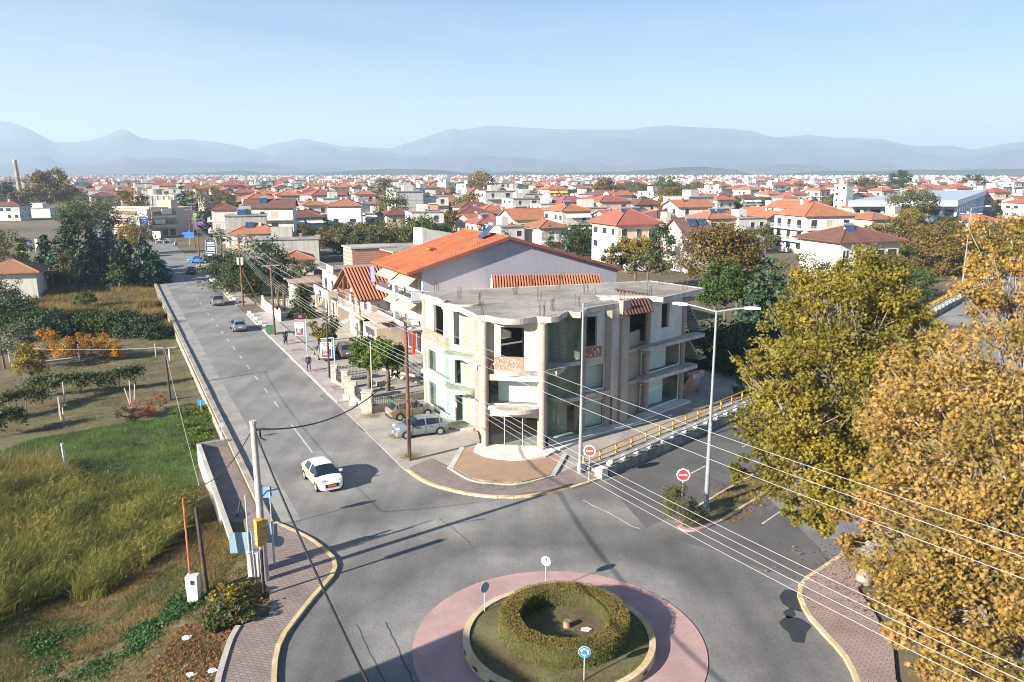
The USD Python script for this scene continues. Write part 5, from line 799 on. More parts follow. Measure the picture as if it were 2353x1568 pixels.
# ---- the town: house prototypes, 250 houses of their own, the rest of the town as one
CLS = []
for i in range(12):
    c = klass(f'_town_house_{i}'); st = [2, 2, 3, 2, 3, 1, 2, 3, 4, 2, 3, 2][i]; house('', None, None, 0, 9 + (i * 3.7) % 5, 9 + (i * 2.3) % 4, st, sh=[3, 3.2, 2.9][i % 3], wall=['wall_white', 'wall_cream', 'wall_white', 'wall_white', 'wall_peach', 'wall_white', 'wall_blue', 'wall_cream', 'wall_white', 'wall_grey', 'wall_white', 'wall_cream'][i], roof=['hip', 'hip', 'gablex', 'flat', 'hip', 'hip', 'gable', 'hip', 'flat', 'hip', 'flat', 'gablex'][i], tile=['tile_orange', 'tile_brown', 'tile_orange', 'tile_orange', 'tile_red', 'tile_old', 'tile_orange', 'tile_orange', 'tile_brown', 'tile_brown', 'tile_red', 'tile_orange'][i], balc=['f', 'f', 'fl', 'f', 'f', '', 'f', 'fl', 'f', 'f', 'f', 'f'][i], awn='f' if i % 3 == 0 else '', parent=c, chim=1 + i % 2, win='fl', plain=False, seed=i, nwin=2); CLS.append((c, st, ['orange hip', 'brown hip', 'orange gable', 'flat', 'red hip', 'old hip', 'orange gable', 'orange hip', 'flat', 'brown hip', 'flat', 'orange gable'][i], ['white', 'cream', 'white', 'white', 'peach', 'white', 'pale blue', 'cream', 'white', 'grey', 'white', 'cream'][i]))
cand = []; rt = random.Random(99)
for a in np.arange(150, 2900, 16.5):
    for b in np.arange(-2300, 2300, 14.5):
        x0, y0 = R1(a, 0) + (R1(0, 1) - R1(0, 0)) * b; x, y = x0 + rt.uniform(-3, 3), y0 + rt.uniform(-3, 3); zc = y * math.cos(PITCH) + 14 * math.sin(PITCH)
        if zc < 165 or zc > 2750: continue
        px = CX + FPX * x / zc
        if not -60 < px < 2420: continue
        if int(a / 16.5) % 4 == 0 and zc < 1500 or rt.random() < (.1 if zc < 700 else .28): continue
        if px < 470 and zc < 440 or px < 200 and zc < 620: continue
        if 1640 < px < 2420 and zc < 205 or px > 2080 and zc < 300: continue
        if 1930 < px < 2300 and zc < 300: continue
        if 880 < px < 1080 and zc < 235 or px < 900 and zc < 250: continue
        if any(math.hypot(x - h[0], y - h[1]) < h[2] * .58 + 6.2 for h in HOUSES): continue
        if 0.66 < meshkit.fbm(np.array([[x * .004, y * .004, 3.0]]), 3, 8)[0]: continue
        cand.append((zc, x, y, px))
cand.sort(); near = []; words = {1: 'single storey', 2: 'two storey', 3: 'three storey', 4: 'four storey'}; rest = []
for k, (zc, x, y, px) in enumerate(cand):
    i = rt.randrange(12); rot = -AZ1 + rt.choice((0, 90, 0, 0, 0, -90)) + rt.uniform(-10, 10)
    if k < 240:
        c, st, rf, wl = CLS[i]; wr = 'left' if px < 800 else 'right' if px > 1560 else 'middle'
        near.append((c, f'{wl} {words[st]} {rf} roofed house', 'house', 'town_house', x, y, rot, rt.uniform(.88, 1.08), px, zc))
    else: rest.append((x, y, i, rot, rt.uniform(.85, 1.15)))
ANCH = [(793, 260, 'the pale blue house'), (748, 420, 'the long weathered brown roof'), (704, 271, 'the cream banded brown roof'), (984, 500, 'the yellow building'), (965, 290, 'the unfinished brick house'), (1254, 200, 'the old brown hip roof'), (1303, 215, 'the white awning house'), (1114, 390, 'the grey blue blind wall'), (1270, 415, 'the peach tower block'), (1436, 168, 'the red hip roof'), (1478, 311, 'the dormered brown roof'), (1618, 362, 'the broad orange roof'), (1580, 162, 'the dark twin heater roof'), (1870, 200, 'the long balcony house'), (1950, 149, 'the near brown roof'), (1940, 436, 'the white tower'), (2100, 330, 'the factory hall'), (2288, 467, 'the white five storey block'), (588, 188, 'the bright street roof'), (622, 230, 'the long dark roof'), (345, 254, 'the beige commercial building'), (36, 438, 'the yellow station building'), (758, 900, 'the big white block'), (1105, 560, 'the tall autumn tree'), (1393, 600, 'the far round tree'), (1530, 640, 'the far green dome'), (2068, 620, 'the skyline dark tree')]
ORD = ['nearest', 'second', 'third', 'fourth', 'fifth', 'sixth', 'seventh', 'eighth', 'ninth', 'tenth', 'eleventh', 'twelfth']
def place_copies(items):
    keyed = {}
    for it in items:
        px, zc = it[8], it[9]; a = min(ANCH, key=lambda q: abs(q[0] - px) + 260 * abs(math.log(zc / q[1]))); rel = 'behind' if zc > a[1] * 1.15 else 'in front of' if zc < a[1] * .87 else 'left of' if px < a[0] else 'right of'; keyed.setdefault(f'{it[1]} {rel} {a[2]}', []).append(it)
    for k, v in keyed.items():
        for i, (c, ds, ct, nm, x, y, rot, sc, px, zc) in enumerate(sorted(v, key=lambda q: q[9])): copy_of(c, nm, (ORD[min(i, 11)] + ' ' if len(v) > 1 else '') + k, ct, (x, y, 0), rot, 'houses of the town' if ct == 'house' else 'trees between the houses of the town', sc)
place_copies(near)
def instancer(name, label, cat, protos, items, kind='stuff'):
    p = path_for(name); pi = UsdGeom.PointInstancer.Define(stage, p); rel = pi.CreatePrototypesRel(); sc = UsdGeom.Scope.Define(stage, p + '/prototypes')
    for j, c in enumerate(protos):
        x = UsdGeom.Xform.Define(stage, f'{p}/prototypes/kind_{j:03d}'); x.GetPrim().GetReferences().AddInternalReference(Sdf.Path(c)); rel.AddTarget(x.GetPath())
    pi.CreatePositionsAttr(Vt.Vec3fArray([Gf.Vec3f(float(q[0]), float(q[1]), float(q[5]) if len(q) > 5 else 0.0) for q in items])); pi.CreateProtoIndicesAttr([int(q[2]) for q in items]); pi.CreateScalesAttr(Vt.Vec3fArray([Gf.Vec3f(float(q[4])) for q in items]))
    pi.CreateOrientationsAttr(Vt.QuathArray([Gf.Quath(math.cos(math.radians(q[3]) / 2), 0, 0, math.sin(math.radians(q[3]) / 2)) for q in items])); data(pi.GetPrim(), label, cat, None, kind); return p
if rest: instancer('distant_town', 'dense far town of white walls and red roofs reaching to the foot of the hills', 'town', [c[0] for c in CLS], rest)
print('houses', len(cand))
# ---- cars
for n, c in (('paint_white', (.8, .8, .79)), ('paint_silver', (.24, .245, .25)), ('paint_silver_blue', (.21, .24, .27)), ('paint_gold', (.22, .18, .125)), ('paint_grey', (.14, .135, .13)), ('paint_teal', (.03, .075, .095)), ('paint_black', (.02, .02, .025)), ('paint_navy', (.02, .03, .06)), ('paint_blue', (.02, .22, .55)), ('paint_yellow', (.85, .68, .02)), ('paint_red', (.4, .03, .03))):
    usdkit.material(stage, M(n), {'n': ('noise_texture', dict(scale=3.0)), 'p': ('principled_bsdf', dict(base_color=c, roughness=.38, metallic=.35 if 'silver' in n or 'gold' in n or 'grey' in n else .0, coat_weight=.6, coat_roughness=.08))}, [], surface='p.BSDF')
usdkit.material(stage, M('car_glass'), {'p': ('principled_bsdf', dict(base_color=(.012, .018, .022), roughness=.05, specular_ior_level=.8))}, [], surface='p.BSDF')
pm('rubber', (.02, .02, .02), .85, .1); pm('rim', (.45, .45, .46), .35, .05, metal=.6); pm('lamp_clear', (.7, .72, .74), .15, .03, spec=.8); pm('lamp_red', (.45, .02, .02), .25, .05); pm('plate_white', (.7, .7, .68), .5, .03); pm('plate_orange', (.75, .17, .03), .5, .03); pm('trim_black', (.02, .02, .022), .5, .05); pm('rust', (.42, .14, .06), .85, .3, 3); pm('pole_wood', (.15, .075, .05), .85, .3, 1.5, stain=.3); pm('pole_dark', (.055, .042, .035), .85, .3, 2); pm('pole_concrete', (.38, .36, .33), .85, .15, 1.5, stain=.2)
PROF = {  # x/L, top z, belt z, half width of the top (share), half width of the body (share)
 'hatch': [(-.5, .62, .58, .8, .70), (-.492, .86, .82, .84, .82), (-.47, 1.0, .96, .84, .92), (-.36, 1.32, .98, .67, .98), (-.325, 1.365, .975, .67, .99), (-.30, 1.385, .97, .67, 1), (-.06, 1.455, .945, .68, 1), (-.035, 1.455, .94, .68, 1), (.09, 1.41, .925, .66, 1), (.30, .98, .90, .78, .99), (.41, .90, .82, .78, .95), (.475, .76, .70, .76, .82), (.5, .52, .48, .72, .6)],
 'sedan': [(-.5, .60, .56, .8, .80), (-.488, .92, .87, .84, .9), (-.36, 1.0, .93, .84, .97), (-.22, 1.38, .93, .7, .99), (-.19, 1.41, .92, .7, 1), (-.165, 1.42, .92, .7, 1), (-.02, 1.44, .91, .7, 1), (.0, 1.44, .91, .7, 1), (.11, 1.38, .9, .68, 1), (.26, .96, .89, .8, .99), (.42, .85, .79, .8, .96), (.485, .68, .64, .78, .84), (.5, .48, .44, .76, .72)],
 'van': [(-.5, .60, .56, .84, .84), (-.49, 1.0, .95, .86, .94), (-.478, 1.05, 1.0, .86, .96), (-.43, 1.58, 1.0, .78, .99), (-.40, 1.61, .98, .78, 1), (-.37, 1.62, .98, .78, 1), (-.06, 1.64, .97, .78, 1), (-.035, 1.64, .97, .78, 1), (.14, 1.56, .95, .76, 1), (.33, 1.02, .93, .8, .98), (.44, .9, .84, .8, .95), (.488, .74, .7, .78, .84), (.5, .5, .46, .76, .74)],
 'pickup': [(-.5, .60, .56, .9, .90), (-.495, .95, .93, .92, .95), (-.30, .96, .94, .92, .98), (-.10, .97, .95, .9, .99), (-.085, 1.60, .98, .78, 1), (-.07, 1.62, .98, .78, 1), (.06, 1.63, .97, .78, 1), (.075, 1.63, .97, .78, 1), (.13, 1.58, .95, .76, 1), (.23, 1.06, .95, .84, .98), (.44, .96, .9, .84, .95), (.488, .8, .76, .82, .88), (.5, .5, .46, .8, .8)]}
def car(label, loc, heading, style='hatch', L=4.0, W=1.72, hs=1.0, paint='paint_silver', plate='plate_white', group=None, name='car', stripe=None, cat='car', zb=0.0):      # heading: degrees counter-clockwise from +x
    p = thing(name, label, cat, (loc[0], loc[1], zb), heading, group); P = PROF[style]; w = W / 2; rows = 7; V = []
    for xf, zt, zl, tw, bw in P:
        zt, zl = .2 + (zt - .2) * hs, .2 + (zl - .2) * hs; tw2 = tw * min(1, bw + .06); half = [(.88 * bw * w, .22), (bw * w * .985, .36), (bw * w * 1.0, zl * .72), (bw * w * .955, zl), (tw2 * w, zt - .05), (tw2 * w * .62, zt - .005), (0, zt + .012)]; V.append([(xf * L, y, z) for y, z in half] + [(xf * L, -y, z) for y, z in half])
    V = np.array(V); n = len(P); body, glass, scr = MB(), MB(), MB(); idx = lambda i, j: i * 14 + j; fb, fg = [], []
    fl = V.reshape(-1, 3); pick = style == 'pickup'
    for i in range(n - 1):
        for s in (0, 7):
            for j in range(rows - 1):
                q = (idx(i, s + j), idx(i + 1, s + j), idx(i + 1, s + j + 1), idx(i, s + j + 1)); q = q if s else q[::-1]
                side = j == 3 and i in ((5, 7, 8) if pick else (4, 5, 7, 8) if style != 'hatch' else (3, 5, 7, 8)); ws = j in (4, 5) and i in (8, 2 if not pick else 99); (fg if side or ws else fb).append(q)
    fb += [(idx(0, j), idx(0, j + 1), idx(0, 8 + j), idx(0, 7 + j)) for j in range(6)] + [(idx(n - 1, j), idx(n - 1, 7 + j), idx(n - 1, 8 + j), idx(n - 1, j + 1)) for j in range(6)]
    fb += [(idx(i, 0), idx(i, 7), idx(i + 1, 7), idx(i + 1, 0)) for i in range(n - 1)]
    MB().add(fl, fb).build('body', paint, p, smooth=32); MB().add(fl * (1, 1.004, 1.0), fg).build('window', 'car_glass', p, smooth=32); zt = .2 + (P[10][1] - .2) * hs; zr = .2 + (P[1][1] - .2) * hs
    for x in (-.31, .315):
        for s in (-1, 1):
            y = s * (w - .1); wp = MB().tube([(x * L, y - .1 * s, .31), (x * L, y + .105 * s, .31)], .315, 18).build('wheel', 'rubber', p, smooth=40); MB().tube([(x * L, y, .31), (x * L, y + .118 * s, .31)], .2, 10).build('rim', 'rim', wp)
            m = MB(); a = np.linspace(-.15, math.pi + .15, 13); ring = [(x * L + .37 * math.cos(t), s * (w + .006), .31 + .37 * math.sin(t)) for t in a]; ri = [(x * L + .3 * math.cos(t), s * (w + .006), .31 + .3 * math.sin(t)) for t in a]; m.add(ring + ri, [(i, i + 1, 14 + i, 13 + i) for i in range(12)]); m.build('wheel_arch', 'trim_black', p)
    for s in (-1, 1):
        MB().box(L * .425, s * w * .5, zt - .15, L * .474, s * w * .78, zt - .035).build('headlight', 'lamp_clear', p); MB().box(-L * .493, s * w * .6, zr - .24, -L * .455, s * w * .9, zr - .03).build('tail_light', 'lamp_red', p); MB().box(L * .215, s * w * .96, .95 * hs, L * .25, s * (w + .17), 1.08 * hs).build('mirror', paint, p)
        for x in (-.16, .06): MB().box(L * x, s * (w - .01), .80 * hs, L * x + .16, s * (w + .02), .835 * hs).build('door_handle', 'trim_black', p)
        for x in (-.295, -.045, .215): MB().box(L * x, s * (w - .02), .36, L * x + .014, s * (w + .004), .88 * hs).build('door_seam', 'trim_black', p)
    MB().box(L * .47, -w * .5, .40, L * .503, w * .5, .6 * hs).build('grille', 'trim_black', p); MB().box(L * .49, -.26, .45, L * .508, .26, .56).build('number_plate', plate, p); MB().box(-L * .508, -.26, .62, -L * .485, .26, .73).build('number_plate', 'plate_white', p); MB().box(-L * .503, -w * .8, .25, -L * .47, w * .8, .42).build('rear_bumper', 'trim_black' if style != 'sedan' else paint, p)
    if stripe:
        for s in (-1, 1): MB().add([(-L * .45, s * (w + .008), .86), (-L * .45, s * (w + .008), 1.0), (L * .36, s * (w + .008), .70), (L * .36, s * (w + .008), .58)], [(0, 1, 2, 3)]).build('side_stripe', stripe, p)
    return p
def wheels_at(f, r, W, side, L):      # centre and heading from the ground points of the two wheels seen; side = +1 when they are on its left
    f, r = np.array(f), np.array(r); d = (f - r) / np.linalg.norm(f - r); q = np.array([-d[1], d[0]]); return (f + r) / 2 - q * side * (W / 2 - .1), math.degrees(math.atan2(d[1], d[0]))
zz1 = lambda x, y: tuple(g((740 + x / 13.06) * .919, (1120 + y / 13.06) * .919)); zz2 = lambda x, y: tuple(g((960 + x / 12.06) * .919, (980 + y / 12.06) * .919, .05))
c, h = wheels_at(zz1(700, 1425), zz1(320, 1015), 1.74, -1, 3.97); car('white hatchback with yellow side stripes and orange number plate driving towards the roundabout', c, h, 'hatch', 3.97, 1.74, paint='paint_white', plate='plate_orange', stripe='paint_yellow')
c, h = wheels_at(zz2(690, 1425), zz2(1690, 1292), 1.77, 1, 4.26); car('silver five door hatchback parked in front of the corner building, behind the wooden pole', c, h, 'hatch', 4.3, 1.77, 1.0, paint='paint_silver_blue', zb=.05)
c, h = wheels_at(zz2(1310, 735), zz2(470, 875), 1.65, -1, 4.0); car('gold hatchback parked beside the garden fence next to the silver one', c, h, 'hatch', 3.97, 1.65, paint='paint_gold', zb=.05)
HD = 90 - AZ1
car('silver hatchback driving away, nearest of the cars on the left road', R1(62.6, 6.9), HD, 'hatch', 4.1, 1.74, paint='paint_silver_blue'); car('silver compact van driving away in front of the wooden pole', R1(85.6, 7.0), HD, 'van', 4.3, 1.78, paint='paint_silver')
car('dark blue estate car driving away in the shade of the conifers', R1(129, 7.1), HD, 'van', 4.5, 1.8, paint='paint_navy'); car('silver oncoming hatchback at the edge of the conifer shade', R1(128, 2.7), HD + 180, 'van', 4.0, 1.7, .95, paint='paint_silver'); car('dark teal oncoming estate car in the shade of the conifers', R1(143, 2.6), HD + 180, 'van', 4.5, 1.75, paint='paint_teal'); car('dark grey oncoming car farthest up the left road', R1(171, 2.8), HD + 180, 'hatch', 4.1, 1.7, paint='paint_grey')
q = g(371, 559); car('black car turning at the far junction with a bright bonnet', q, -12, 'hatch', 4.1, 1.75, paint='paint_black'); q = g(458, 604); car('bright blue pickup parked at the far right hand kerb', q, 185, 'pickup', 4.9, 1.75, paint='paint_blue', name='pickup')
car('silver saloon parked in the yard behind the second sign board', R1(41.6, 13.0), HD - 4, 'sedan', 4.5, 1.75, paint='paint_silver', zb=.05); car('grey hatchback with dusty rear window parked beside the silver saloon', R1(41.4, 15.4), HD - 6, 'van', 4.2, 1.78, .97, paint='paint_grey', zb=.05)
def bike(label, loc, heading, paint, rider=None):
    p = thing('motorcycle', label, 'motorcycle', (loc[0], loc[1], .04), heading)
    for x in (-.62, .62): t = trimesh.creation.torus(.26, .06, 16, 8); t.apply_transform(trimesh.transformations.rotation_matrix(math.pi / 2, [1, 0, 0])); t.apply_translation((x, 0, .32)); MB().mesh(t).build('wheel', 'rubber', p)
    MB().tube([(-.7, 0, .62), (-.2, 0, .72), (.1, 0, .66), (.45, 0, .8)], [.08, .16, .17, .08], 8).build('body', paint, p, smooth=50); MB().tube([(-.75, 0, .8), (-.1, 0, .8)], [.1, .13], 8).build('seat', 'trim_black', p, smooth=50); MB().tube([(.62, .0, .32), (.42, 0, .98)], .035, 6).tube([(.42, -.34, 1.0), (.42, .34, 1.0)], .02, 6).build('fork', 'rim', p); MB().box(-.2, -.14, .3, .25, .14, .6).build('engine', 'trim_black', p); return p
bike('red motorcycle parked in front of the shop with red pillars', R1(41.5, 20.0), 60, 'paint_red'); bike('black motorcycle parked beside the red one at the shop', R1(40.3, 20.2), 60, 'paint_black'); bike('dark motorcycle with pale tank parked right of the red one', R1(38.7, 20.4), 60, 'paint_grey'); qs = g(404, 566); bike('blue scooter riding across the far junction', qs, 255, 'paint_blue')
# ---- people
pm('skin', (.5, .3, .2), .6, .1)
def joints(chain, r):
    out = manifold3d.Manifold()
    for (a, ra), (b, rb) in zip(chain[:-1], chain[1:]):
        A = manifold3d.Manifold.sphere(ra, 10).translate(list(map(float, a))); B = manifold3d.Manifold.sphere(rb, 10).translate(list(map(float, b))); out = out + manifold3d.Manifold.batch_hull([A, B])
    return out
def as_tm(m): k = m.to_mesh(); return trimesh.Trimesh(np.array(k.vert_properties[:, :3]), np.array(k.tri_verts))
def person(label, loc, heading, top, legs, hair, st=.28, coat=False, sit=False, z=.12):
    p = thing('person', label, 'person', (loc[0], loc[1], z), heading); hz_ = .92 if not sit else .86
    LL = lambda s, f, e: [((0, s * .09, hz_ - .04), .095 + e), ((f * .55 + .04, s * .1, hz_ - .42), .068 + e), ((f - .02, s * .1, .09), .045 + e), ((f + .13, s * .11, .04), .04 + e * .5)] if not sit else [((0, s * .1, hz_), .095 + e), ((.38, s * .16, hz_ - .05), .07 + e), ((.34, s * .18, .36), .05 + e), ((.48, s * .18, .32), .04 + e * .5)]
    A = lambda s, f, e: [((0, s * .19, 1.40), .062 + e), ((-f * .3 - .02, s * .25, 1.14), .046 + e), ((f * .1 + .06, s * .25, .93), .036 + e)] if not sit else [((0, s * .19, 1.34), .062 + e), ((.18, s * .26, 1.12), .046 + e), ((.42, s * .28, 1.06), .036 + e)]
    torso = lambda e: joints([((0, 0, hz_), .13 + e), ((0, 0, 1.12), .12 + e), ((0, 0, 1.30), .14 + e), ((0, 0, 1.42), .075 + e)], 0) + joints([((0, -.15, 1.38), .07 + e), ((0, .15, 1.38), .07 + e)], 0) + joints([((0, -.07, hz_), .11 + e), ((0, .07, hz_), .11 + e)], 0)
    B = torso(0) + joints([((0, 0, 1.42), .055), ((.01, 0, 1.55), .055)], 0) + joints([((.01, 0, 1.56), .07), ((.02, 0, 1.63), .09), ((0, 0, 1.68), .085)], 0) + joints([((.105, 0, 1.615), .018), ((.112, 0, 1.59), .018)], 0)
    for s, f in ((1, st), (-1, -st)):
        B = B + joints(LL(s, f, 0), 0) + joints(A(s, -f, 0), 0); hx = A(s, -f, 0)[-1][0]; B = B + joints([(hx, .034), ((hx[0] + .02, hx[1], hx[2] - .09), .034)], 0)
        for k in range(4): B = B + joints([((hx[0] + .02 + (k - 1.5) * .021, hx[1], hx[2] - .1), .0095), ((hx[0] + .03 + (k - 1.5) * .022, hx[1] - s * .008, hx[2] - .155), .009), ((hx[0] + .032 + (k - 1.5) * .02, hx[1] - s * .03, hx[2] - .18 + abs(k - 1.3) * .008), .008)], 0)
        B = B + joints([((hx[0] + .04, hx[1], hx[2] - .03), .012), ((hx[0] + .075, hx[1] - s * .01, hx[2] - .075), .01), ((hx[0] + .075, hx[1] - s * .02, hx[2] - .1), .009)], 0)
    MB().mesh(as_tm(B)).build('body', 'skin', p, smooth=50); T = torso(.02); Lg = manifold3d.Manifold()
    for s, f in ((1, st), (-1, -st)): T = T + joints(A(s, -f, .014), 0); Lg = Lg + joints(LL(s, f, .016)[:3], 0)
    if coat: T = T + joints([((0, 0, 1.0), .17), ((0, 0, .62), .24)], 0)
    MB().mesh(as_tm(T)).build('jacket', top, p, smooth=50); MB().mesh(as_tm(Lg)).build('trousers', legs, p, smooth=50); MB().mesh(as_tm(joints([((-.015, 0, 1.66), .098), ((-.04, 0, 1.60), .085)], 0))).build('hair', hair, p, smooth=50); m = MB()
    for s, f in ((1, st), (-1, -st)):
        e = LL(s, f, 0)[-1][0]; m2 = as_tm(joints([((e[0] - .15, e[1], e[2] + .01), .052), ((e[0] + .01, e[1], e[2]), .046)], 0)); MB().mesh(m2).build('shoe', 'trim_black', p, smooth=50)
    return p
for n, c in (('cloth_navy', (.03, .04, .07)), ('cloth_jeans', (.06, .09, .15)), ('cloth_black', (.018, .018, .02)), ('cloth_grey', (.2, .2, .21)), ('hair_dark', (.03, .02, .015)), ('cloth_blue', (.05, .13, .3))): pm(n, c, .85, .15, 8)
person('person in a dark vest and blue jeans walking on the slab pavement towards the camera', R1(35.7, 10.0), 270 - AZ1, 'cloth_navy', 'cloth_jeans', 'hair_dark'); person('person in a black coat carrying a bag on the pavement by the first sign board', R1(50.1, 10.5), 275 - AZ1, 'cloth_black', 'cloth_black', 'hair_dark', .2, True); person('person in dark clothes walking under the orange warning sign', R1(96.5, 10.8), 90 - AZ1, 'cloth_grey', 'cloth_navy', 'hair_dark', .25); person('person in blue riding the scooter at the far junction', (qs[0] - .02, qs[1] + .1), 255, 'cloth_blue', 'cloth_navy', 'hair_dark', .0, sit=True, z=.08)
# ---- poles and lamps
def wood_pole(label, px, py, h, z=0.0, arms=1, top=None, r=.15, mat='pole_wood', name='utility_pole', armdir=None, lean=(0, 0)):
    b = at(px, py, z); p = thing(name, label, 'utility pole', b); t = b + (lean[0], lean[1], h); MB().tube([b - (0, 0, .3), b * .5 + t * .5, t], [r, r * .88, r * .72], 10).build('pole', mat, p, world=True, smooth=50); d = np.array([*(armdir if armdir is not None else (R1(0, 1) - R1(0, 0))), 0.0]); d /= np.linalg.norm(d)
    for k in range(arms):
        c = t - (0, 0, .25 + .7 * k); ap = MB().bar(c - d * 1.1, c + d * 1.1, .12, .14).build('crossarm', 'galvanised' if mat != 'pole_dark' else mat, p, world=True); MB().bar(c - d * .7, c - (0, 0, .55), .05).bar(c + d * .7, c - (0, 0, .55), .05).build('brace', 'galvanised', p, world=True)
        for u in (-1.0, -.1, 1.0): MB().tube([c + d * u + (0, 0, .06), c + d * u + (0, 0, .16), c + d * u + (0, 0, .2), c + d * u + (0, 0, .34)], [.035, .09, .05, .07], 8).build('insulator', 'pole_dark', ap, world=True)
    return p, t
p0, t0 = wood_pole('brown wooden pole with crossarm beside the parked silver hatchback', 941, 1058, 9.9, .05); MB().tube([t0 - (0, .2, 6.8), t0 - (0.05, .3, 9.6)], .04, 5).build('cable_duct', 'rubber', p0, world=True)
for k in range(4): MB().cyl(t0[:2] + (.0, -.1), .06, t0[2] - 2.2 - .3 * k, t0[2] - 2.08 - .3 * k, 8).build('insulator', 'pole_dark', p0, world=True)
pb, tb = wood_pole('brown wooden pole with forked top beside the green bin', 631.5, 770, 9.0, .1); pa, ta = wood_pole('tall brown wooden pole with transformer boxes and leaning strut', 559, 702, 10.9, .1, 2); pc, tc = wood_pole('brown wooden pole in front of the orange warning sign', 515, 662, 10.2, .1, 2); pd, td = wood_pole('brown wooden pole behind the blue pickup', 460, 612, 10.5, .1, 2); pe, te = wood_pole('double topped pole at the far junction corner', 448.7, 571, 12.2, 0, 2); pf, tf = wood_pole('brown pole with street lamp at the far junction', 438.4, 552, 9.6, 0, 1)
MB().bar(at(597, 700, .1), (ta[0], ta[1], 6.0), .17).build('strut', 'pole_wood', pa, world=True)
for s in (-1, 1): MB().box(ta[0] + s * .3 - .16, ta[1] - .2, 6.4, ta[0] + s * .3 + .16, ta[1] + .2, 7.5).build('transformer_box', 'galvanised', pa, world=True)
wood_pole('short wooden pole without crossarm beside the meter pillar on the dry corner', 477, 1366, 4.6, -.35, 0, r=.12, mat='pole_dark', lean=(-.25, .1)); wood_pole('dark wooden pole standing in the vineyard lawn', 392, 918.5, 5.2, -1.25, 0, r=.12, mat='pole_dark', lean=(-.25, .2)); wood_pole('thin pole at the left edge of the orange shrubs', 10.5, 845, 6.2, -1.25, 0, r=.13, mat='pole_wood', lean=(-.3, .1)); wood_pole('thin brown pole at the end of the fence by the conifers', 333, 644, 6.8, -.4, 0, r=.12, mat='pole_wood', lean=(-.4, 0)); wood_pole('slim wooden pole behind the second sign board', 757, 868, 6.6, .1, 0, r=.11, mat='pole_dark'); pg, tg = wood_pole('pale slim pole inside the garden fence under the pine', 856, 920, 5.4, .05, 0, r=.08, mat='post_wood'); pk, tk = wood_pole('wooden pole on the roundabout side behind the viewer', 3200, 1400, 9.4, 0, 1)
b = at(610.3, 1334.5, .1); cp = thing('concrete_pole', 'thick pale concrete pole with black cables on the brick corner', 'utility pole', b); ct = np.array([b[0] - .1, b[1] + .05, 8.3]); MB().tube([b - (0, 0, .3), ct], [.2, .14], 14).build('pole', 'pole_concrete', cp, world=True, smooth=50); MB().cyl(ct[:2], .17, ct[2] - .02, ct[2] + .12, 10).build('cap', 'pole_concrete', cp, world=True)
m = MB(); m.tube([ct - (0, 0, .35), ct + (.35, .02, -.3), ct + (.75, .05, -.32)], .06, 6).tube([ct + (.3, 0, -.3), ct + (.32, 0, -.75), ct + (.55, 0, -.85)], .045, 6); m.build('cable_fitting', 'rubber', cp, world=True); MB().tube([(b[0] + .15, b[1] - .1, 4.6), (b[0] + .4, b[1] - .1, 4.9), (b[0] + .95, b[1] - .05, 5.0)], .035, 6).build('hook', 'rubber', cp, world=True)
pm('cable_black', (.015, .015, .015), .6, .1); pm('cable_grey', (.5, .51, .52), .4, .05, metal=.3)
def cable(label, a, b, sag, r=.022, mat='cable_black', group=None, name='cable', n=28):
    a, b = np.array(a, float), np.array(b, float); t = np.linspace(0, 1, n)[:, None]; pts_ = a + (b - a) * t - np.array([0, 0, 1]) * (4 * sag * t * (1 - t)); return MB().tube(pts_, r, 5).build(name, mat, label=label, cat='cable', group=group)
cable('thick black cable sagging from the concrete pole across the left road', ct + (.75, .05, -.32), at(905, 862, 5.6), 1.0, .04); e0 = by_depth(905, 1690, 20); cable('thick twisted black cable hanging from the concrete pole to the bottom of the view', ct + (.1, 0, -.5), e0, .35, .042); cable('thin black cable from the concrete pole down to the short wooden pole', ct + (-.1, 0, -.4), at(458, 1118, 4.2), .5, .025); b5 = at(458, 1118, 4.2); cable('pale wire from the short wooden pole to the vineyard pole', b5, (at(392, 918.5, -1.25) + (-.25, .2, 5.1)), .25, .013, 'cable_grey'); cable('pale wire across the vineyard plot to the left pole', at(392, 918.5, -1.25) + (-.25, .2, 5.1), at(10.5, 845, -1.25) + (-.2, 0, 2.4), .3, .014, 'cable_grey')
dA = np.array([*(R1(0, 1) - R1(0, 0)), 0.0]); tops = [t0, tb, ta, tc, td]
for k, (A, B) in enumerate(zip(tops[:-1], tops[1:])):
    nm = ['between the parked hatchback pole and the green bin pole', 'between the green bin pole and the transformer pole', 'between the transformer pole and the warning sign pole', 'between the warning sign pole and the pickup pole'][k]
    for j, u in enumerate((-1.0, -.1, 1.0)): cable(f'{["left", "middle", "right"][j]} one of three upper wires {nm}', A + dA * u + (0, 0, .05), B + dA * u + (0, 0, .05), .5, .011, 'cable_grey', f'upper wires {nm}', 'power_line')
    for j in range(4): cable(f'{["top", "second", "third", "lowest"][j]} of four lower wires {nm}', A - (0, .1, 2.1 + .3 * j), B - (0, .1, 1.6 + .3 * j), .5, .010, 'cable_grey', f'lower wires {nm}', 'power_line')
dE = np.array([21.2, -44.5, 0]); dE /= np.linalg.norm(dE); dn = np.array([-dE[1], dE[0], 0])
E1 = by_depth(2430, 1306, 21.5)
for j, u in enumerate((1.3, 0, -1.3)): cable(f'{["uppermost", "middle", "lowest"][j]} of three high wires crossing in front of the corner building', t0 + dA * (1.0 - j * 1.0) + (0, 0, .05), E1 + dn * u + (0, 0, -.02 * j), .35, .0085, 'cable_grey', 'high wires crossing the foreground', 'power_line')
E2 = by_depth(2380, 1600, 19.5)
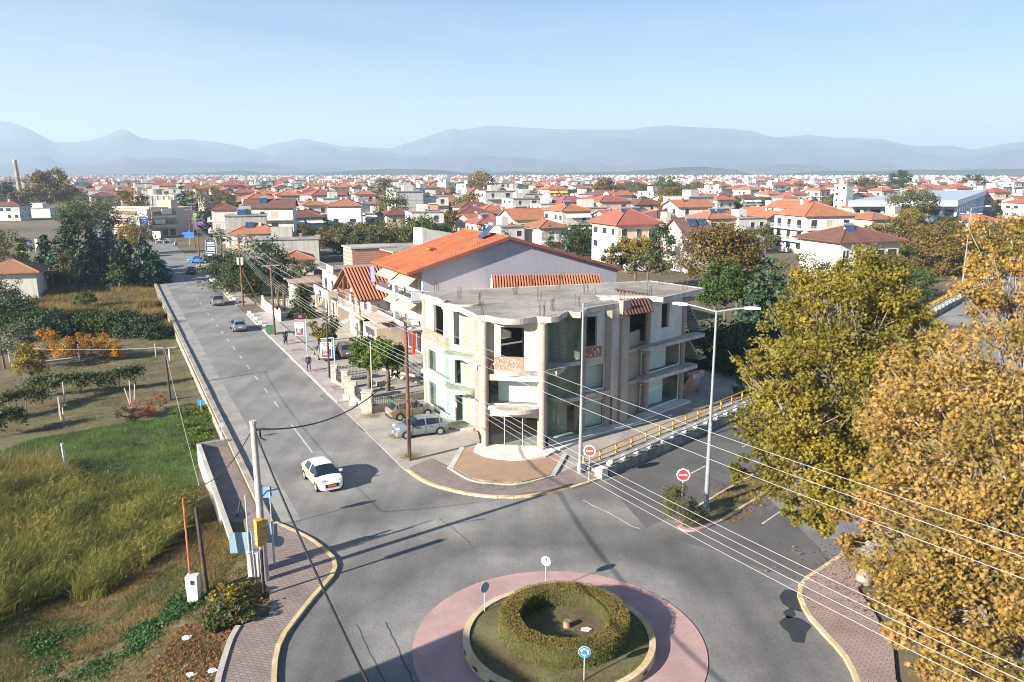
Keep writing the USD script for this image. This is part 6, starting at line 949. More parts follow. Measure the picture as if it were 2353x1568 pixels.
for j in range(4): cable(f'{["uppermost", "second", "third", "lowest"][j]} of four low wires crossing the roundabout corner', t0 - (0, .1, 2.1 + .3 * j), E2 + (0, 0, .55 - .33 * j), .6, .0085, 'cable_grey', 'low wires crossing the foreground', 'power_line')
pm('lamp_post', (.25, .275, .295), .5, .08, .6, metal=.2); pm('lamp_head', (.6, .62, .64), .4, .05)
def lamp(label, base, h, heads):
    p = thing('street_lamp', label, 'street lamp', base); b = np.array(base, float); MB().tube([b, b + (0, 0, h * .45), b + (0, 0, h * .45 + .05), b + (0, 0, h)], [.15, .11, .085, .065], 10).build('post', 'lamp_post', p, world=True, smooth=40); MB().box(b[0] - .22, b[1] - .22, b[2] - .02, b[0] + .22, b[1] + .22, b[2] + .06).build('base_plate', 'lamp_post', p, world=True)
    for d in heads:
        d = np.array([*d, 0.0]); L = np.linalg.norm(d); u = d / L; t = b + (0, 0, h); MB().tube([t - (0, 0, .08), t + u * L * .7 + (0, 0, .14), t + d + (0, 0, .2)], .045, 6).build('arm', 'lamp_post', p, world=True); e = t + d + (0, 0, .2); q = np.cross(u, (0, 0, 1)); hp_ = MB().add([e + q * s * w2 + u * x + (0, 0, z) for x, w2, z0, z1 in ((-.05, .08, -.05, .07), (.3, .15, -.07, .1), (.85, .13, -.05, .07)) for s, z in ((-1, z0), (1, z0), (1, z1), (-1, z1))], [(0, 4, 5, 1), (1, 5, 6, 2), (2, 6, 7, 3), (3, 7, 4, 0), (4, 8, 9, 5), (5, 9, 10, 6), (6, 10, 11, 7), (7, 11, 8, 4), (0, 1, 2, 3), (8, 11, 10, 9)]).build('lamp_head', 'lamp_head', p, world=True)
    return p
lamp('tall grey street lamp with one arm at the corner of the railing', at(1333, 1088, .1), 11.7, [(1.15, 0.25)]); lamp('tall grey street lamp with two arms on the planted median', at(1622, 1170, .1), 12.2, [(-1.5, .9), (1.5, -.4)])
q = by_depth(1945, 575, 87); lamp('street lamp with one arm standing above the tree tops behind the plane trees', (q[0], q[1], 0.6), q[2] - .6, [(1.9, .4)]); q = by_depth(2210, 666, 121); lamp('tall street lamp on the climbing overpass at the right', q, 12.3, [(2.4, .5)]); q = by_depth(2232, 493, 175); lamp('small distant two armed street lamp in front of the factory hall', (q[0], q[1], 4.2), q[2] - 4.2, [(-1.6, 0), (1.6, 0)])
# ---- signs
pm('sign_back', (.24, .29, .34), .5, .08); pm('sign_white', (.78, .78, .77), .5, .04); pm('sign_red', (.68, .045, .03), .45, .05); pm('sign_blue', (.02, .16, .5), .45, .05); pm('sign_orange', (.85, .28, .02), .5, .05); pm('signal_yellow', (.46, .28, .07), .6, .1); pm('board_back', (.22, .32, .38), .5, .08); pm('box_white', (.5, .49, .46), .75, .1, 2, stain=.15)
def disc(mb, c, n, r, th=.02, sides=24):
    n = np.array(n, float); n /= np.linalg.norm(n); return mb.tube([np.array(c) - n * th / 2, np.array(c) + n * th / 2], r, sides)
def post_sign(name, label, base, h, r=.025, mat='galvanised'):
    p = thing(name, label, 'traffic sign', base); b = np.array(base, float); MB().tube([b - (0, 0, .1), b + (0, 0, h)], r, 8).build('post', mat, p, world=True); return p, b
for (px, py, lab, face) in ((1353, 1109, 'no entry sign on a slim post at the end of the yellow railing', (-.35, -1, 0)), (1566, 1170, 'no entry sign rising out of the oleander on the median', (-.1, -1, 0))):
    p, b = post_sign('no_entry_sign', lab, at(px, py, .1), 2.5); c = b + (0, -.04, 2.2); n = np.array(face, float); n /= np.linalg.norm(n); pl = disc(MB(), c, n, .42, .02, 8).build('plate', 'sign_white', p, world=True); disc(MB(), c + n * .014, n, .33, .008).build('red_disc', 'sign_red', p, world=True); q = np.cross(n, (0, 0, 1)); MB().bar(c + n * .022 - q * .23, c + n * .022 + q * .23, .008, .09, up=(0, 0, 1)).build('white_bar', 'sign_white', p, world=True)
p, b = post_sign('roundabout_sign', 'blue roundabout sign with white circling arrows in front of the ring hedge', at(1342, 1561, .42), 1.36); c = b + (0, -.04, 1.22); n = np.array([-.08, -1, .0]); n /= np.linalg.norm(n); disc(MB(), c, n, .245, .02, 28).build('plate', 'sign_white', p, world=True); disc(MB(), c + n * .014, n, .235, .006, 28).build('blue_disc', 'sign_blue', p, world=True); m = MB(); q = np.cross(n, (0, 0, 1)); q /= np.linalg.norm(q)
for k in range(3):
    a0 = math.radians(100 + 120 * k); pts_ = [(r, a0 + t) for t in np.linspace(0, -1.25, 7) for r in (.115, .165)]; v = [c + n * .02 + q * r * math.cos(a) + np.array([0, 0, 1]) * r * math.sin(a) for r, a in pts_]; m.add(v, [(2 * i, 2 * i + 1, 2 * i + 3, 2 * i + 2) for i in range(6)]); ae = a0 - 1.25; tri = [(.085, ae), (.195, ae), (.14, ae - .5)]; m.add([c + n * .02 + q * r * math.cos(a) + np.array([0, 0, 1]) * r * math.sin(a) for r, a in tri], [(0, 1, 2)])
m.build('arrows', 'sign_white', p, world=True)
p, b = post_sign('roundabout_sign', 'roundabout sign seen from behind at the left of the island', at(1113.5, 1402, .42), 1.35); n = np.array([.9, -1, .0]); disc(MB(), b + (.02, -.03, 1.15), n, .25).build('plate', 'sign_back', p, world=True); p, b = post_sign('roundabout_sign', 'white backed roundabout sign behind the ring hedge', at(1254, 1345, .4), 1.45); disc(MB(), b + (0, .03, 1.25), (-.5, -1, 0), .25).build('plate', 'sign_white', p, world=True)
# corner of the brick pavement: boards, signal, boxes
p, b = post_sign('sign_board', 'wide blue grey board seen from behind beside the yellow signal', at(577, 1325, -.05), 4.4, .04); MB().prism([b[:2] + (-.95, -.06), b[:2] + (.2, .05), b[:2] + (.2, .09), b[:2] + (-.95, -.02)], 1.25, 2.35, bottom=True).build('board', 'board_back', p, world=True)
p, b = post_sign('sign_board', 'narrow blue grey board on a thick post right of the concrete pole', at(631, 1301, .1), 2.5, .06); MB().prism([b[:2] + (-.65, .05), b[:2] + (.22, .12), b[:2] + (.22, .16), b[:2] + (-.65, .09)], 1.35, 2.4, bottom=True).build('board', 'board_back', p, world=True); disc(MB(), b + (.2, .25, 1.25), (.5, -1, 0), .3).build('plate', 'sign_back', p, world=True)
p, b = post_sign('sign_board', 'small blue round and square signs on a thin post behind the concrete pole', at(625, 1214, .0), 2.55, .03); MB().prism([b[:2] + (-.4, 0), b[:2] + (.02, .06), b[:2] + (.02, .09), b[:2] + (-.4, .03)], 1.85, 2.5, bottom=True).build('plate', 'sign_blue_pale', p, world=True); pm('sign_blue_pale', (.2, .33, .48), .5, .05); disc(MB(), b + (.22, .08, 2.25), (.25, -1, 0), .34).build('round_plate', 'sign_back', p, world=True)
b = at(607.7, 1373.7, 0); p = thing('traffic_light', 'yellow backed traffic signal on a black post at the brick corner', 'traffic light', b); MB().tube([b - (0, 0, .2), b + (0, 0, 2.6)], .075, 10).build('post', 'trim_black', p, world=True, smooth=40); d = np.array([.79, .61])
MB().tube([b + (0, 0, 2.55), b + (-.02, 0, 2.75)], .09, 8).build('bracket', 'signal_yellow', p, world=True)
for k in range(3):
    z = 2.75 + .44 * k; c = b[:2] + (-.04, .0); e = np.array([d[1], -d[0]]); MB().prism([c - d * .16 - e * .19, c + d * .16 - e * .19, c + d * .16 + e * .19, c - d * .16 + e * .19], z, z + .41, bottom=True).build('signal_box', 'signal_yellow', p, world=True); MB().tube([np.array([*(c + d * .15), z + .26]), np.array([*(c + d * .42), z + .24])], .14, 10, caps=False).build('visor', 'signal_yellow', p, world=True)
b = at(586, 1325, -.1); p = thing('utility_box', 'white metal cable cabinet beside the yellow signal', 'cabinet', b); MB().box(b[0] - .28, b[1] - .2, -.2, b[0] + .28, b[1] + .2, 1.25).build('cabinet', 'box_white', p, world=True); MB().box(b[0] - .31, b[1] - .23, 1.25, b[0] + .31, b[1] + .23, 1.31).build('lid', 'box_white', p, world=True); MB().tube([b + (.1, -.24, 0), b + (.05, -.24, 2.6)], .03, 6).build('conduit', 'galvanised', p, world=True)
b = at(448, 1391, -.45); p = thing('meter_pillar', 'white concrete meter pillar with dark window and rusty pipe', 'meter pillar', b); MB().box(b[0] - .26, b[1] - .2, -.6, b[0] + .26, b[1] + .2, .45).build('pillar', 'box_white', p, world=True); MB().box(b[0] - .28, b[1] - .22, .45, b[0] + .28, b[1] + .2, 1.15).build('meter_box', 'box_white', p, world=True); MB().box(b[0] - .03, b[1] - .235, .75, b[0] + .16, b[1] - .21, .95).build('meter_window', 'window_dark', p, world=True); MB().tube([(b[0] - .15, b[1] + .1, 1.1), (b[0] - .2, b[1] + .2, 5.0)], .05, 8).build('pipe', 'rust', p, world=True)
p, b = post_sign('blue_sign', 'small bright blue plate on a post by the retaining wall', at(463, 950, -1.1), 1.2, .03); MB().prism([b[:2] + (-.3, 0), b[:2] + (.3, .03), b[:2] + (.3, .07), b[:2] + (-.3, .04)], -.35, .15, bottom=True).build('plate', 'paint_blue', p, world=True); p, b = post_sign('small_sign', 'thin grey post with small plate on the retaining wall', at(512, 1018, .1), 1.6, .03); MB().box(b[0] - .2, b[1] - .02, 1.35, b[0] + .18, b[1] + .01, 1.7).build('plate', 'sign_back', p, world=True)
b = at(545, 1188, -.15); p = thing('leaning_post', 'short black post leaning on the sunken footpath', 'post', b); MB().bar(b, b + (.18, .25, .95), .09, .06).build('post', 'trim_black', p, world=True)
b = at(526, 672, .1); p, b = post_sign('warning_sign', 'orange triangular roadworks sign in front of the dark street trees', b, 2.4, .04); v = [b + (-.62, -.06, 1.9), b + (.62, -.06, 1.9), b + (0, -.06, 3.0)]; MB().add(v + [q + (0, .03, 0) for q in v], [(0, 1, 2), (5, 4, 3), (0, 3, 4, 1)[:3], (0, 4, 1), (1, 4, 5), (1, 5, 2), (2, 5, 3), (2, 3, 0)]).build('plate', 'sign_orange', p, world=True); c = b + (0, -.075, 2.25); MB().add([c + (-.3, 0, -.2), c + (.3, 0, -.2), c + (0, 0, .4)], [(0, 1, 2)]).build('symbol', 'sign_yellow', p, world=True)
pm('post_blue', (.3, .5, .6), .5, .08); pm('board_dark', (.06, .06, .07), .6, .1); pm('led_black', (.03, .02, .025), .3, .1); pm('eye_red', (.6, .04, .06), .5, .05)
def clinic_sign(label, px, py, hgt, w, h, led):
    b = at(px, py, .1); p = thing('clinic_sign', label, 'sign board', b); x1 = b[0] - .25; x0 = x1 - w; y = b[1] - .05; zt = hgt - .35
    MB().tube([b, b + (0, 0, hgt)], .07, 8).tube([b + (.0, 0, hgt), (x0, b[1], hgt)], .06, 8).build('post', 'post_blue', p, world=True); bd_ = MB().box(x0, y - .04, zt - h, x1, y + .04, zt).build('board', 'sign_white', p, world=True); yf = y - .05
    MB().box(x0 + .12, yf, zt - h + .08, x1 - .06, yf + .006, zt - h * .42).build('dark_panel', 'board_dark', bd_, world=True); m = MB()
    for k in range(5): m.box(x0 + .22, yf - .006, zt - h * .48 - k * h * .075, x0 + w * (.75 - .1 * (k % 3)), yf - .002, zt - h * .46 - k * h * .075)
    m.build('text_lines', 'sign_white', bd_, world=True); c = np.array([(x0 + x1) / 2 + .1, yf - .004, zt - h * .22]); m = MB()
    for sg in (1, -1):
        t = np.linspace(-1, 1, 13); A = [c + (a * .38 * w, 0, sg * .12 * h * (1 - a * a)) for a in t]; B = [c + (a * .32 * w, 0, sg * .085 * h * (1 - a * a)) for a in t]; m.add(A + B, [(i, i + 1, 14 + i, 13 + i) for i in range(12)])
    disc(m, c, (0, -1, 0), .05 * h, .006, 14); m.box(x0 + .15, yf - .003, zt - .2, x1 - .1, yf, zt - .1); m.box(x0 + .2, yf - .006, zt - h + .14, x1 - .15, yf - .004, zt - h + .3); m.build('eye_logo', 'eye_red', bd_, world=True)
    if led: lb = MB().box(x0 - .1, y - .1, hgt + .08, x1 + .35, y + .1, hgt + .65).build('display_box', 'led_black', p, world=True); MB().box(x0 + .5, y - .11, hgt + .2, x1 - .1, y - .1, hgt + .5).build('display_mark', 'eye_red', lb, world=True)
clinic_sign('clinic sign board with red eye logo and red display on a pale blue post', 706, 806, 3.75, 1.0, 1.55, True); clinic_sign('clinic sign board with red eye logo hanging over the parked saloon', 770, 848, 3.3, 1.15, 1.65, False)
b = at(622, 768, .12); p = thing('wheelie_bin', 'green wheeled rubbish bin at the kerb beside the wooden pole', 'bin', b); pm('bin_green', (.03, .12, .06), .5, .1); MB().add([(b[0] + x * s, b[1] + y * s, z) for z, s in ((.2, .8), (1.1, 1)) for x, y in ((-.5, -.4), (.5, -.4), (.5, .4), (-.5, .4))], [(0, 1, 5, 4), (1, 2, 6, 5), (2, 3, 7, 6), (3, 0, 4, 7), (0, 3, 2, 1)]).build('body', 'bin_green', p, world=True); MB().box(b[0] - .54, b[1] - .44, 1.1, b[0] + .54, b[1] + .46, 1.2).build('lid', 'bin_green', p, world=True)
for x in (-.4, .4): MB().tube([b + (x, .3, .0), b + (x + .05, .3, .0)], .1, 10).build('wheel', 'rubber', p, world=True)
# bollards along the kerb
def bolls(where, ss, t, grp):
    for i, s in enumerate(ss): q = R1(s, t); p = thing('bollard', f'{ORD[i]} low white concrete block from the viewer {where}', 'bollard', (*q, .12), -AZ1, group=grp); MB().prism(sbox(-.19, -.19, .19, .19).buffer(.03), 0, .36).build('block', 'white_frame', p)
bolls('at the kerb beyond the side street', [85, 88.5, 92, 95.5, 99, 104, 109, 114, 120], 9.95, 'white blocks at the kerb beyond the side street'); bolls('at the kerb before the white gate', [62, 65, 68.5, 71.5, 74], 10.05, 'white blocks at the kerb before the white gate'); bolls('on the pavement by the stone piers', [21.5, 23.6], 10.6, 'white blocks by the stone piers')
# ---- parapet, guard rail and yellow railing of the side road
pm('rail_yellow', (.52, .3, .03), .5, .12, 2); pm('parapet', (.19, .18, .165), .9, .4, .8, c2=(.3, .285, .26), stain=.55)
p = thing('parapet', 'stained concrete parapet along the dual carriageway beside the corner building', 'parapet', (*R2(0, -.2), 0)); along2(MB(), -.55, 0.0, -.4, .62, .2, 130, 2.0).build('wall', 'parapet', p, world=True); along2(MB(), -2.1, -.56, -.5, .28, .2, 130, 2.0).build('footway', 'concrete_floor', p, world=True)
for s, t0_, t1_, h in ((-.15, -.55, .05, .72), (-.1, -2.1, -1.8, .6)): MB().prism([R2(s - .3, t0_), R2(s + .35, t0_), R2(s + .35, t1_), R2(s - .3, t1_)], -.1, h).build('end_block', 'white_render', p, world=True)
p = thing('guard_rail', 'grey tubular guard rail on white brackets along the parapet', 'guard rail', (*R2(0, -.3), .6)); ss = np.arange(.8, 130, 1.6); MB().tube([(*R2(s, -.05), ramp_z(s) + .98) for s in ss], .07, 8).build('rail', 'galvanised', p, world=True, smooth=50)
for s in ss[:80]: z = ramp_z(s); q = R2(s, -.28); e = np.array(R2(s, -.02)); u = np.array(R2(1, 0)) - R2(0, 0); MB().prism([R2(s - .12, -.45), R2(s + .12, -.45), R2(s + .12, -.12), R2(s - .12, -.12)], z + .6, z + .82, bottom=True).prism([R2(s - .07, -.35), R2(s + .07, -.35), R2(s + .07, 0), R2(s - .07, 0)], z + .82, z + .97, bottom=True).build('bracket', 'white_render', p, world=True)
p = thing('yellow_railing', 'yellow painted pedestrian railing along the footway by the corner building', 'railing', (*R2(0, -1.95), .3)); ss = np.arange(.1, 130, 1.9); zt = [ramp_z(s) for s in ss]
for h in (1.0, .55): MB().tube([(*R2(s, -1.95), z + h) for s, z in zip(ss, zt)], .045, 6).build('rail', 'rail_yellow', p, world=True)
for k, (s, z) in enumerate(zip(ss, zt)):
    MB().prism([R2(s - .05, -2.0), R2(s + .05, -2.0), R2(s + .05, -1.9), R2(s - .05, -1.9)], z + .25, z + 1.02, bottom=True).build('post', 'rail_yellow', p, world=True)
m = MB()
for s in np.arange(62, 128, .38): z = ramp_z(s); m.prism([R2(s - .02, -1.97), R2(s + .02, -1.97), R2(s + .02, -1.93), R2(s - .02, -1.93)], z + .5, z + 1.0, bottom=True)
m.build('bars', 'rail_yellow', p, world=True, kind='stuff')
# ---- fences and walls of the gardens
pm('stone', (.36, .33, .28), .9, .3, 4, c2=(.48, .45, .39)); pm('iron', (.025, .027, .03), .6, .1)
pier_px = [(770, 880), (794, 894), (801, 910), (813, 921), (845, 950)]; piers = [g(*q) for q in pier_px]; gf = thing('garden_fence', 'rough stone piers and black iron fence round the paved garden with the pine', 'fence', (*piers[3], 0))
for i, q in enumerate(piers): w = .3 if i < 4 else .42; MB().box(q[0] - w, q[1] - w, 0, q[0] + w, q[1] + w, 1.75 if i < 4 else 1.9).build('pier', 'stone', gf, world=True); MB().box(q[0] - w - .06, q[1] - w - .06, 1.75 if i < 4 else 1.9, q[0] + w + .06, q[1] + w + .06, 1.83 if i < 4 else 1.99).build('cap', 'concrete', gf, world=True)
def iron(a, b, lo, parent, h=1.5, step=.16, lat=False):
    a, b = np.array(a, float), np.array(b, float); L = np.linalg.norm(b - a); d = (b - a) / L
    if lo: MB().band([a, (a + b) / 2, b], -.16, .16, 0, lo).build('plinth', 'stone', parent, world=True)
    m = MB()
    for u in np.arange(step / 2, L, step): q = a + d * u; m.bar((*q, lo + .05), (*q, h), .028)
    for z in (lo + .12, h - .15) + ((lo + .4, lo + .65, lo + .9) if lat else ()): m.bar((*a, z), (*b, z), .035)
    m.build('iron_bars', 'iron', parent, world=True)
iron(piers[3], piers[4], .55, gf); iron(piers[4], np.array(piers[4]) + (R1(0, 6.6) - R1(0, 0)), .55, gf); iron(piers[0], np.array(piers[0]) + (R1(0, 4.4) - R1(0, 0)), .0, gf, 1.6, .14, True); iron(R1(35.4, 16), R1(25, 21), .2, gf, 1.5); iron(piers[1], piers[0], .3, gf)
for (a, b, h) in ((R1(27, 14.5), R1(27, 20), .45), (R1(30, 17), R1(24.5, 19.5), .35)): MB().band([a, (np.array(a) + b) / 2, b], -.2, .2, 0, h).build('planter_wall', 'stone', gf, world=True)
wf = thing('white_fence', 'white panel fence with gate and pillars beside the palm yard', 'fence', (*R1(73, 12.7), 0))
for s0, s1 in ((66.5, 72.6), (72.8, 79.0)): MB().band([R1(s, 12.9) for s in (s0, (s0 + s1) / 2, s1)], -.06, .06, .05, 1.35).build('panel', 'white_frame', wf, world=True)
for s in (66.3, 79.2): q = R1(s, 12.9); MB().box(q[0] - .2, q[1] - .2, 0, q[0] + .2, q[1] + .2, 1.6).build('pillar', 'white_frame', wf, world=True); c = trimesh.creation.icosphere(1, .16); c.apply_translation((q[0], q[1], 1.75)); MB().mesh(c).build('finial', 'white_frame', wf, world=True)
for k in range(36): q = R1(79.2, 13.3 + k * .26); MB().tube([(q[0], q[1], .1), (q[0], q[1], .4), (q[0], q[1], .75), (q[0], q[1], 1.0)], [.05, .08, .05, .07], 6).build('baluster', 'white_frame', wf, world=True)
for z in (.05, 1.0): MB().band([R1(79.2, t) for t in (13, 18, 22.6)], -.1, .1, z, z + .12).build('balustrade_rail', 'white_frame', wf, world=True)
ff = thing('field_fence', 'low white wall with wire mesh fence between the dry plot and the conifers', 'fence', (*R1(124, -20), -.3)); fa, fb_ = g(126, 660, -.5), g(352, 641, -.2); MB().band([fa, (fa + fb_) / 2, fb_], -.15, .15, -1.2, .1).build('wall', 'white_render', ff, world=True); nF = 15
for k in range(nF + 1): q = fa + (fb_ - fa) * k / nF; MB().bar((*q, 0), (*q, 1.1), .07).build('post', 'galvanised', ff, world=True)
usdkit.material(stage, M('mesh_wire'), {'p': ('principled_bsdf', dict(base_color=(.4, .42, .44), roughness=.5)), 't': ('transparent_bsdf', {}), 'm': ('mix_closure', dict(fac=.28))}, [('t.BSDF', 'm.closure1'), ('p.BSDF', 'm.closure2')], surface='m.closure'); MB().add([(*fa, .12), (*fb_, .12), (*fb_, 1.05), (*fa, 1.05)], [(0, 1, 2, 3)]).build('wire_mesh', 'mesh_wire', ff, world=True); MB().bar((*fa, 1.08), (*fb_, 1.08), .05).build('top_rail', 'galvanised', ff, world=True)
for i, (px, py, h) in enumerate([(36, 640, 7), (90, 640, 8.5), (40, 630, 8), (60, 632, 7.5), (73, 645, 9), (86, 650, 8.6), (50, 648, 6)]):
    q = by_depth([36, 45, 51, 59, 63, 79, 87][i], [540, 545, 563, 556, 545, 548, 553][i], 205); p = thing('flagpole', ['leftmost white flagpole with a faded flag', 'white flagpole with a narrow red flag', 'short bare white flagpole', 'white flagpole right of the short bare one', 'flagpole with a blue flag', 'flagpole with a pale flag right of the blue flag', 'rightmost bare white flagpole'][i], 'flagpole', (q[0], q[1], 0)); MB().cyl(q[:2], .09, 0, q[2], 8, .05).build('pole', 'rail_white', p, world=True)
    if i in (0, 1, 4, 5): MB().box(q[0] + .08, q[1] - .03, q[2] - 2.4, q[0] + .55, q[1] + .01, q[2] - .2).build('flag', ['sign_back', 'eye_red', 'flag_blue', 'sign_white'][(0, 1, 4, 5).index(i)], p, world=True)
q = by_depth(360, 545, 238); p = thing('guide_board', 'pale double board at the far left kerb by the conifers', 'sign board', (q[0], q[1], 0)); MB().box(q[0] - 1.2, q[1] - .1, .8, q[0] + 1.2, q[1] + .1, 3.2).build('board', 'sign_white', p, world=True); MB().bar((q[0] - 1.1, q[1], 0), (q[0] - 1.1, q[1], 3.2), .12).bar((q[0] + 1.1, q[1], 0), (q[0] + 1.1, q[1], 3.2), .12).build('post', 'galvanised', p, world=True)
q = by_depth(479, 549, 225); p, b = post_sign('direction_sign', 'blue direction arrow signs at the far junction corner', (q[0] - 5.4, q[1], 0), 4.2, .06)
for z, dx in ((3.1, 0), (2.3, .4)): MB().add([(b[0] - 1.6 + dx, b[1] - .1, z), (b[0] + 1.4 + dx, b[1] - .1, z), (b[0] + 1.4 + dx, b[1] - .1, z + .65), (b[0] - 1.6 + dx, b[1] - .1, z + .65), (b[0] - 2.0 + dx, b[1] - .1, z + .33)], [(0, 1, 2), (0, 2, 3), (0, 3, 4)]).build('plate', 'sign_blue', p, world=True)
b = at(470, 606, 0); p = thing('banner_stand', 'dark blue standing banner with white text lines behind the blue pickup', 'banner', b); MB().box(b[0] - .2, b[1] + 2, 1.0, b[0] + 2.2, b[1] + 2.1, 5.2).build('sheet', 'cloth_navy', p, world=True); m = MB()
for k in range(6): m.box(b[0] + .1, b[1] + 1.97, 1.6 + .55 * k, b[0] + 1.8, b[1] + 1.99, 1.85 + .55 * k)
m.build('text_lines', 'sign_white', p, world=True); MB().bar((b[0] - .2, b[1] + 2, 0), (b[0] - .2, b[1] + 2, 5.2), .1).bar((b[0] + 2.2, b[1] + 2, 0), (b[0] + 2.2, b[1] + 2, 5.2), .1).build('post', 'galvanised', p, world=True)
for i, (px, py) in enumerate([(430, 1474), (440, 1562), (490, 1555), (95, 1643)]):
    b = at(px, py, -.25); b[2] = float(field_z([b[:2]])[0]); p = thing('litter_bag', ['white plastic scrap on the dry ground beside the pavement', 'white scrap in the leaf litter at the bottom edge', 'crumpled white bag nearest the grey kerb', 'small white scrap on the slope below the tall grass'][i], 'litter', b); m = trimesh.creation.icosphere(2, .16); m.vertices = m.vertices * [1.3, .8, .35] + (meshkit.fbm(m.vertices * 9 + i, 2, i)[:, None] - .5) * .12; m.apply_translation(b + (0, 0, .04)); MB().mesh(m).build('bag', 'sign_white', p, world=True)
# drain grate and the building behind the viewer that shades the bottom of the view
b = g(768, 918); mb = MB()
gp = MB().prism([R1(24.6, 8.75), R1(26.6, 8.75), R1(26.6, 9.55), R1(24.6, 9.55)], -.02, .007).build('drain_grate', 'old_concrete', kind='structure'); mm = MB()
for k in range(12): mm.prism([R1(24.7 + k * .16, 8.85), R1(24.76 + k * .16, 8.85), R1(24.76 + k * .16, 9.45), R1(24.7 + k * .16, 9.45)], -.01, .012)
mm.build('grate_bars', 'crack', gp)
A, B = g(790, 1568), g(1078, 1441); d = (B - A) / np.linalg.norm(B - A); hb = 11.0; k = hb / math.tan(SUN_EL); off = np.array([math.sin(SUN_AZ), math.cos(SUN_AZ)]) * k; e1 = B + d * .3 + off; e0_ = e1 - d * 22; nb = np.array([d[1], -d[0]]); p = thing('apartment_house', 'apartment house behind the viewer whose shadow falls on the roundabout', 'apartment house', (*e1, 0)); MB().prism([e1, e0_, e0_ + nb * 12, e1 + nb * 12], 0, hb).build('wall', 'wall_white', p, world=True)
# ---- plants
def unit(v): return v / (np.linalg.norm(v, axis=-1, keepdims=True) + 1e-9)
LEAF = {'rhomb': (np.array([(0, -.5, 0), (.32, 0, .05), (0, .5, -.05), (-.32, 0, .05)]), [(0, 1, 2), (0, 2, 3)]),
        'blade': (np.array([(0, -.5, 0), (.10, .1, .03), (0, .55, -.08), (-.10, .1, .03)]), [(0, 1, 2), (0, 2, 3)]),
        'plane': (np.array([(0, -.5, 0), (.14, -.22, .03), (.5, -.12, -.06), (.2, .12, .03), (.32, .42, -.05), (.07, .28, .02), (0, .58, -.07), (-.07, .28, .02), (-.32, .42, -.05), (-.2, .12, .03), (-.5, -.12, -.06), (-.14, -.22, .03)]), [(0, 1, 11), (1, 2, 3), (3, 4, 5), (5, 6, 7), (7, 8, 9), (9, 10, 11), (1, 3, 11), (3, 9, 11), (3, 5, 9), (5, 7, 9)])}
def leaves(mb, pos, size, shape, rg, out=None, up=0.5, droop=None):
    n = len(pos); N = unit(rg.normal(0, 1, (n, 3)) * 0.75 + np.array([0, 0, up]) + (0 if out is None else out * 0.5)); Y = rg.normal(0, 1, (n, 3)) if droop is None else droop + rg.normal(0, .35, (n, 3))
    Y = unit(Y - N * (Y * N).sum(1, keepdims=True)); X = np.cross(Y, N); S = (size * rg.uniform(0.65, 1.3, n))[:, None, None] if np.ndim(size) == 0 else np.asarray(size)[:, None, None]
    V, F = LEAF[shape]; P = pos[:, None] + S * (V[None, :, :1] * X[:, None] + V[None, :, 1:2] * Y[:, None] + V[None, :, 2:] * N[:, None])
    m = len(V); return mb.add(P.reshape(-1, 3), (np.arange(n)[:, None, None] * m + np.array(F)[None]).reshape(-1, 3))
def crown_points(rg, c, r, nclump, nleaf, clump=0.3, shell=0.5, seed=0):
    c, r = np.array(c, float), np.broadcast_to(np.array(r, float), (3,)); d = unit(rg.normal(0, 1, (nclump * 3, 3))); d = d[d[:, 2] > -0.75][:nclump]
    rad = rg.uniform(shell ** 3, 1, len(d)) ** (1 / 3) * (0.72 + 0.5 * meshkit.fbm(d * 1.7 + seed * 3.1, 3, seed)); C = c + d * rad[:, None] * r
    w = rg.uniform(0.6, 1.4, len(C)); k = rg.choice(len(C), nleaf, p=w / w.sum()); off = unit(rg.normal(0, 1, (nleaf, 3))) * (rg.uniform(0, 1, nleaf) ** 0.45)[:, None]
    cs = clump * r.mean() * rg.uniform(0.7, 1.35, len(C)); P = C[k] + off * cs[k][:, None] * np.array([1, 1, 0.75]); return C, P, off
def bark_tree(mb, rg, base, C, rad, zfork, n=26):
    base = np.array(base, float); fork = base + (rg.normal(0, .1), rg.normal(0, .1), zfork); mb.tube([base - (0, 0, .3), base + (fork - base) * .5 + (rg.normal(0, .06), rg.normal(0, .06), 0), fork], [rad * 1.25, rad, rad * .85], 8)
    for i in rg.choice(len(C), min(n, len(C)), replace=False):
        t = C[i]; mid = fork * .5 + t * .5 + (0, 0, -.12 * np.linalg.norm(t - fork)) + rg.normal(0, .15, 3) * min(1, rad * 3); q = fork * .2 + mid * .8 + rg.normal(0, .05, 3)
        mb.tube([fork - (0, 0, rg.uniform(0, .3) * zfork * .3), q, mid * .4 + t * .6, t], [rad * .55, rad * .36, rad * .2, rad * .07], 5, caps=False)
def tree(name, label, base, zc, r, mat, nclump=60, nleaf=4000, size=0.3, shape='rhomb', bark='bark', trunk=0.18, seed=1, group=None, clump=0.3, shell=0.5, zfork=None, cat='tree', parent=None, stems=True, up=0.5, blocks=1):
    rg = np.random.default_rng(seed); p = parent or thing(name, label, cat, base, group=group); base = np.array([base[0], base[1], base[2] if len(base) > 2 else 0.0]); r = np.broadcast_to(np.array(r, float), (3,))
    c = base + (0, 0, zc); C, P, off = crown_points(rg, c, r, nclump, nleaf, clump, shell, seed)
    P[:, 2] = np.maximum(P[:, 2], base[2] + 0.05)
    m = MB(); leaves(m, P, size, shape, rg, out=unit(P - c), up=up); m.build('crown', mat, p, world=True, kind='stuff')
    if stems: m = MB(); bark_tree(m, rg, base, C, trunk, zfork or max(.3, zc - r[2] * .6)); m.build('trunk', bark, p, world=True, smooth=50)
    return p
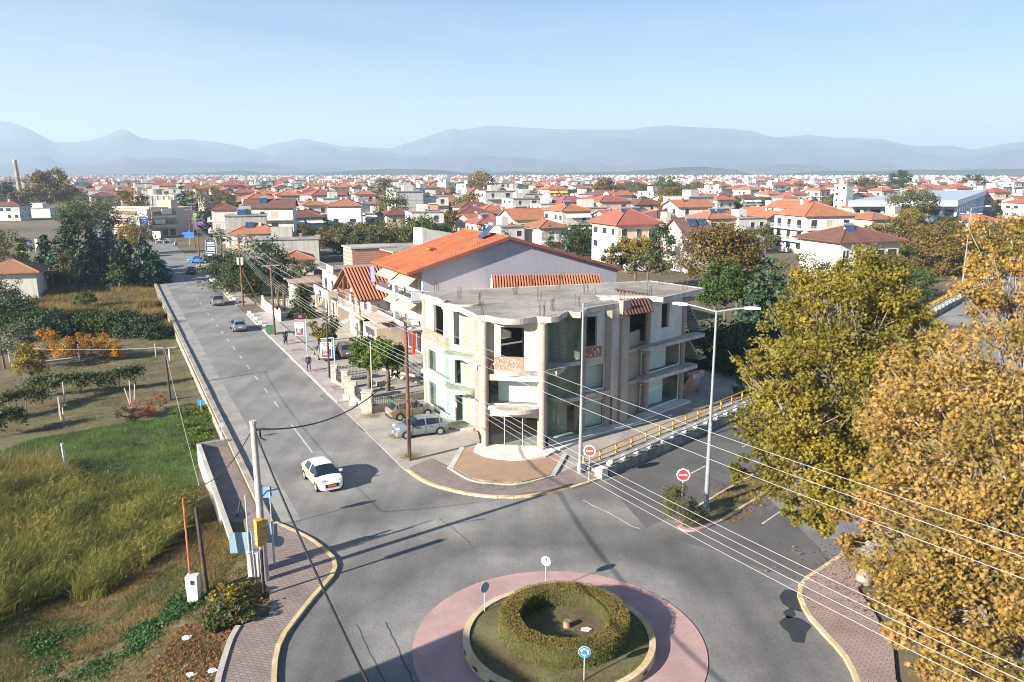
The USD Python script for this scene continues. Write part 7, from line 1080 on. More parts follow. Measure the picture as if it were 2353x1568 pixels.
def conifer(name, label, base, h, r, mat, seed=1, group=None, tiers=16, per=9, droop=0.25, size=0.5, dens=26, parent=None, low=0.08, power=0.85, cat='tree'):
    rg = np.random.default_rng(seed); p = parent or thing(name, label, cat, base, group=group); b = np.array([base[0], base[1], base[2] if len(base) > 2 else 0.0]); pos, dro = [], []; mt = MB()
    mt.tube([b - (0, 0, .2), b + (rg.normal(0, .1), rg.normal(0, .1), h * .5), b + (0, 0, h)], [r * .07 + .08, r * .05 + .05, .02], 7)
    for i in range(tiers):
        f = (i + rg.uniform(-.3, .3)) / tiers; f = min(max(f, 0), .985); z = h * (low + (1 - low) * f); L = r * (1 - f) ** power * rg.uniform(.8, 1.12) + .12
        for k in range(max(4, int(per * (1 - f * .5)))):
            a = rg.uniform(0, 2 * np.pi); l = L * rg.uniform(.7, 1.12); d = np.array([math.cos(a), math.sin(a), 0]); n = max(4, int(dens * l / r)); t = rg.uniform(.18, 1, n)
            q = b + np.array([0, 0, z]) + d * (t * l)[:, None] + np.array([0, 0, 1]) * (l * (.18 * t - droop * 1.6 * t ** 2))[:, None] + rg.normal(0, 1, (n, 3)) * np.array([.1, .1, .06]) * r * .55 * (.4 + t[:, None] * .7); pos.append(q); dro.append(np.tile(d + (0, 0, -.35), (n, 1)))
            if k % 2 == 0: mt.tube([b + (0, 0, z), b + (0, 0, z) + d * l * .8 + (0, 0, l * (.12 - droop))], [.05, .015], 4, caps=False)
    P, D = np.vstack(pos), np.vstack(dro); P[:, 2] = np.maximum(P[:, 2], b[2] + .05); m = MB(); leaves(m, P, size, 'rhomb', rg, up=.7, droop=D); m.build('crown', mat, p, world=True, kind='stuff'); mt.build('trunk', 'bark', p, world=True); return p
def blades(mb, pos, h, w, lean, rg, spread=0.35, segs=3):      # grass: tapering ribbons that bend over
    n = len(pos); h = h * rg.uniform(.6, 1.25, n); a = rg.uniform(0, 2 * np.pi, n); side = np.c_[np.cos(a), np.sin(a), np.zeros(n)]; L = np.asarray(lean)[None] + rg.normal(0, spread, (n, 3)) * (1, 1, 0); rows = []
    for k in range(segs + 1):
        t = k / segs; c = pos + np.c_[np.zeros((n, 2)), h * t * (1 - .18 * t)] + L * (h * t ** 2)[:, None]; ww = w * (1 - t ** 1.5) * .5 + .002; rows += [c - side * ww, c + side * ww]
    V = np.stack(rows, 1); m = 2 * segs + 2; F = np.array([(2 * k, 2 * k + 1, 2 * k + 3, 2 * k + 2) for k in range(segs)]); return mb.add(V.reshape(-1, 3), (np.arange(n)[:, None, None] * m + F[None]).reshape(-1, 4))
def scatter(poly, n, rg, zf=None):
    x0, y0, x1, y1 = poly.bounds; P = np.zeros((0, 2))
    while len(P) < n: q = np.c_[rg.uniform(x0, x1, n), rg.uniform(y0, y1, n)]; P = np.vstack([P, q[shapely.contains_xy(poly, q[:, 0], q[:, 1])]])
    P = P[:n]; z = np.zeros(n) if zf is None else np.concatenate([zf(P[i:i + 4000]) for i in range(0, n, 4000)]) - .04; return np.c_[P, z]
pm('bark', (0.12, 0.085, 0.06), 0.9, 0.3, 3); pm('plane_bark', (0.17, 0.135, 0.10), 0.85, 0.4, 2.2, c2=(0.30, 0.27, 0.23)); pm('pale_bark', (0.25, 0.18, 0.12), 0.9, 0.3, 3)
leafm('plane_olive', [(0, (.09, .085, .014)), (.25, (.19, .16, .025)), (.55, (.32, .235, .04)), (.8, (.43, .28, .06)), (1, (.46, .22, .05))], .38, vscale=.35, gain=1.3)
leafm('plane_orange', [(0, (.12, .095, .025)), (.2, (.25, .165, .045)), (.45, (.38, .235, .085)), (.72, (.47, .30, .13)), (.88, (.54, .235, .05)), (1, (.45, .12, .04))], .38, vscale=.35, gain=1.35)
leafm('autumn_brown', [(0, (.07, .06, .014)), (.4, (.145, .095, .022)), (.75, (.21, .12, .03)), (1, (.26, .13, .035))], .2, vscale=.4, gain=1.3)
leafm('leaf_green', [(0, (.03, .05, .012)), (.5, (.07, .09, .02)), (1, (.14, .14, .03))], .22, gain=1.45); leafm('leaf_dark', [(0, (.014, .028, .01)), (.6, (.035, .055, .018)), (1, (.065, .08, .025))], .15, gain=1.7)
leafm('pine_green', [(0, (.03, .055, .008)), (.5, (.075, .125, .015)), (1, (.15, .19, .025))], .2); leafm('leaf_bright', [(0, (.06, .10, .01)), (.5, (.13, .19, .02)), (1, (.22, .27, .04))], .3); leafm('leaf_yellow', [(0, (.16, .13, .02)), (.5, (.3, .23, .03)), (1, (.45, .27, .04))], .3)
leafm('leaf_orange', [(0, (.3, .16, .02)), (.5, (.55, .27, .025)), (1, (.6, .2, .03))], .3); leafm('leaf_red', [(0, (.28, .1, .05)), (.5, (.42, .17, .08)), (1, (.5, .12, .06))], .3)
leafm('leaf_olive', [(0, (.05, .055, .02)), (.5, (.11, .105, .04)), (1, (.18, .15, .06))], .22, gain=1.45); leafm('leaf_grey', [(0, (.09, .1, .06)), (.5, (.17, .17, .11)), (1, (.25, .24, .16))], .2)
leafm('needle_blue', [(0, (.03, .055, .042)), (.5, (.065, .1, .075)), (1, (.12, .165, .125))], .1, gain=1.5); leafm('needle_dark', [(0, (.016, .03, .016)), (.6, (.035, .058, .03)), (1, (.07, .1, .045))], .1, gain=1.7); leafm('needle_pale', [(0, (.10, .13, .12)), (.5, (.17, .21, .2)), (1, (.26, .31, .3))], .1)
leafm('grass_tall', [(0, (.07, .085, .018)), (.25, (.18, .18, .04)), (.45, (.33, .28, .09)), (.7, (.46, .35, .17)), (.9, (.52, .38, .22)), (1, (.3, .18, .1))], .4, vscale=.45, gain=1.2)
leafm('grass_green', [(0, (.05, .11, .015)), (.5, (.11, .22, .025)), (1, (.2, .28, .04))], .35); leafm('grass_dry', [(0, (.14, .11, .035)), (.5, (.30, .2, .075)), (1, (.42, .28, .12))], .3, gain=1.15); leafm('grass_mix', [(0, (.055, .075, .018)), (.5, (.13, .125, .035)), (1, (.27, .19, .075))], .3, gain=1.3)
leafm('weed', [(0, (.025, .06, .015)), (.6, (.05, .105, .03)), (1, (.1, .15, .05))], .2, gain=1.4); leafm('hedge_leaf', [(0, (.10, .085, .018)), (.35, (.18, .135, .03)), (.7, (.28, .19, .055)), (1, (.36, .22, .08))], .25, vscale=1.2, gain=1.45); leafm('hedge_green', [(0, (.07, .09, .012)), (.5, (.15, .17, .02)), (1, (.24, .25, .04))], .25, gain=1.45); leafm('litter', [(0, (.15, .07, .03)), (.5, (.3, .14, .06)), (1, (.42, .22, .09))], .1)
# the two plane trees in the foreground
rgp = np.random.default_rng(31)
def plane_tree(label, base, blobs, n, mat, size, seed, trunk):
    rg = np.random.default_rng(seed); p = thing('plane_tree', label, 'tree', base); base = np.array([*base[:2], 0.0]); allC = []; m = MB(); tot = sum(b[2] for b in blobs)
    for (c, r, w) in blobs:
        C, P, off = crown_points(rg, c, r, int(70 * w), int(n * w / tot), .26, .35, seed + len(allC)); P = P[P[:, 2] > 2.0]; leaves(m, P, size, 'plane', rg, out=off[:len(P)] * .3, up=.65); allC.append(C)
    m.build('crown', mat, p, world=True, kind='stuff'); C = np.vstack(allC); m = MB(); f = base + (0, 0, 4.5); m.tube([base, base + (.1, .05, 2.4), f], [.42, .34, .3], 10)
    for (c, r, w) in blobs:
        c = np.array(c); mid = f * .45 + c * .55 + (0, 0, -.4); m.tube([f - (0, 0, .6), f * .75 + mid * .25, mid, c, c + unit(c - mid) * np.mean(r) * .5], [.22, .18, .12, .07, .02], 7)
        for i in range(len(C)):
            if np.linalg.norm((C[i] - c) / np.array(r)) < 1.3 and rg.random() < .4: s = mid + (c - mid) * rg.uniform(.1, 1); e = C[i] + (C[i] - s) * .12; m.tube([s, s * .5 + e * .5 + (rg.normal(0, .2), rg.normal(0, .2), -.15), e], [.045, .03, .01], 4, caps=False)
    m.build('trunk', 'plane_bark', p, world=True, smooth=50); return p
def blob(px, py, zc, r, w=1.0): return (by_depth(px, py, zc), r, w)
plane_tree('big olive yellow plane tree reaching over the dual carriageway', (17.6, 36.5), [blob(1930, 900, 38, (3.6, 3.4, 3.6), 1.5), blob(1815, 985, 37, (2.6, 2.6, 2.2), .8), blob(1960, 735, 39, (2.6, 2.6, 2.4), .8), blob(1795, 870, 38, (1.9, 2.0, 1.5), .5), blob(1870, 1085, 36, (2.6, 2.4, 1.7), .7), blob(2060, 980, 38, (3.0, 3.0, 3.0), .8), blob(1985, 1130, 34, (2.2, 2.2, 1.5), .5), blob(1740, 1080, 37, (1.3, 1.3, .9), .2), blob(1850, 770, 40, (2.2, 2.2, 2.0), .6), blob(1890, 665, 41, (1.9, 1.9, 1.5), .45), blob(2050, 790, 40, (2.4, 2.4, 2.4), .7), blob(1730, 850, 38, (1.2, 1.2, .8), .2), blob(1995, 640, 42, (2.2, 2.2, 1.6), .6), blob(2045, 720, 41, (1.9, 1.9, 1.9), .6), blob(1850, 1180, 35, (1.3, 1.3, .7), .25)], 66000, 'plane_olive', .17, 41, .4)
plane_tree('big orange tan plane tree filling the right edge of the view', (19.6, 24.5), [blob(2200, 1010, 30, (3.4, 3.4, 3.2), 1.3), blob(2320, 880, 31, (3.0, 3.0, 2.8), 1.2), blob(2330, 1160, 27, (3.0, 3.0, 3.0), 1.2), blob(2140, 1190, 29, (2.6, 2.6, 2.3), .8), blob(2260, 1380, 26, (2.8, 2.6, 2.3), 1), blob(2310, 690, 34, (2.2, 2.4, 2.0), .55), blob(2130, 880, 33, (2.3, 2.3, 1.8), .6), blob(2110, 1330, 27, (1.8, 1.8, 1.4), .5), blob(2340, 1520, 24, (2.2, 2.2, 1.8), .7), blob(2420, 1050, 28, (3, 3, 3.4), .7), blob(2200, 1520, 25, (1.6, 1.6, 1.2), .4), blob(2010, 1225, 31, (1.7, 1.7, 1.3), .5), blob(2090, 1080, 33, (2, 2, 2), .6), blob(2120, 1460, 26, (1.3, 1.3, .9), .35), blob(2330, 590, 36, (2.4, 2.4, 1.8), .6), blob(2300, 1250, 26, (2.2, 2.2, 2.2), .7), blob(2080, 990, 33, (2, 2, 2), .6)], 70000, 'plane_orange', .17, 43, .4)
# hedge ring, grass and stump on the roundabout
hc = np.array([2.28, 31.5]); rg = np.random.default_rng(5); hp = thing('hedge', 'clipped ring hedge with golden top on the roundabout island', 'hedge', (hc[0], hc[1], .4))
aa = np.linspace(0, 2 * np.pi, 100, endpoint=False); prof = [(1.98, .3), (1.93, .8), (1.97, 1.2), (2.08, 1.28), (2.4, 1.3), (2.66, 1.27), (2.78, 1.16), (2.82, .8), (2.74, .3)]; V = np.array([[hc[0] + r * math.cos(a), hc[1] + r * math.sin(a), z] for a in aa for r, z in prof]); V += (meshkit.fbm(V * 3.0, 3, 2)[:, None] - .5) * .12; k = len(prof)
MB().add(V, [(i * k + j, ((i + 1) % 100) * k + j, ((i + 1) % 100) * k + j + 1, i * k + j + 1) for i in range(100) for j in range(k - 1)]).build('hedge_body', 'hedge_core', hp, world=True) if False else None
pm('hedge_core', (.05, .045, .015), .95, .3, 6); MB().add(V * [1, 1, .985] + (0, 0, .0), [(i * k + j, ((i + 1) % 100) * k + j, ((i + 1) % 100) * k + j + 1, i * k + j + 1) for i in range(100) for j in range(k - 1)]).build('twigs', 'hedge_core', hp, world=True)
def hedge_pts(n, top):
    a = rg.uniform(0, 2 * np.pi, n)
    if top: r, z = rg.uniform(1.95, 2.8, n), 1.29 - .6 * np.abs(rg.uniform(1.95, 2.8, n) * 0) + rg.normal(0, .025, n)
    else: ins = rg.random(n) < .42; r = np.where(ins, 1.94, 2.82) + rg.normal(0, .03, n); z = rg.uniform(.32, 1.27, n)
    P = np.c_[hc[0] + r * np.cos(a), hc[1] + r * np.sin(a), z]; P += (meshkit.fbm(P * 3.0, 3, 2)[:, None] - .5) * .12; return P, np.c_[np.cos(a), np.sin(a), np.zeros(n)] * (0 if top else 1)
m = MB(); P, o = hedge_pts(13000, True); leaves(m, P, .055, 'rhomb', rg, up=1.0); m.build('top_leaves', 'hedge_leaf', hp, world=True, kind='stuff')
m = MB(); P, o = hedge_pts(16000, False); leaves(m, P, .055, 'rhomb', rg, up=.3, out=o); m.build('side_leaves', 'hedge_green', hp, world=True, kind='stuff')
def stuff(mb, name, mat, label, cat): return mb.build(name, mat, label=label, cat=cat, kind='stuff')
isl_z = lambda P: .34 + .16 * (1 - (np.linalg.norm(P - RC, axis=1) / 3.93) ** 2)
m = MB(); P = scatter(Point(*RC).buffer(3.85), 9000, rg, isl_z); blades(m, P, .09, .016, (0, 0, 0), rg, .5, 2); stuff(m, 'grass', 'grass_green', 'short green grass on the roundabout island round the hedge', 'grass')
m = MB(); P = scatter(Point(*RC).buffer(3.8), 7000, rg, isl_z); blades(m, P, .07, .02, (0, 0, 0), rg, .7, 2); stuff(m, 'dry_grass', 'grass_dry', 'withered straw coloured grass on the roundabout island', 'grass')
sp = thing('tree_stump', 'small pale tree stump standing inside the ring hedge', 'stump', (*at(1303, 1440, .5)[:2], .45)); MB().cyl(at(1303, 1440, .5)[:2], .2, .3, .78, 12, .15).build('stump', 'pale_bark', sp, world=True, smooth=40)
sb = thing('stone_slab', 'small pale flat stone lying inside the ring hedge', 'stone', (*at(1347, 1447, .5)[:2], .5)); q = at(1347, 1447, .5); MB().prism(Polygon([(q[0] - .25, q[1] - .1), (q[0] + .1, q[1] - .16), (q[0] + .27, q[1]), (q[0] + .05, q[1] + .15), (q[0] - .2, q[1] + .1)]), .4, .54).build('slab', 'pale_plaster', sb, world=True)
# ---- the field on the left
fz = field_z; zq = -1.25
def fpoly(px, z=zq): return Polygon(pxs(px, z)).buffer(0)
tall = fpoly([(-90, 1520), (-20, 1440), (120, 1385), (235, 1385), (330, 1340), (400, 1280), (428, 1215), (405, 1170), (310, 1135), (150, 1130), (60, 1100), (-90, 1090)])
rg = np.random.default_rng(8); m = MB(); P = scatter(tall, 36000, rg, fz); dens = meshkit.fbm(np.c_[P[:, :2] * .7, np.zeros(len(P))], 3, 4); P = P[dens + rg.normal(0, .12, len(P)) > .40]
hh = 1.15 + 1.1 * meshkit.fbm(np.c_[P[:, :2] * .45, np.zeros(len(P))], 2, 12); blades(m, P, hh, .034, (.22, .08, 0), rg, .5, 4); k = rg.random(len(P)) < .3; Q = P[k] + np.c_[rg.normal(.4, .45, k.sum()), rg.normal(.1, .4, k.sum()), hh[k] * rg.uniform(.75, .95, k.sum())]; leaves(m, Q, .3, 'blade', rg, up=.1, droop=np.array([.5, .2, .9])); stuff(m, 'tall_grass', 'grass_tall', 'dense stand of tall yellow green grass bent by the wind', 'grass')
m = MB(); P = scatter(fpoly([(-60, 1090), (120, 1070), (170, 1130), (-60, 1180)]), 2200, rg, fz); blades(m, P, 2.0, .03, (.2, .1, 0), rg, .2, 4); stuff(m, 'tall_grass', 'grass_dry', 'sparse tall dry reeds at the left edge behind the tall grass', 'grass')
m = MB(); P = scatter(fpoly([(-60, 1060), (60, 1010), (200, 985), (470, 945), (505, 985), (455, 1030), (450, 1150), (480, 1240), (445, 1300), (410, 1210), (330, 1130), (100, 1095), (-60, 1110)]), 36000, rg, fz); blades(m, P, .24, .024, (.1, .05, 0), rg, .55, 3); stuff(m, 'grass', 'grass_green', 'bright green grass strip between the tall grass and the vineyard', 'grass')
m = MB(); P = scatter(fpoly([(-80, 1500), (240, 1390), (420, 1290), (455, 1180), (440, 1090), (470, 1080), (540, 1230), (600, 1290), (618, 1400), (545, 1450), (500, 1580), (480, 1760), (-80, 1760)], -.5), 30000, rg, fz); sel = meshkit.fbm(np.c_[P[:, :2] * .55, np.zeros(len(P))], 3, 14); blades(m, P[sel > .42], .14, .022, (0, 0, 0), rg, .8, 2); stuff(m, 'dry_grass', 'grass_dry', 'flattened dry straw grass on the corner beside the brick pavement', 'grass')
m = MB(); P2 = scatter(fpoly([(-80, 1500), (240, 1390), (420, 1290), (455, 1180), (540, 1240), (610, 1400), (545, 1450), (500, 1580), (480, 1760), (-80, 1760)], -.5), 26000, rg, fz); sel = meshkit.fbm(np.c_[P2[:, :2] * .5, np.zeros(len(P2))], 3, 24); blades(m, P2[sel > .5], .11, .02, (0, 0, 0), rg, .7, 2); stuff(m, 'grass', 'grass_mix', 'patchy olive grass on the slope below the tall grass', 'grass')
gap = fpoly([(-90, 1420), (235, 1330), (400, 1250), (470, 1160), (560, 1290), (500, 1400), (240, 1500), (-90, 1580)], -1.0); m = MB(); P = scatter(gap, 26000, rg, fz); sel = meshkit.fbm(np.c_[P[:, :2] * .5, np.zeros(len(P))], 3, 44); blades(m, P[sel > .47], .2, .022, (.05, 0, 0), rg, .7, 2); stuff(m, 'dry_grass', 'grass_dry', 'matted straw at the foot of the tall grass', 'grass'); m = MB(); blades(m, P[sel < .5], .2, .024, (.05, 0, 0), rg, .6, 2); stuff(m, 'grass', 'grass_mix', 'dull green grass at the foot of the tall grass', 'grass')
def weeds(px, n, mat, label, h=.16, size=.13, z=-.6):
    rr = np.random.default_rng(n); m = MB(); pg = fpoly(px, z); P = scatter(pg, n, rr, fz); cl = scatter(pg, max(3, n // 160), rr)[:, :2]; k = rr.integers(0, len(cl), n); P[:, :2] = cl[k] + rr.normal(0, .34, (n, 2)); P[:, 2] = fz(P[:, :2]) + rr.uniform(.02, h, n); leaves(m, P, size, 'rhomb', rr, up=1.0); stuff(m, 'weeds', mat, label, 'weeds')
weeds([(260, 1490), (430, 1370), (470, 1400), (330, 1500), (90, 1620), (20, 1600)], 5200, 'weed', 'dark green leafy weeds on the slope under the tall grass'); weeds([(60, 1440), (190, 1420), (150, 1500), (20, 1560)], 1500, 'weed', 'dark green weeds in the shade at the foot of the tall grass'); weeds([(500, 1370), (590, 1380), (560, 1460), (470, 1480)], 2200, 'leaf_olive', 'olive weeds and fallen leaves beside the brick pavement', .3)
weeds([(400, 950), (490, 930), (500, 1000), (440, 1040)], 3000, 'leaf_bright', 'bright leafy weeds below the retaining wall', .5, .2, zq)
m = MB(); P = scatter(fpoly([(420, 1440), (560, 1440), (505, 1580), (300, 1760), (330, 1560)], -.3), 2600, rg, fz); P[:, 2] += .06; leaves(m, P, .12, 'plane', rg, up=1.5); stuff(m, 'leaf_litter', 'litter', 'fallen brown leaves on the bare soil beside the pavement', 'leaves')
for i, (px, py, zc) in enumerate([(520, 1395, .55), (553, 1430, .6), (505, 1440, .45)]): b = g(px, py, -.1); tree('corner_shrub', ['leafy yellow green shrub beside the white meter pillar', 'leafy olive shrub at the foot of the traffic light post', 'low leafy shrub on the dry corner between pillar and pavement'][i], (*b, -.1), zc, (.75, .75, .45), ['leaf_yellow', 'leaf_olive', 'leaf_green'][i], 14, 420, .2, seed=60 + i, trunk=.03, cat='shrub')
m = MB(); P = scatter(fpoly([(-60, 1010), (60, 870), (250, 800), (400, 770), (440, 900), (470, 930), (200, 975)]), 22000, rg, fz); sel = meshkit.fbm(np.c_[P[:, :2] * .4, np.zeros(len(P))], 3, 34); blades(m, P[sel > .38], .13, .025, (0, 0, 0), rg, .7, 2); stuff(m, 'grass', 'grass_mix', 'mown olive brown grass under the vines', 'grass')
m = MB(); P = scatter(fpoly([(60, 690), (130, 668), (352, 648), (392, 730), (390, 760), (250, 715), (120, 740), (50, 760)], -.9), 26000, rg, fz); blades(m, P, .75, .03, (.12, .06, 0), rg, .3, 3); stuff(m, 'dry_grass', 'grass_dry', 'tall straw coloured grass in the far plot beside the road', 'grass')
m = MB(); P = scatter(fpoly([(200, 690), (390, 665), (400, 715), (280, 712)], -.9), 9000, rg, fz); blades(m, P, .6, .03, (.1, .06, 0), rg, .35, 3); stuff(m, 'grass', 'grass_mix', 'green brown grass in the far plot beside the road', 'grass')
for i, (px, py) in enumerate([(350, 735), (366, 768), (340, 708)]): b = g(px, py, -1.2); m = MB(); P = np.c_[b + rg.normal(0, .8, (2600, 2)).clip(-1.6, 1.6), np.full(2600, -1.25)]; blades(m, P, 1.7, .045, (.2, .1, 0), rg, .3, 3); stuff(m, 'dry_grass', 'grass_dry', ['golden tuft of dry grass by the middle of the retaining wall', 'large golden tuft of dry grass beside the retaining wall', 'farthest golden tuft of dry grass by the road wall'][i], 'grass')
def bush(px, py, r, mat, label, name='bush', zc=None, n=1500, size=.25, seed=3, z=zq, group=None, cat='bush', clump=.34):
    b = g(px, py, z); r = np.broadcast_to(np.array(r, float), (3,)); return tree(name, label, (*b, z), zc if zc is not None else r[2] * .75, r, mat, max(12, n // 60), n, size, seed=seed, trunk=.06, cat=cat, clump=clump, group=group)
# bramble mass and shrubs behind the vines
for i, (px, py, r, n) in enumerate([(305, 768, (4.2, 3.2, 1.7), 6000), (250, 765, (4.6, 3.4, 1.7), 6000), (175, 770, (4.2, 3.2, 1.7), 5000), (105, 775, (4, 3.2, 2.0), 5000), (345, 778, (2.2, 2.0, 1.1), 2000), (35, 760, (4.0, 3.2, 2.9), 6000), (-30, 740, (4.4, 3.6, 4.0), 6000)]):
    bush(px, py, r, 'leaf_dark' if i != 1 else 'leaf_green', ['right hand mound of dark bramble behind the vines', 'lighter green mound in the middle of the bramble thicket', 'dark bramble mound behind the orange shrubs', 'dark bramble mound left of the orange shrubs', 'small bramble mound nearest the retaining wall', 'tall dark thicket at the left edge of the field', 'tallest dark thicket cut by the left edge'][i], 'bramble', n=n, size=.3, seed=70 + i, cat='bramble')
for i, (px, py, r) in enumerate([(112, 815, (1.3, 1.2, 1.9)), (155, 822, (1.5, 1.2, 1.5)), (195, 822, (1.5, 1.2, 1.6)), (238, 822, (1.7, 1.3, 1.9)), (262, 826, (1.2, 1, 1.5))]):
    bush(px, py, r, 'leaf_orange', ['leftmost of the five orange shrubs behind the wire', 'second orange shrub from the left behind the wire', 'middle of the five orange autumn shrubs', 'biggest and brightest orange shrub behind the wire', 'rightmost orange shrub with green base'][i], 'orange_shrub', n=1500, size=.2, seed=80 + i, cat='shrub')
bush(195, 705, (1.9, 1.7, 1.5), 'leaf_green', 'single green bush in the dry grass of the far plot', n=1600, seed=91, z=-1.0); bush(45, 850, (1.9, 1.7, 2.4), 'leaf_grey', 'grey leaved tree at the left of the orange shrubs', 'fruit_tree', zc=3.1, n=2200, seed=92, cat='tree'); bush(72, 880, (1.6, 1.5, 2.2), 'leaf_yellow', 'yellowing fruit tree between vines and wire', 'fruit_tree', zc=2.2, n=2200, seed=93, cat='tree')
bush(330, 955, (1.2, .9, .9), 'leaf_red', 'reddish autumn shrub at the edge of the green grass', 'red_shrub', n=900, size=.16, seed=94, cat='shrub'); bush(290, 965, (1.2, .9, .7), 'leaf_olive', 'tan dry shrub left of the reddish shrub', 'dry_shrub', n=700, size=.16, seed=95, cat='shrub'); bush(368, 940, (.6, .6, .9), 'leaf_red', 'small orange red shrub under the wooden pole', 'red_shrub', n=500, size=.14, seed=96, cat='shrub'); bush(25, 700, (2.2, 2, 2), 'leaf_grey', 'bare grey twiggy shrub in front of the white house', 'twiggy_shrub', zc=2.5, n=900, seed=97, z=-1.0, cat='shrub')
# grape vines on posts
pm('post_wood', (.34, .31, .27), .85, .25, 3); pm('post_concrete', (.5, .48, .44), .85, .2, 3)
def vine(px0, py0, px1, py1, label, seed, n=2200):
    rr = np.random.default_rng(seed); a, b = at(px0, py0, zq), at(px1, py1, zq); p = thing('grape_vine', label, 'vine', a); t = rr.uniform(0, 1, n); w = meshkit.fbm(np.c_[t * 6 + seed, np.zeros(n), np.zeros(n)], 3, seed); P = a + (b - a) * t[:, None] + np.c_[rr.normal(0, .28, (n, 2)), 1.75 + rr.normal(0, .28, n) - rr.uniform(0, 1.1, n) * (w > .52)]
    m = MB(); leaves(m, P, .2, 'plane', rr, up=.5); m.build('foliage', 'vine_leaf', p, world=True, kind='stuff'); m = MB(); L = np.linalg.norm(b - a)
    m.tube([a + (0, 0, 1.75), (a + b) / 2 + (0, 0, 1.68), b + (0, 0, 1.75)], .02, 4)
    for k in range(int(L / 1.6)): q = a + (b - a) * (k + .5) / int(L / 1.6); m.tube([q, q + (rr.normal(0, .1), 0, .9), q + (rr.normal(0, .15), 0, 1.75)], [.05, .04, .03], 5)
    m.build('stem', 'bark', p, world=True)
leafm('vine_leaf', [(0, (.045, .065, .02)), (.5, (.11, .125, .045)), (1, (.22, .2, .09))], .25)
vine(-40, 975, 150, 915, 'grape vine row nearest the tall grass', 101, 2600); vine(60, 915, 250, 900, 'grape vine row along the wire in the middle of the plot', 102, 2800); vine(255, 900, 330, 885, 'last grape vine at the right end of its row', 103, 1300); vine(-30, 1010, 60, 985, 'grape vine at the left edge of the plot', 104, 1400)
for i, (px, py, h, lx) in enumerate([(141, 965, 2.1, -.05), (137, 955, 1.6, .1), (148, 975, 1.5, 0), (300, 925, 2.2, .1), (308, 930, 2.0, .25), (303, 938, 1.9, -.5), (183, 828, 1.9, 0), (358, 818, 1.5, 0), (22, 830, 1.8, 0), (20, 945, 1.6, 0), (150, 930, 2.2, 0)]):
    b = at(px, py, zq); p = thing('vineyard_post', ['tall post of the left vine prop trio', 'second post of the left vine prop trio', 'front post of the left vine prop trio', 'upright post of the prop trio under the last vine', 'post leaning right under the last vine', 'short post leaning left under the last vine', 'thin post behind the pink rose bush', 'thin post near the right end of the plot wire', 'thin post beside the grey leaved tree', 'thin post at the left edge of the vine rows', 'post behind the middle vine row'][i], 'post', b, group='posts of the vineyard plot'); MB().bar(b - (0, 0, .2), b + (lx, 0, h), .09, .09).build('post', 'post_wood', p, world=True)
b = at(153, 1083, zq); p = thing('marker_post', 'leaning white concrete post at the edge of the tall grass', 'post', b); MB().bar(b - (0, 0, .2), b + (-.15, .1, 2.1), .16, .12).build('post', 'post_concrete', p, world=True)
b = at(390, 828, zq); p = thing('marker_post', 'short white post beside the garden path under the wire', 'post', b); MB().bar(b, b + (0, 0, 1.35), .12, .1).build('post', 'white_frame', p, world=True); MB().prism(LineString(pxs([(60, 838), (180, 822), (290, 812), (400, 800)], zq)).buffer(.3), -1.4, -1.16).build('garden_path', 'concrete_floor', kind='structure')
pm('rose_pink', (.7, .2, .28), .6, .3); pm('rose_red', (.5, .03, .03), .6, .3)
def roses(px, py, z, mat, label, seed, h=.9, n=9):
    rr = np.random.default_rng(seed); b = at(px, py, z); p = tree('rose_bush', label, b, h * .6, (.5, .5, h * .45), 'leaf_green', 10, 260, .12, seed=seed, trunk=.02, cat='rose bush'); m = MB()
    for _ in range(n): s = trimesh.creation.icosphere(1, rr.uniform(.06, .1)); s.apply_translation(b + (rr.normal(0, .3), rr.normal(0, .3), h * rr.uniform(.7, 1.15))); m.mesh(s)
    m.build('blossoms', mat, p, world=True)
roses(212, 825, zq, 'rose_pink', 'rose bush with pink blossoms beside the garden path', 111); roses(275, 818, zq, 'rose_pink', 'rose with a single pink head right of the pink rose bush', 112, .9, 3)
# ---- trees of the middle distance
def t_at(px, py, zc): q = by_depth(px, py, zc); return q
def big(name, label, px, py, zc, r, mat, n=3500, size=.34, seed=1, trunk=.2, cat='tree', clump=.3, group=None, shell=.5):
    q = t_at(px, py, zc); base = (q[0], q[1], 0.0); r = np.broadcast_to(np.array(r, float), (3,)); zc_ = max(q[2], r[2] * .55); return tree(name, label, base, zc_, r, mat, max(20, n // 70), n, size, seed=seed, trunk=trunk, cat=cat, clump=clump, group=group, shell=shell)
def con(label, px, ptop, zc, r, mat, seed, name='conifer', zb=0.0, **k):
    q = t_at(px, ptop, zc); return conifer(name, label, (q[0], q[1], zb), q[2] - zb, r, mat, seed, **k)
# conifers by the left road
for i, (px, pt, zc, r, mat) in enumerate([(152, 492, 152, 6.0, 'needle_dark'), (100, 540, 150, 4.6, 'needle_dark'), (205, 520, 155, 4.6, 'needle_blue'), (240, 506, 158, 4.4, 'needle_pale'), (285, 545, 154, 4.6, 'needle_dark'), (325, 540, 152, 4.4, 'needle_blue'), (350, 575, 148, 3.2, 'needle_dark'), (185, 560, 147, 4.0, 'needle_blue'), (262, 575, 147, 3.6, 'needle_dark'), (120, 575, 146, 3.4, 'needle_blue')]):
    con(['tallest dark cedar in the conifer group by the left road', 'dark cedar at the left end of the conifer group', 'blue green cedar right of the tallest one', 'pale blue spruce rising from the middle of the conifer group', 'dark conifer right of the pale blue spruce', 'blue green conifer near the right end of the group', 'last dark conifer overhanging the left road', 'low blue green conifer in front of the tallest cedar', 'low dark conifer in front of the pale blue spruce', 'low blue green conifer behind the porch'][i], px, pt, zc, r, mat, 200 + i, tiers=20, per=14, size=.72, dens=30, zb=-.5, power=.8)
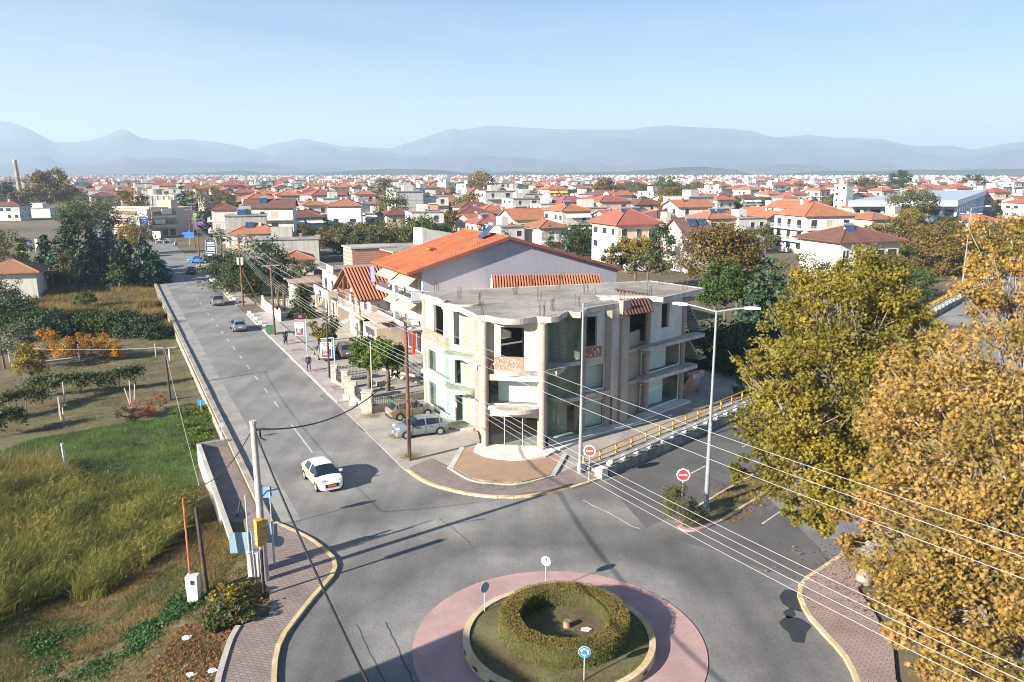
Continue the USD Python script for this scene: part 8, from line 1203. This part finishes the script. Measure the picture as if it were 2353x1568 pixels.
big('shrub', 'light green bush at the foot of the conifers by the fence', 272, 630, 144, (1.9, 1.9, 1.7), 'leaf_green', 1200, .35, 221, cat='shrub'); big('climber_tree', 'ivy clad olive tree at the right of the porch', 152, 610, 143, (2.2, 2.2, 3.6), 'leaf_olive', 2200, .35, 222); con('yellow tipped thuja standing left of the conifers', 44, 553, 160, 1.6, 'leaf_bright', 223, 'thuja', per=9, size=.5, power=.5); big('broadleaf_tree', 'dull olive tree at the left edge behind the cottage', 14, 575, 165, (5, 5, 4), 'leaf_olive', 2600, .5, 224)
for a in [('autumn_tree', 'left half of the huge brown plane tree pair by the chimney', 93, 437, 430, (8.5, 8.5, 10), 'autumn_brown', 4200, .9, 231), ('autumn_tree', 'right half of the huge brown plane tree pair by the chimney', 133, 435, 432, (8.5, 8.5, 10.5), 'autumn_brown', 4200, .9, 232), ('autumn_tree', 'reddish brown tree under the factory chimney', 42, 462, 425, (5, 5, 5.5), 'autumn_brown', 1600, .9, 233), ('broadleaf_tree', 'dark trees at the left edge before the mountains', 4, 445, 440, (7, 7, 7.5), 'leaf_dark', 2200, .9, 234), ('broadleaf_tree', 'large olive green tree behind the tallest cedar', 205, 497, 245, (9.5, 8, 6.2), 'leaf_olive', 5200, .55, 235), ('broadleaf_tree', 'olive tree left part behind the cedar tops', 175, 505, 240, (5.5, 5, 5), 'leaf_green', 2600, .55, 236), ('autumn_tree', 'golden green tree behind the commercial building', 303, 462, 330, (6, 6, 4.8), 'autumn_brown', 2400, .6, 237), ('broadleaf_tree', 'yellow green trees in front of the commercial building', 310, 545, 200, (4.5, 4, 3.6), 'leaf_yellow', 2200, .45, 238), ('autumn_tree', 'bare brown trees behind the purple shop', 495, 470, 330, (9, 7, 7.5), 'autumn_brown', 3600, .6, 239), ('broadleaf_tree', 'dark tree right of the purple shop', 474, 508, 285, (4, 4, 5), 'leaf_dark', 1800, .55, 240), ('autumn_tree', 'thin brown tree behind the purple shop roof', 450, 462, 345, (5, 5, 7), 'autumn_brown', 1600, .6, 241),
    # by the street
    ('street_tree', 'broad dark street tree in front of the concrete workshop wall', 595, 612, 132, (5.0, 4.5, 5.0), 'leaf_dark', 5200, .36, 251), ('street_tree', 'dense dark green street tree left of the transformer pole', 520, 628, 136, (4.4, 4, 3.8), 'leaf_dark', 4200, .36, 252), ('street_tree', 'olive street tree between two brown poles', 555, 630, 130, (3.4, 3.2, 4.0), 'leaf_green', 3200, .34, 253), ('shrub', 'green shrub in front of the cottage roof', 688, 622, 150, (3.4, 3, 2.2), 'leaf_olive', 1800, .36, 254), ('small_tree', 'small round tree with yellow leaves in the yard planter', 731, 758, 92, (1.25, 1.2, 1.2), 'leaf_yellow', 900, .2, 255), ('small_tree', 'small round dark green tree right of the yellowing one', 757, 765, 91, (1.0, 1.0, 1.15), 'leaf_green', 900, .2, 256), ('shrub', 'green shrub with a palm beside the steps', 764, 740, 97, (1.2, 1.2, .9), 'leaf_green', 600, .2, 257),
    ('pine_tree', 'bright green round pine inside the garden fence, right crown', 888, 815, 74, (1.75, 1.7, 1.6), 'leaf_bright', 4200, .24, 261), ('pine_tree', 'bright green round pine inside the garden fence, left crown', 845, 815, 75, (1.6, 1.6, 1.6), 'leaf_bright', 3800, .24, 262),
    # behind and right of the corner building
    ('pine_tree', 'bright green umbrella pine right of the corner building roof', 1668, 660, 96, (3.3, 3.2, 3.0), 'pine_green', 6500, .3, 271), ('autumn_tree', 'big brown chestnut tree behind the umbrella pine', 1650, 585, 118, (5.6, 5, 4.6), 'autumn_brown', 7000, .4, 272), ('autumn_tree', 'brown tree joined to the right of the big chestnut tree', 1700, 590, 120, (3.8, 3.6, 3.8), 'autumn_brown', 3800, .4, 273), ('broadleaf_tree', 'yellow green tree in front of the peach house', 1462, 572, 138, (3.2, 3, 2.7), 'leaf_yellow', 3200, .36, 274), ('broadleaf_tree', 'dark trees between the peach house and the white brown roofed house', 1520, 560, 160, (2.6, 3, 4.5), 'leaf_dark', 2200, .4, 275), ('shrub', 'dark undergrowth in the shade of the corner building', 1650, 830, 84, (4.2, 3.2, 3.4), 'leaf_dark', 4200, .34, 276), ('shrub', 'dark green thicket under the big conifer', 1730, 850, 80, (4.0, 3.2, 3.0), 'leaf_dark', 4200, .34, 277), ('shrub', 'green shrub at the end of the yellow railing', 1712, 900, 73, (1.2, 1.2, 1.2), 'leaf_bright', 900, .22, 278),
    ('broadleaf_tree', 'loose pale olive tree left of the one armed lamp behind the plane trees', 1868, 640, 108, (3.2, 3, 3.6), 'leaf_olive', 2800, .3, 281), ('broadleaf_tree', 'thin yellowish tree between conifer and lamp', 1800, 655, 112, (2.6, 2.6, 3.2), 'leaf_olive', 1800, .3, 282), ('broadleaf_tree', 'round dark green tree beside the overpass railing', 2085, 660, 128, (4.2, 4, 3.8), 'leaf_green', 4200, .36, 283), ('broadleaf_tree', 'olive tree right of the one armed lamp', 2010, 640, 132, (4.2, 4, 3.8), 'leaf_olive', 3800, .36, 284), ('shrub', 'bright green shrub below the overpass railing', 2075, 705, 112, (2.2, 2.2, 2.0), 'leaf_bright', 1500, .3, 285), ('autumn_tree', 'large golden brown tree behind the overpass lamp', 2170, 580, 158, (7.0, 6, 6.4), 'autumn_brown', 7500, .45, 286), ('autumn_tree', 'golden brown tree at the right edge above the overpass', 2270, 575, 165, (6.4, 6, 5.6), 'autumn_brown', 5500, .45, 287), ('broadleaf_tree', 'dark green tree left of the golden brown tree', 2120, 600, 160, (4, 4, 4), 'leaf_dark', 2600, .42, 288), ('broadleaf_tree', 'dull red brown hedge tree behind the near white house', 2060, 610, 145, (4, 3, 2), 'autumn_brown', 1800, .4, 289), ('autumn_tree', 'orange tree in front of the factory hall', 2085, 512, 215, (4.6, 4, 3.8), 'leaf_yellow', 2400, .5, 290), ('autumn_tree', 'dark brown trees below the factory hall', 2050, 545, 195, (7, 5, 4), 'autumn_brown', 4200, .5, 291), ('broadleaf_tree', 'green tree breaking the roofline of the factory hall', 2098, 468, 262, (8, 6, 6), 'leaf_olive', 3600, .6, 292), ('autumn_tree', 'dark olive tree at the right edge of the road', 2330, 600, 150, (5, 5, 5), 'leaf_olive', 3200, .45, 293),
    ('autumn_tree', 'autumn tree right of the unfinished brick house', 1035, 500, 260, (3.4, 3, 3), 'autumn_brown', 1500, .5, 294), ('broadleaf_tree', 'large olive tree left of the unfinished brick house', 908, 485, 280, (6.5, 6, 6), 'leaf_olive', 4200, .55, 295), ('broadleaf_tree', 'dark green tree in front of the unfinished brick house', 968, 530, 215, (5.2, 5, 4.4), 'leaf_green', 3800, .5, 296), ('broadleaf_tree', 'low olive trees behind the grey flat house', 900, 545, 200, (7, 5, 3.6), 'leaf_olive', 4200, .5, 297), ('shrub', 'brown green thicket between the grey flat house and the workshop', 815, 555, 190, (5.5, 4, 3.4), 'leaf_olive', 3200, .5, 298), ('broadleaf_tree', 'yellow green trees before the pale blue three storey house', 770, 548, 200, (4.5, 4, 3), 'autumn_brown', 2600, .5, 299), ('broadleaf_tree', 'round yellow green tree before the cream block in the middle town', 1075, 470, 330, (6, 6, 5), 'leaf_yellow', 2400, .7, 300), ('autumn_tree', 'tall autumn tree standing over the far roofs in the middle', 1105, 428, 560, (11, 10, 10), 'autumn_brown', 3200, 1.0, 301), ('broadleaf_tree', 'round dark green tree over the far roofs right of the middle', 1393, 432, 600, (9, 8, 8), 'autumn_brown', 2400, 1.1, 302), ('broadleaf_tree', 'green dome of a tree over the far roofs left of the peach house', 1530, 425, 640, (9, 8, 7), 'leaf_green', 2200, 1.1, 303), ('broadleaf_tree', 'tall olive trees between the red hip roof and the white tower', 1543, 470, 300, (6, 5.5, 7.5), 'autumn_brown', 3600, .6, 304), ('broadleaf_tree', 'dark round tree on the skyline over the factory hall', 2068, 417, 620, (9, 9, 8), 'leaf_dark', 2600, 1.0, 305), ('broadleaf_tree', 'row of olive trees on the skyline left of the factory hall', 1985, 427, 560, (14, 8, 6), 'leaf_olive', 3200, 1.0, 306), ('broadleaf_tree', 'dark tree on the skyline at the far right', 2240, 420, 640, (9, 8, 6.5), 'leaf_dark', 2000, 1.0, 307), ('autumn_tree', 'bushy tree over the long brown roof', 880, 447, 420, (9, 8, 8), 'leaf_olive', 3200, .8, 308), ('broadleaf_tree', 'dark garden trees behind the old brown hip roof', 1335, 555, 185, (4.5, 4, 5), 'leaf_dark', 2600, .45, 309), ('shrub', 'garden shrubs beside the small pale house', 1490, 605, 135, (4, 3, 2.2), 'leaf_olive', 2200, .4, 310), ('shrub', 'dark bushes at the end of the gabled wall', 1408, 600, 118, (2, 2, 2.6), 'leaf_olive', 1500, .34, 311)]:
    nm, lb, px, py, zc, r, mat, n, size, seed = a; big(nm, lb, px, py, zc, r, mat, int(n * 1.25), size, seed)
con('big dark green cedar right of the corner building', 1772, 588, 82, 4.6, 'needle_dark', 320, tiers=19, per=13, size=.62, dens=34, power=.62); con('second dark cedar behind the big one', 1735, 640, 92, 3.4, 'needle_dark', 321, tiers=14, per=11, size=.6, dens=26, power=.7); con('small silver blue spruce before the white house', 1742, 535, 150, 3.2, 'needle_pale', 322, tiers=13, per=10, size=.6, dens=22); con('slim dark conifer before the olive trees in the middle town', 1514, 488, 270, 2.6, 'needle_dark', 323, size=.8, dens=16)
con('conical green and yellow thuja behind the first clinic sign', 692, 650, 112, 2.3, 'thuja_leaf', 324, 'thuja', tiers=18, per=12, size=.36, dens=26, power=.55) if False else None
leafm('thuja_leaf', [(0, (.035, .06, .012)), (.5, (.1, .115, .02)), (1, (.24, .19, .03))], .2); con('conical green and yellow thuja behind the first clinic sign', 692, 650, 112, 2.3, 'thuja_leaf', 324, 'thuja', tiers=18, per=12, size=.4, dens=26, power=.55)
for i, (px, pt, zc) in enumerate([(415, 418, 320), (22, 405, 520), (470, 425, 500), (1385 - 120, 515, 190), (1302, 530, 180), (1190, 430, 520)]): con(['tall narrow dark fir beside the commercial building', 'slim dark cypress beside the factory chimney', 'thin cypress before the far left roofs', 'slender pale cedar before the old brown hip roof house', 'tall loose cedar right of the old brown hip roof house', 'dark conical fir over the roofs in the middle'][i], px, pt, zc, [4.6, 3.2, 1.8, 1.4, 2.2, 4.5][i], 'needle_dark' if i not in (3, 4) else 'needle_blue', 340 + i, size=1.0 if zc > 250 else .5, dens=18)
p = thing('oleander', 'leggy green oleander on the tip of the median under the no entry sign', 'shrub', (*g(1556, 1214), .1)); tree('oleander', None, (*g(1556, 1212), .1), 1.3, (.95, .95, 1.25), 'leaf_olive', 34, 3600, .2, 'blade', seed=350, trunk=.03, parent=p, clump=.34)
for i, (s, t) in enumerate([(3, 8.1), (6, 8), (9, 8.2)]): m = MB(); P = np.c_[np.array(R2(s, t)) + nr.normal(0, .9, (700, 2)), np.full(700, .1)]; P = P[:, :3]; blades(m, P, .18, .02, (0, 0, 0), nr, .6, 2); stuff(m, 'dry_grass', 'grass_dry', ['dry grass on the median before the two armed lamp', 'dry grass round the foot of the two armed lamp', 'dry grass on the median behind the two armed lamp'][i], 'grass')
rr = np.random.default_rng(77); m = MB(); P = np.vstack([np.c_[np.array(R2(s, 9.5)) + rr.normal(0, .25, (90, 2)), np.full(90, .02)] for s in np.arange(0, 14, 1.5)]); leaves(m, P, .1, 'plane', rr, up=2); P = np.c_[np.array(R2(-2, 18.5)) + rr.normal(0, 2.2, (900, 2)), np.full(900, .16)]; leaves(m, P, .12, 'plane', rr, up=2); stuff(m, 'leaf_litter', 'litter', 'fallen plane leaves along the median kerb and the right hand pavement', 'leaves')
for i, (px, py) in enumerate([(940, 1052), (915, 1005), (850, 958), (1135, 1116), (1200, 1118), (800, 900)]): m = MB(); P = np.c_[g(px, py) + rr.normal(0, .45, (260, 2)), np.full(260, .06)]; blades(m, P, .22, .02, (0, 0, 0), rr, .6, 2); stuff(m, 'weeds', 'grass_dry' if i not in (3, 4) else 'grass_green', ['dry weeds at the foot of the wooden pole', 'dry weeds at the road edge by the silver hatchback', 'dry weeds at the corner pier of the garden fence', 'green weeds at the left of the brown forecourt edge', 'green weeds at the middle of the brown forecourt edge', 'weeds between the stone piers'][i], 'weeds')
for i, (s, t, mat) in enumerate([(24, 18.5, 'rose_red'), (27.5, 16.5, 'rose_red'), (38, 17.6, 'rose_red'), (43.8, 17.0, 'rose_red'), (33, 19, 'rose_pink')]):
    q = R1(s, t); b = np.array([q[0], q[1], .05]); p = tree('rose_bush', ['rose bush with red heads before the side fence', 'rose bush with red heads in the stone planter', 'red rose bush by the grey hatchback', 'tall red rose behind the parked cars', 'pink rose bush in front of the shop'][i], b, .9, (.6, .6, .7), 'leaf_green', 12, 420, .16, seed=360 + i, trunk=.025, cat='rose bush'); m = MB()
    for _ in range(8): c = trimesh.creation.icosphere(1, rr.uniform(.07, .12)); c.apply_translation(b + (rr.normal(0, .4), rr.normal(0, .4), rr.uniform(.8, 1.6))); m.mesh(c)
    m.build('blossoms', mat, p, world=True)
for i, (px, py) in enumerate([(640, 715), (653, 712)]):
    b = at(px, py, .05); p = thing('palm_trunk', ['left one of two brown palm stems behind the white fence', 'right one of two brown palm stems behind the white fence'][i], 'palm', b); MB().tube([b, b + (.05, 0, 1.8), b + (.1, 0, 3.4)], [.22, .2, .17], 8).build('trunk', 'bark', p, world=True); m = MB(); rq = np.random.default_rng(i); n = 26
    a = rq.uniform(0, 6.28, n)
    for k in range(n): d = np.array([math.cos(a[k]), math.sin(a[k]), 0]); q = b + (.1, 0, 3.4); s_ = np.cross(d, (0, 0, 1)) * .14; L = rq.uniform(.8, 1.3); dr = rq.uniform(-1.2, .5); v = [q, q + d * L * .5 + (0, 0, .25 * L + dr * .2) + s_, q + d * L * .5 + (0, 0, .25 * L + dr * .2) - s_, q + d * L + (0, 0, dr)]; m.add(v, [(0, 1, 2), (1, 3, 2)])
    m.build('crown', 'leaf_olive', p, world=True)
# trees of the town: prototypes, 60 of their own and the rest as one
TC = []
for i, (mat, r, n, sz) in enumerate([('leaf_green', (3.4, 3.4, 3.2), 700, .7), ('leaf_olive', (3.8, 3.8, 3.4), 700, .75), ('autumn_brown', (4, 4, 3.8), 700, .8), ('leaf_dark', (3, 3, 4), 700, .7), ('leaf_yellow', (3, 3, 2.8), 600, .65)]):
    c = klass(f'_town_tree_{i}'); tree('', None, (0, 0, 0), r[2] + 1.4, r, mat, 26, n, sz, seed=400 + i, trunk=.2, parent=c, clump=.34); TC.append(c)
TN = ['round green', 'olive', 'brown autumn', 'dark green', 'yellowing']; tc_, rest2 = random.Random(55), []; allh = [(c[1], c[2]) for c in cand]
from scipy.spatial import cKDTree
kt = cKDTree(np.array(allh + [(h[0], h[1]) for h in HOUSES])); items = []
for _ in range(17000):
    zc = 190 * (2600 / 190) ** tc_.random() ** .8; px = tc_.uniform(-60, 2410); q = by_depth(px, 420, zc); x, y = q[0], q[1]
    if px < 470 and zc < 520 or zc < 420 and tc_.random() < .5 or any(math.hypot(x - h[0], y - h[1]) < h[2] * .55 + 3 for h in HOUSES) or kt.query((x, y))[0] < 8.2: continue
    if 360 < px < 480 and zc < 290: continue
    if 1640 < px and zc < 118: continue
    w = np.array(R2(0, 0)); s = (x - w[0]) * math.sin(math.radians(AZ2)) + (y - w[1]) * math.cos(math.radians(AZ2)); t = (x - w[0]) * math.cos(math.radians(AZ2)) - (y - w[1]) * math.sin(math.radians(AZ2))
    if t > -7 and s < 260: continue
    items.append((zc, x, y, px))
items.sort(); near2 = []
for k, (zc, x, y, px) in enumerate(items):
    i = tc_.randrange(5); sc = tc_.uniform(.7, 1.2) * (.6 if zc < 330 else .85 if zc < 600 else 1.1)
    if k < 110: near2.append((TC[i], f'{TN[i]} tree', 'tree', 'town_tree', x, y, tc_.uniform(0, 360), sc, px, zc))
    else: rest2.append((x, y, i, tc_.uniform(0, 360), sc))
place_copies(near2); instancer('distant_trees', 'trees scattered among the far roofs of the town', 'trees', TC, rest2)
print('trees', len(items), 'objects', sum(1 for _ in stage.GetPrimAtPath('/World').GetChildren()))
